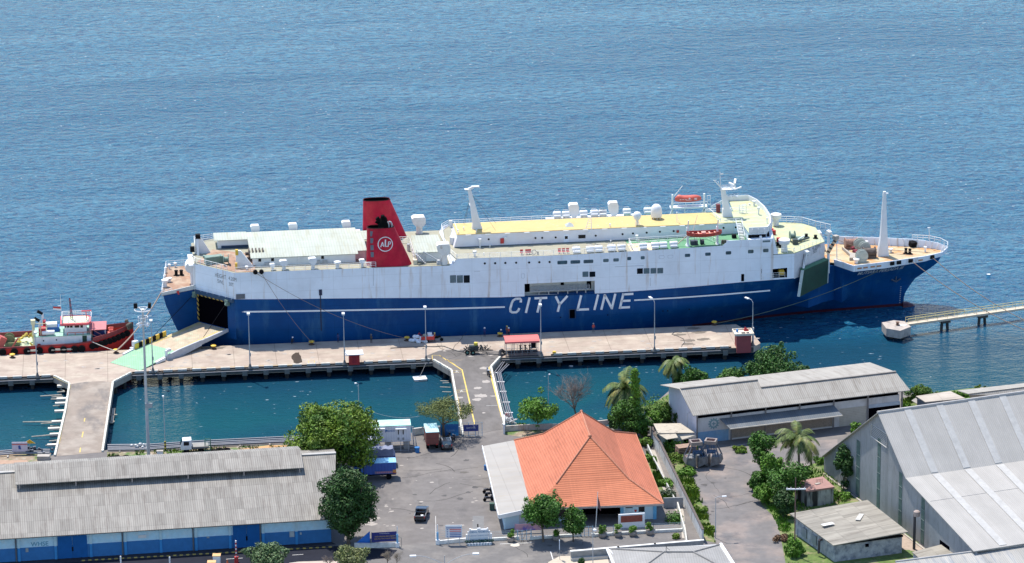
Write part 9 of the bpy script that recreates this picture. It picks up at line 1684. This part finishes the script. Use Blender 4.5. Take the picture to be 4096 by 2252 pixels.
def truck(loc,rz,L_,W_,label,body,top,cabc,hb=2.0,zb=1.0,kind='box',zt_=None,backtext=None,group=None):
 t2=thing('truck',label,'truck',loc,rz,group)
 m=MB();m.box(-L_/2,L_/2-1.9,-.45,.45,.62,.9);m.build('chassis',BLACK,t2)
 m=MB();m.box(-L_/2,L_/2-2.0,-W_/2,W_/2,zb,zb+hb)
 if kind=='box':m.build('cargo_box',body,t2);m=MB();m.box(-L_/2-.04,L_/2-1.96,-W_/2-.04,W_/2+.04,zb+hb,zb+hb+.08);m.build('cargo_roof',top,t2)
 else:
  m=MB();m.box(-L_/2,L_/2-2.0,-W_/2,W_/2,zb,zb+.9);m.build('cargo_bed',body,t2)
  m=MB();n1,n2=14,7;rnd=random.Random(int(loc.x*10));vs=[]
  for i in range(n1+1):
   for j in range(n2+1):y_=-W_/2-.05+(W_+.1)*j/n2;edge=j in(0,n2)or i in(0,n1);zz=zb+.6 if edge else zb+hb+.12*math.cos((j/n2-.5)*2.6)+rnd.uniform(-.07,.07)+.09*math.sin(i*1.9);vs.append((-L_/2-.05+(L_-1.9)*i/n1,y_,zz))
  m.add(vs,[(i*(n2+1)+j,(i+1)*(n2+1)+j,(i+1)*(n2+1)+j+1,i*(n2+1)+j+1)for i in range(n1)for j in range(n2)]);m.build('tarpaulin',top,t2,True)
 x0=L_/2-1.85;m=MB();m.yprism([(x0,.75),(x0+1.8,.75),(x0+1.85,1.5),(x0+1.45,2.35),(x0,2.4)],-W_/2+.1,W_/2-.1);cb=m.build('cab',cabc,t2)
 m=MB();m.hexa([(x0+1.86,-W_/2+.2,1.55),(x0+1.87,-W_/2+.2,1.55),(x0+1.87,W_/2-.2,1.55),(x0+1.86,W_/2-.2,1.55),(x0+1.49,-W_/2+.25,2.3),(x0+1.5,-W_/2+.25,2.3),(x0+1.5,W_/2-.25,2.3),(x0+1.49,W_/2-.25,2.3)]);m.build('windscreen',DARKG,cb)
 for sg in(-1,1):
  m=MB();y_=sg*(W_/2-.09);m.box(x0+.4,x0+1.3,min(y_,y_-.0)-.01,max(y_,y_)+.01,1.5,2.15);m.build('side_window',DARKG,cb);wheel(t2,x0+.9,sg*(W_/2-.25),.45,.26);wheel(t2,-L_/2+1.2,sg*(W_/2-.3),.45,.4)
  m=MB();m.box(-L_/2-.06,-L_/2,sg*(W_/2-.35)-.15,sg*(W_/2-.35)+.15,.95,1.15);m.build('tail_light',RED,t2)
 return t2
NAVY=mat('truck_navy',(.012,.03,.16),.5,var=.1,stripe=(0,.5,(.02,.05,.24),.12));LBT=mat('truck_roof_blue',(.22,.50,.72),.5,var=.12,stripe=(0,1.1,(.35,.62,.80),.08));TARP=mat('tarp_grey_blue',(.16,.18,.26),.7,var=.25,scale=1.2);CABB=mat('cab_blue',(.02,.12,.40),.4)
TB=mat('truck_blue',(.02,.07,.30),.5,var=.12,stripe=(0,.5,(.03,.12,.42),.12));RB=mat('truck_maroon',(.17,.05,.04),.6,var=.2,scale=1,stripe=(2,1.05,(.10,.03,.03),.06));LG=mat('truck_roof_cyan',(.42,.66,.70),.5,var=.12,stripe=(0,.6,(.25,.45,.50),.07))
c=g('p',540,1300);tr=truck(c+Vector((-1.0,2.6,0)),R(185),7.2,2.2,'blue box truck with a bright light blue roof parked at the yard edge',TB,LBT,CABB,1.9,1.05)
m=MB();m.box(-3.3,-.1,1.1+.02,1.12,1.15,1.55);m.build('lettered_panel',mat('truck_panel',(.35,.28,.40),.6),tr)
for i in range(7):m=MB();m.box(-2.8+i*.36,-2.6+i*.36,1.12,1.14,1.25,1.45);m.build('panel_letter',mat('panel_pink',(.62,.22,.32),.6),tr)
m=MB();m.box(-3.6,-3.05,1.1,1.13,1.15,1.75);m.build('corner_art',mat('art_yellow_red',(.55,.25,.06),.6,blot=((.5,.04,.04),3,.5,.55)),tr)
truck(g('p',520,1050)+Vector((-1.0,2.3,0)),R(184),7.4,2.3,'dark navy truck under a grey blue tarpaulin behind the light blue roofed one',NAVY,TARP,CABB,2.0,1.0,'tarp');truck(g('p',380,880)+Vector((-2.0,3.4,0)),R(184),6.4,2.1,'truck with a grey tarpaulin half hidden under the biggest tree',NAVY,mat('tarp_grey',(.30,.32,.40),.7,var=.25,scale=1.5),CABB,1.6,.95,'tarp')
truck(g('p',1450,655)+Vector((.25,2.2,0)),R(96),6.4,2.15,'maroon backed box truck with a pale cyan roof parked by the basin wall',RB,LG,mat('cab_teal',(.1,.3,.35),.5),2.15,1.0)
truck(g('W',1325,655)+Vector((1.0,1.6,0)),R(187),4.6,1.9,'white truck cab on a short chassis parked on the shore',mat('flatbed_grey',(.2,.2,.2),.7),mat('flatbed_top',(.25,.24,.22),.8),mat('cab_white',(.72,.73,.74),.4),.25,.9)
def car(loc,rz,label,body,kind='suv',name='parked_car'):
 t2=thing(name,label,'car' if kind=='suv' else 'pickup',loc,rz);W2=.88
 if kind=='suv':pr=[(-1.95,.45),(2.0,.42),(2.08,.8),(1.95,1.0),(1.0,1.12),(.45,1.62),(-1.65,1.68),(-1.95,1.1)]
 else:pr=[(-2.5,.5),(2.45,.48),(2.5,.85),(2.35,1.08),(1.25,1.16),(.65,1.68),(-.55,1.70),(-.75,1.15),(-.75,.62),(-2.5,.62)]
 m=MB();m.yprism(pr,-W2,W2);bo_=m.build('body',body,t2)
 bv=bo_.modifiers.new('bevel','BEVEL');bv.width=.07;bv.segments=2
 if kind=='suv':
  m=MB();m.box(-1.4,.3,-W2-.012,-W2+.01,1.12,1.52);m.box(-1.4,.3,W2-.01,W2+.012,1.12,1.52);m.build('side_windows',DARKG,t2)
  m=MB();m.hexa([(1.02,-.72,1.16),(1.03,-.72,1.17),(1.03,.72,1.17),(1.02,.72,1.16),(.50,-.68,1.60),(.51,-.68,1.62),(.51,.68,1.62),(.50,.68,1.60)]);m.build('windscreen',DARKG,t2);m=MB();m.hexa([(-1.97,-.68,1.12),(-1.96,-.68,1.12),(-1.96,.68,1.12),(-1.97,.68,1.12),(-1.70,-.66,1.60),(-1.69,-.66,1.6),(-1.69,.66,1.6),(-1.70,.66,1.60)]);m.build('rear_window',GLASS,t2)
  m=MB();m.lathe((-2.0,.1,.95),[(.12,-.22),(.34,-.2),(.36,-.05),(.36,0)],16,'X');m.build('spare_wheel',mat('spare_grey',(.12,.13,.14),.5),t2)
  m=MB();m.box(-1.3,.2,-.72,-.66,1.70,1.76);m.box(-1.3,.2,.66,.72,1.70,1.76);m.build('roof_rails',STEEL,t2);xs2=(-1.2,1.3)
 else:
  m=MB()
  for sg in(-1,1):y_=sg*(W2-.05);m.box(-2.5,-.75,y_-.05,y_+.05,.62,1.14)
  m.box(-2.5,-2.4,-W2+.1,W2-.1,.62,1.14);m.build('bed_side',body,t2);m=MB();m.box(-2.4,-.76,-W2+.1,W2-.1,.625,.66);m.build('bed_floor',mat('bed_dark',(.03,.025,.02),.8),t2)
  m=MB();m.path([(-2.5,-W2+.05,1.16),(-2.5,W2-.05,1.16)],.03);m.path([(-2.5,W2-.03,1.16),(-.75,W2-.03,1.16)],.025);m.path([(-2.5,-W2+.03,1.16),(-.75,-W2+.03,1.16)],.025);m.build('bed_rim',STEEL,t2)
  m=MB();m.obox((-1.9,-.35,.9),(.45,.4,.45),.4);tag(m.build('load',mat('load_pale',(.6,.62,.62),.7),t2));m=MB();m.obox((-2.0,.2,.75),(.6,.5,.15),.2);m.build('load',mat('load_brown',(.4,.22,.12),.8),t2)
  m=MB();m.hexa([(1.27,-.7,1.2),(1.28,-.7,1.21),(1.28,.7,1.21),(1.27,.7,1.2),(.71,-.66,1.66),(.72,-.66,1.68),(.72,.66,1.68),(.71,.66,1.66)]);m.build('windscreen',DARKG,t2);m=MB();m.box(-.5,.5,-W2-.012,-W2+.01,1.2,1.55);m.box(-.5,.5,W2-.01,W2+.012,1.2,1.55);m.box(-.70,-.66,-.65,.65,1.25,1.6);m.build('side_windows',DARKG,t2);xs2=(-1.6,1.6)
 for x_ in xs2:
  for sg in(-1,1):wheel(t2,x_,sg*(W2-.08),.36,.22)
 for sg in(-1,1):m=MB();xr=-1.97 if kind=='suv' else-2.52;m.box(xr-.02,xr+.02,sg*.78-.08,sg*.78+.08,.85,1.15);m.build('tail_light',RED,t2)
 return t2
CARB=mat('car_black',(.012,.013,.018),.18,coat=.6,var=.05)
car(g('p',1745,690)+Vector((.05,1.5,0)),R(97),'dark four wheel drive car with a spare wheel parked under the umbrella tree',mat('car_dark_grey',(.03,.035,.05),.2,coat=.6,var=.05));car(g('s',1440,130)+Vector((0,1.2,0)),R(84),'black pickup truck with an open loaded bed driving across the yard',CARB,'pickup','pickup_truck')
for x,y,lb in((1840,560,'motorbike in the shade right of the dark four wheel drive'),(1880,520,'second motorbike in the shade behind the first'),(1800,480,'motorbike closest to the umbrella tree trunk')):motorbike(g('p',x,y),1.2,lb,DB)
for x,y,lb in((1718,850,'motorbike parked upmost along the metal awning wall'),(1735,880,'motorbike in the middle of the awning row'),(1722,915,'motorbike lowest in the awning row')):motorbike(g('k',x,y),.3,lb,DB)
t2=thing('bin','dark green waste bin below the motorbikes at the awning wall','bin',g('k',1752,985));m=MB();m.box(-.4,.4,-.35,.35,0,1.0);m.box(-.44,.44,-.38,.38,1.0,1.1);m.build('body',mat('bin_green',(.03,.08,.06),.6),t2)
t2=thing('blue_drum','blue drum beside the metal awning edge','drum',g('k',1700,665));m=MB();m.lathe((0,0,0),[(.28,0),(.28,.85),(.05,.87)],10);m.build('body',MATS['bin_blue'],t2)
BNB=mat('banner_blue',(.02,.14,.40),.7,var=.25,scale=.5,blot=((.03,.30,.50),.6,.5,.65));WT=mat('text_white',(.7,.72,.75),.6);NB=mat('banner_navy',(.03,.05,.22),.7,var=.2,scale=1,blot=((.5,.5,.6),.8,.62,.7))
banner(g('p',1655,440),g('p',1985,435),.1,2.2,'large blue banner on the fence behind the umbrella tree',BNB,[('PELABUHAN',.55,.45,.5,mat('text_pale_blue',(.3,.5,.65),.6),.45)])
gt=g('p',2045,440),g('p',2415,430);gate(gt[0],gt[1],'open mesh gate across the middle causeway with a navy banner',2.5)
banner(gt[0]+Vector((.3,-.1,0)),gt[0].lerp(gt[1],.82)+Vector((0,-.1,0)),.95,2.1,'navy and white banner hanging on the causeway gate',NB,[('SELAMAT DATANG',.50,.52,.42,WT,.62)])
BYT=mat('text_gold',(.62,.42,.10),.6);ba,bb=g('s',590,590),g('s',1030,565);ba.z=bb.z=0
banner(ba,bb,.75,2.35,'navy banner with white bar and gold lettering beside the yard entrance',mat('banner_indigo',(.02,.025,.16),.7,var=.12,scale=1.2),[('TERMINAL',.5,.86,.20,WT,.40),('ANDA MEMASUKI AREA WAJIB ISPS',.52,.56,.30,BYT,.80),('TIDAK MELAYANI DI DALAM TERMINAL',.52,.32,.26,BYT,.86)])
m=MB();P_=[g('s',*p)for p in((310,580),(560,560))];e=P_[1]-P_[0];t2=thing('ramp_panel','bright blue triangular side panel left of the navy banner','panel',P_[0]);ee=e.normalized();m.hexa([Vector((0,0,.3)),e+Vector((0,0,.3)),e+Vector((0,.15,.3)),Vector((0,.15,.3)),Vector((0,0,.4)),e+Vector((0,0,2.3)),e+Vector((0,.15,2.3)),Vector((0,.15,.4))]);m.build('panel',mat('panel_blue',(.02,.18,.62),.5),t2)
wall3('low white wall carrying the navy banner at the yard entrance',[(300,600),(560,605),(1035,590)],.75,.3,mat('fence_white2',(.60,.60,.58),.8,var=.2,scale=1.5),k='s')
for(x,y,ty,lb)in((1030,595,232,'blue and white gate post left of the yard entrance'),(1720,545,208,'blue and white gate post right of the yard entrance')):
 b=g('s',x,y);hh=hgt(b,'s',x,ty);t2=thing('gate_post',lb,'gate post',b,0,'gate posts at the yard entrance');m=MB();m.m=0;m.tube((0,0,0),(0,0,hh*.62),.17);m.m=1;m.tube((0,0,hh*.62),(0,0,hh),.10,.06);m.build('post',[mat('gate_blue',(.18,.42,.66),.5),WHITE],t2);m=MB();m.box(-.3,.3,-.25,.25,0,.75);m.build('plinth',WHITE,t2)
t2=thing('gate','small open grey gate leaf beside the left gate post','gate',g('s',1045,595));m=MB();e=g('s',1100,608)-g('s',1045,595);m.path([(0,0,.1),(e.x,e.y,.1),(e.x,e.y,1.7),(0,0,1.8),(0,0,.1)],.035,5);m.build('leaf',mat('gate_dark',(.15,.17,.16),.6),t2)
wall3('low white fence wall right of the yard entrance',[(1725,545),(2200,500)],.6,.35,MATS['fence_white2'],k='s')
t2=thing('fence','thin wires above the low white wall right of the entrance','fence',g('s',1725,545));m=MB();e=g('s',2200,500)-g('s',1725,545)
for zz in(1.0,1.4,1.8,2.2):m.tube((0,0,zz),(e.x,e.y,zz),.018,n=3)
m.build('wires',MATS['wire_blue'],t2)
b=g('s',2000,560);t2=thing('direction_sign','tall white direction board with red and blue lines beside the entrance','sign',b);z1_=hgt(b,'s',2000,218);z0_=hgt(b,'s',2000,432)
for x_ in(-.9,.9):m=MB();m.tube((x_,0,0),(x_,.05,z0_+.2),.06);m.build('post',STEEL,t2)
m=MB();m.box(-1.3,1.3,0,.1,z0_,z1_);m.build('board',mat('board_white',(.66,.68,.70),.5),t2);H_=z1_-z0_;m=MB();m.box(-1.2,1.2,-.02,0,z1_-H_*.24,z1_-H_*.18);m.build('blue_bar',mat('bar_blue',(.03,.08,.30),.5),t2)
for i in range(5):zz=z1_-H_*(.30+.145*i);m=MB();m.box(-.65,1.15,-.02,0,zz-H_*.07,zz);m.build('text_bar',mat('bar_red',(.5,.04,.06),.5)if i<2 else MATS['bar_blue'],t2);m=MB();m.box(-1.1,-.85,-.02,0,zz-H_*.06,zz-H_*.01);m.build('arrow_mark',MATS['bar_blue'],t2)
ws,we=g('s',2205,545),g('k',1752,1255);MFr=Frame((ws+we)/2,math.atan2((we-ws).y,(we-ws).x));LW2=(we-ws).length;t2=fthing('name_wall','white stepped name wall reading TERMINAL PENUMPANG with a planter','sign',MFr)
m=MB();m.box(-LW2/2+.8,LW2/2-.8,0,.3,0,2.35);m.box(-LW2/2+1.8,LW2/2-1.8,0,.28,2.35,2.55)
for sg in(-1,1):
 for i in range(3):x_=sg*(LW2/2-.6+.28*i-.1);m.box(x_-.11,x_+.11,0,.3,0,2.5-.45*i)
m.box(-LW2/2+.2,LW2/2-.2,-.9,0,0,.45)
m.build('wall',WHITE,t2);
m=MB()
for i in range(9):m.box(-1.9+i*.45,-1.65+i*.45,-.95,-.9,.1,.42)
m.build('balusters',mat('slot_grey',(.25,.30,.36),.7),t2)
m=MB();rnd=random.Random(4);bl=[(Vector((x_*.5-2,-.5,.62)),.28,.8)for x_ in range(9)];vs,fs=crown(bl,700,.12,rnd);leafmesh(vs,fs,'hedge',mat('hedge_dark',(.02,.07,.06),.7,var=.3,island=.4),t2)
put_text('TERMINAL PENUMPANG',.5,(0,-.02,1.95),(1,0,0),(0,0,1),mat('letters_steel_blue',(.16,.28,.42),.6),t2,width=3.3,bold=.01);put_text('PELABUHAN TANJUNG WANGI',.34,(0,-.02,1.35),(1,0,0),(0,0,1),MATS['letters_steel_blue'],t2,width=3.3)
t2=thing('pole_base','short dark post behind the white name wall','post',g('k',1637,1160));m=MB();m.tube((0,0,0),(0,0,1.2),.1);m.build('post',BLACK,t2)
# ================================================================ grey hipped roof at the bottom and cream yard
R1=[g('y',*p,z)for p,z in(((1095,372),3.4),((1290,380),3.6))];HB=Frame(g('y',1680,520),R(4));hb_=lambda x,y,z:HB.loc(g('y',x,y,z))
t2=fthing('house','house with a grey hipped roof and white painted edges at the bottom','house',HB);GR3=sheet_roof('grey_tiles',(.28,.275,.265),axis=0,rib=.4,sheet=(1.2,2.2),tone=.10,dirt=(.26,.25,.24),dirt_amt=.4,ribdark=.86)
a,b,c_,d=hb_(1105,375,3.2),hb_(2275,330,3.2),hb_(1690,408,4.6),hb_(1990,408,4.6);F1,F2=hb_(1200,620,3.0),hb_(2400,620,3.0)
F1=Vector((a.x+.8,a.y-14,3.2));F2=Vector((b.x+1.5,b.y-14,3.2));m=MB();m.face(a,b,d,c_);m.face(a,c_,F1);m.face(b,F2,d);m.face(c_,d,F2,F1);m.build('roof',GR3,t2)
m=MB();m.path([q+Vector((0,0,.06))for q in(c_,d)],.14);m.path([q+Vector((0,0,.06))for q in(a,c_,F1)],.12);m.path([q+Vector((0,0,.06))for q in(b,d,F2)],.12);m.build('hip_caps',mat('hip_grey',(.22,.21,.20),.9,var=.2),t2)
WM=mat('membrane_white',(.74,.76,.78),.6,var=.08)
m=MB();m.path([a,F1],.22,6);m.build('edge_paint',WM,t2);m=MB();m.path([b,F2],.32,6);m.slab([b+Vector((-4.6,-.1,.02)),b+Vector((0,0,.04)),b+Vector((-1.0,-1.4,.12)),b+Vector((-4.4,-.9,.12))],.05);m.build('edge_paint',WM,t2);m=MB();m.slab([a+Vector((.1,-.1,.04)),a+Vector((2.0,-.5,.2)),a+Vector((.9,-3.4,.12))][::-1],.05);m.build('edge_paint',WM,t2)
m=MB();m.prism([(a.x+.6,a.y-.5),(b.x-.5,b.y-.5),(b.x-.2,b.y-13),(a.x+1,a.y-13)],0,3.0);m.build('wall',WW,t2);m=MB();m.tube((c_.x+.3,c_.y,4.6),(c_.x+.35,c_.y,5.6),.04);m.tube((c_.x+.35,c_.y,5.3),(c_.x+.9,c_.y-.3,5.0),.03);m.build('aerial',BLACK,t2)
sheet('terrace',Gp('y',(620,450),(730,450),(735,500),(1110,478),(1180,700),(560,700),(495,515)),.05,mat('terrace_cream',(.44,.38,.30),.85,var=.08));wall3('low pale parapet wall above the cream terrace at the bottom',[(735,500),(1110,475)],.5,.3,mat('coping_pale',(.5,.48,.44),.85),k='y');pxtree('y',838,560,465,75,'small dark potted shrub on the cream terrace',LEAFD,seed=71,n=900,size=.14,nb=8,zlow=.2,trunk_r=.05)
def pipes(k,pts,offs,label,z=.35,r=.14):
 t2=thing('pipeline',label,'pipeline',(0,0,0));P_=[g(k,*p,z)for p in pts];e=(P_[-1]-P_[0]).normalized();n0=Vector((-e.y,e.x,0))
 for o_ in offs:m=MB();m.path([p+n0*o_ for p in P_],r,8);m.build('pipe',mat('shore_pipe',(.20,.21,.24),.5,var=.15),t2)
 L_=(P_[-1]-P_[0]).length
 for i in range(int(L_/5)):m=MB();q=P_[0]+e*(i*5+2);m.obox((q.x,q.y,.1),(.25,abs(offs[-1]-offs[0])+.8,.22),math.atan2(e.y,e.x));m.build('sleeper',KERB,t2)
 return t2
pipes('W',[(760,603),(1050,600),(1450,572),(2120,540)],(-.9,-.3,.5,1.4),'bundle of grey pipes lying along the basin shore');pipes('l',[(-60,1250),(240,1225),(740,1225)],(-.5,.3,1.2),'bundle of grey pipes along the shore at the far left')
rnd=random.Random(12);t2=thing('valve_station','cluster of dark valves on the pipes left of the causeway','valves',g('l',590,1240));m=MB()
for i in range(20):m.obox((rnd.uniform(-2.2,2.2),rnd.uniform(-1,1),rnd.uniform(.3,1.0)),(rnd.uniform(.2,.7),.3,rnd.uniform(.2,.5)),rnd.random()*3)
m.build('valves',mat('valves_dark',(.07,.08,.10),.6,var=.6,scale=4),t2);t2=thing('valve_station','cluster of white valves on the shore pipes beside the tall mast','valves',g('W',980,612));m=MB()
for i in range(12):m.obox((rnd.uniform(-1.6,1.6),rnd.uniform(-.7,.7),rnd.uniform(.3,.8)),(rnd.uniform(.2,.5),.3,rnd.uniform(.2,.5)),rnd.random()*3)
m.build('valves',MATS['valve_white'],t2)
for x,y,lb in((1550,622,'black tyre lying left of another by the orange soil'),(1600,622,'black tyre lying right of another by the orange soil'),(1497,632,'dark tyre beside the green ladder stand'),(1500,640,'second dark tyre beside the green ladder stand')):
 m=MB();m.lathe((0,0,0),[(.35,.05),(.62,0),(.68,.15),(.62,.32),(.35,.27),(.33,.16),(.35,.05)],16);o=m.build('tyre',TYRE,None,True);o.location=g('W',x,y);tag(o,lb,'tyre','old tyres on the shore')
for k,x,y,lb in(('W',840,678,'heap of old tyres beside the green verge left of the mast'),('W',45,740,'heap of old tyres at the far left behind the grey roof')):
 t2=thing('tyre_heap',lb,'tyres',g(k,x,y));
 for i in range(4):m=MB();m.lathe(((i-1.5)*.75,(i%2)*.4,.0),[(.3,.05),(.55,0),(.6,.15),(.55,.28),(.3,.25)],12);m.build('tyre',TYRE,t2)
t2=thing('cabinet','small white cabinet at the foot of the tall mast','cabinet',g('W',1131,668));m=MB();m.box(-.5,.5,-.3,.3,0,1.1);m.build('body',WHITE,t2);m=MB();m.box(-.55,.55,-.35,.35,1.1,1.16);m.build('top',KERB,t2)
t2=thing('ladder_stand','green ladder stand right of the white truck cab','ladder',g('W',1470,640));m=MB();m.rail([(-.5,0,0),(.4,0,0)],2.3,.05,5,.9);m.rail([(-.5,.8,0),(.4,.8,0)],2.3,.05,2,.9);m.build('frame',mat('frame_green',(.04,.16,.12),.6),t2)
b=g('l',300,1262);t2=thing('information_sign','white information board with a blue figure at the left shore','sign',b);hh=hgt(b,'l',300,1075);m=MB();m.box(-1.3,1.3,-.05,.05,hh*.25,hh);m.build('board',mat('board_pinkwhite',(.58,.52,.58),.6),t2);m=MB();m.face((-.2,-.06,hh*.45),(.25,-.06,hh*.42),(.1,-.06,hh*.75),(-.25,-.06,hh*.72));m.build('figure',MATS['bar_blue'],t2);m=MB();m.box(-1.3,1.3,-.07,-.05,hh*.8,hh*.86);m.build('red_line',RED,t2)
b=g('l',450,1255);t2=thing('warning_sign','yellow triangular warning sign at the left shore','sign',b);h1_,h0_=hgt(b,'l',450,1035),hgt(b,'l',450,1095);m=MB();m.yprism([(-.95,h0_),(.95,h0_),(0,h1_)],-.04,.04);m.build('triangle',mat('sign_yellow',(.62,.36,.02),.6),t2);m=MB();m.tube((0,0,0),(0,0,h0_),.05);m.build('post',GREYP,t2)
m=MB();a,b=g('l',560,1330),g('l',745,1330);t2=thing('culvert','low grey culvert wall at the left end of the causeway foot','culvert',(a+b)/2);e=b-a;m.obox((0,0,.35),(e.length,1.2,.7),math.atan2(e.y,e.x));m.build('wall',KERB,t2)
m=MB();a,b=g('k',690,140),g('k',1160,262);
a=g('r5',1438,880);h_=hgt(a,'r5',1438,725);rope(Vector((a.x,a.y,h_)),g('k',1165,330)+Vector((0,0,2.2)),1.0,'thin cable from the slim white lamp post to the umbrella tree',.02,mat('line_grey',(.4,.4,.4),.8),'cable')
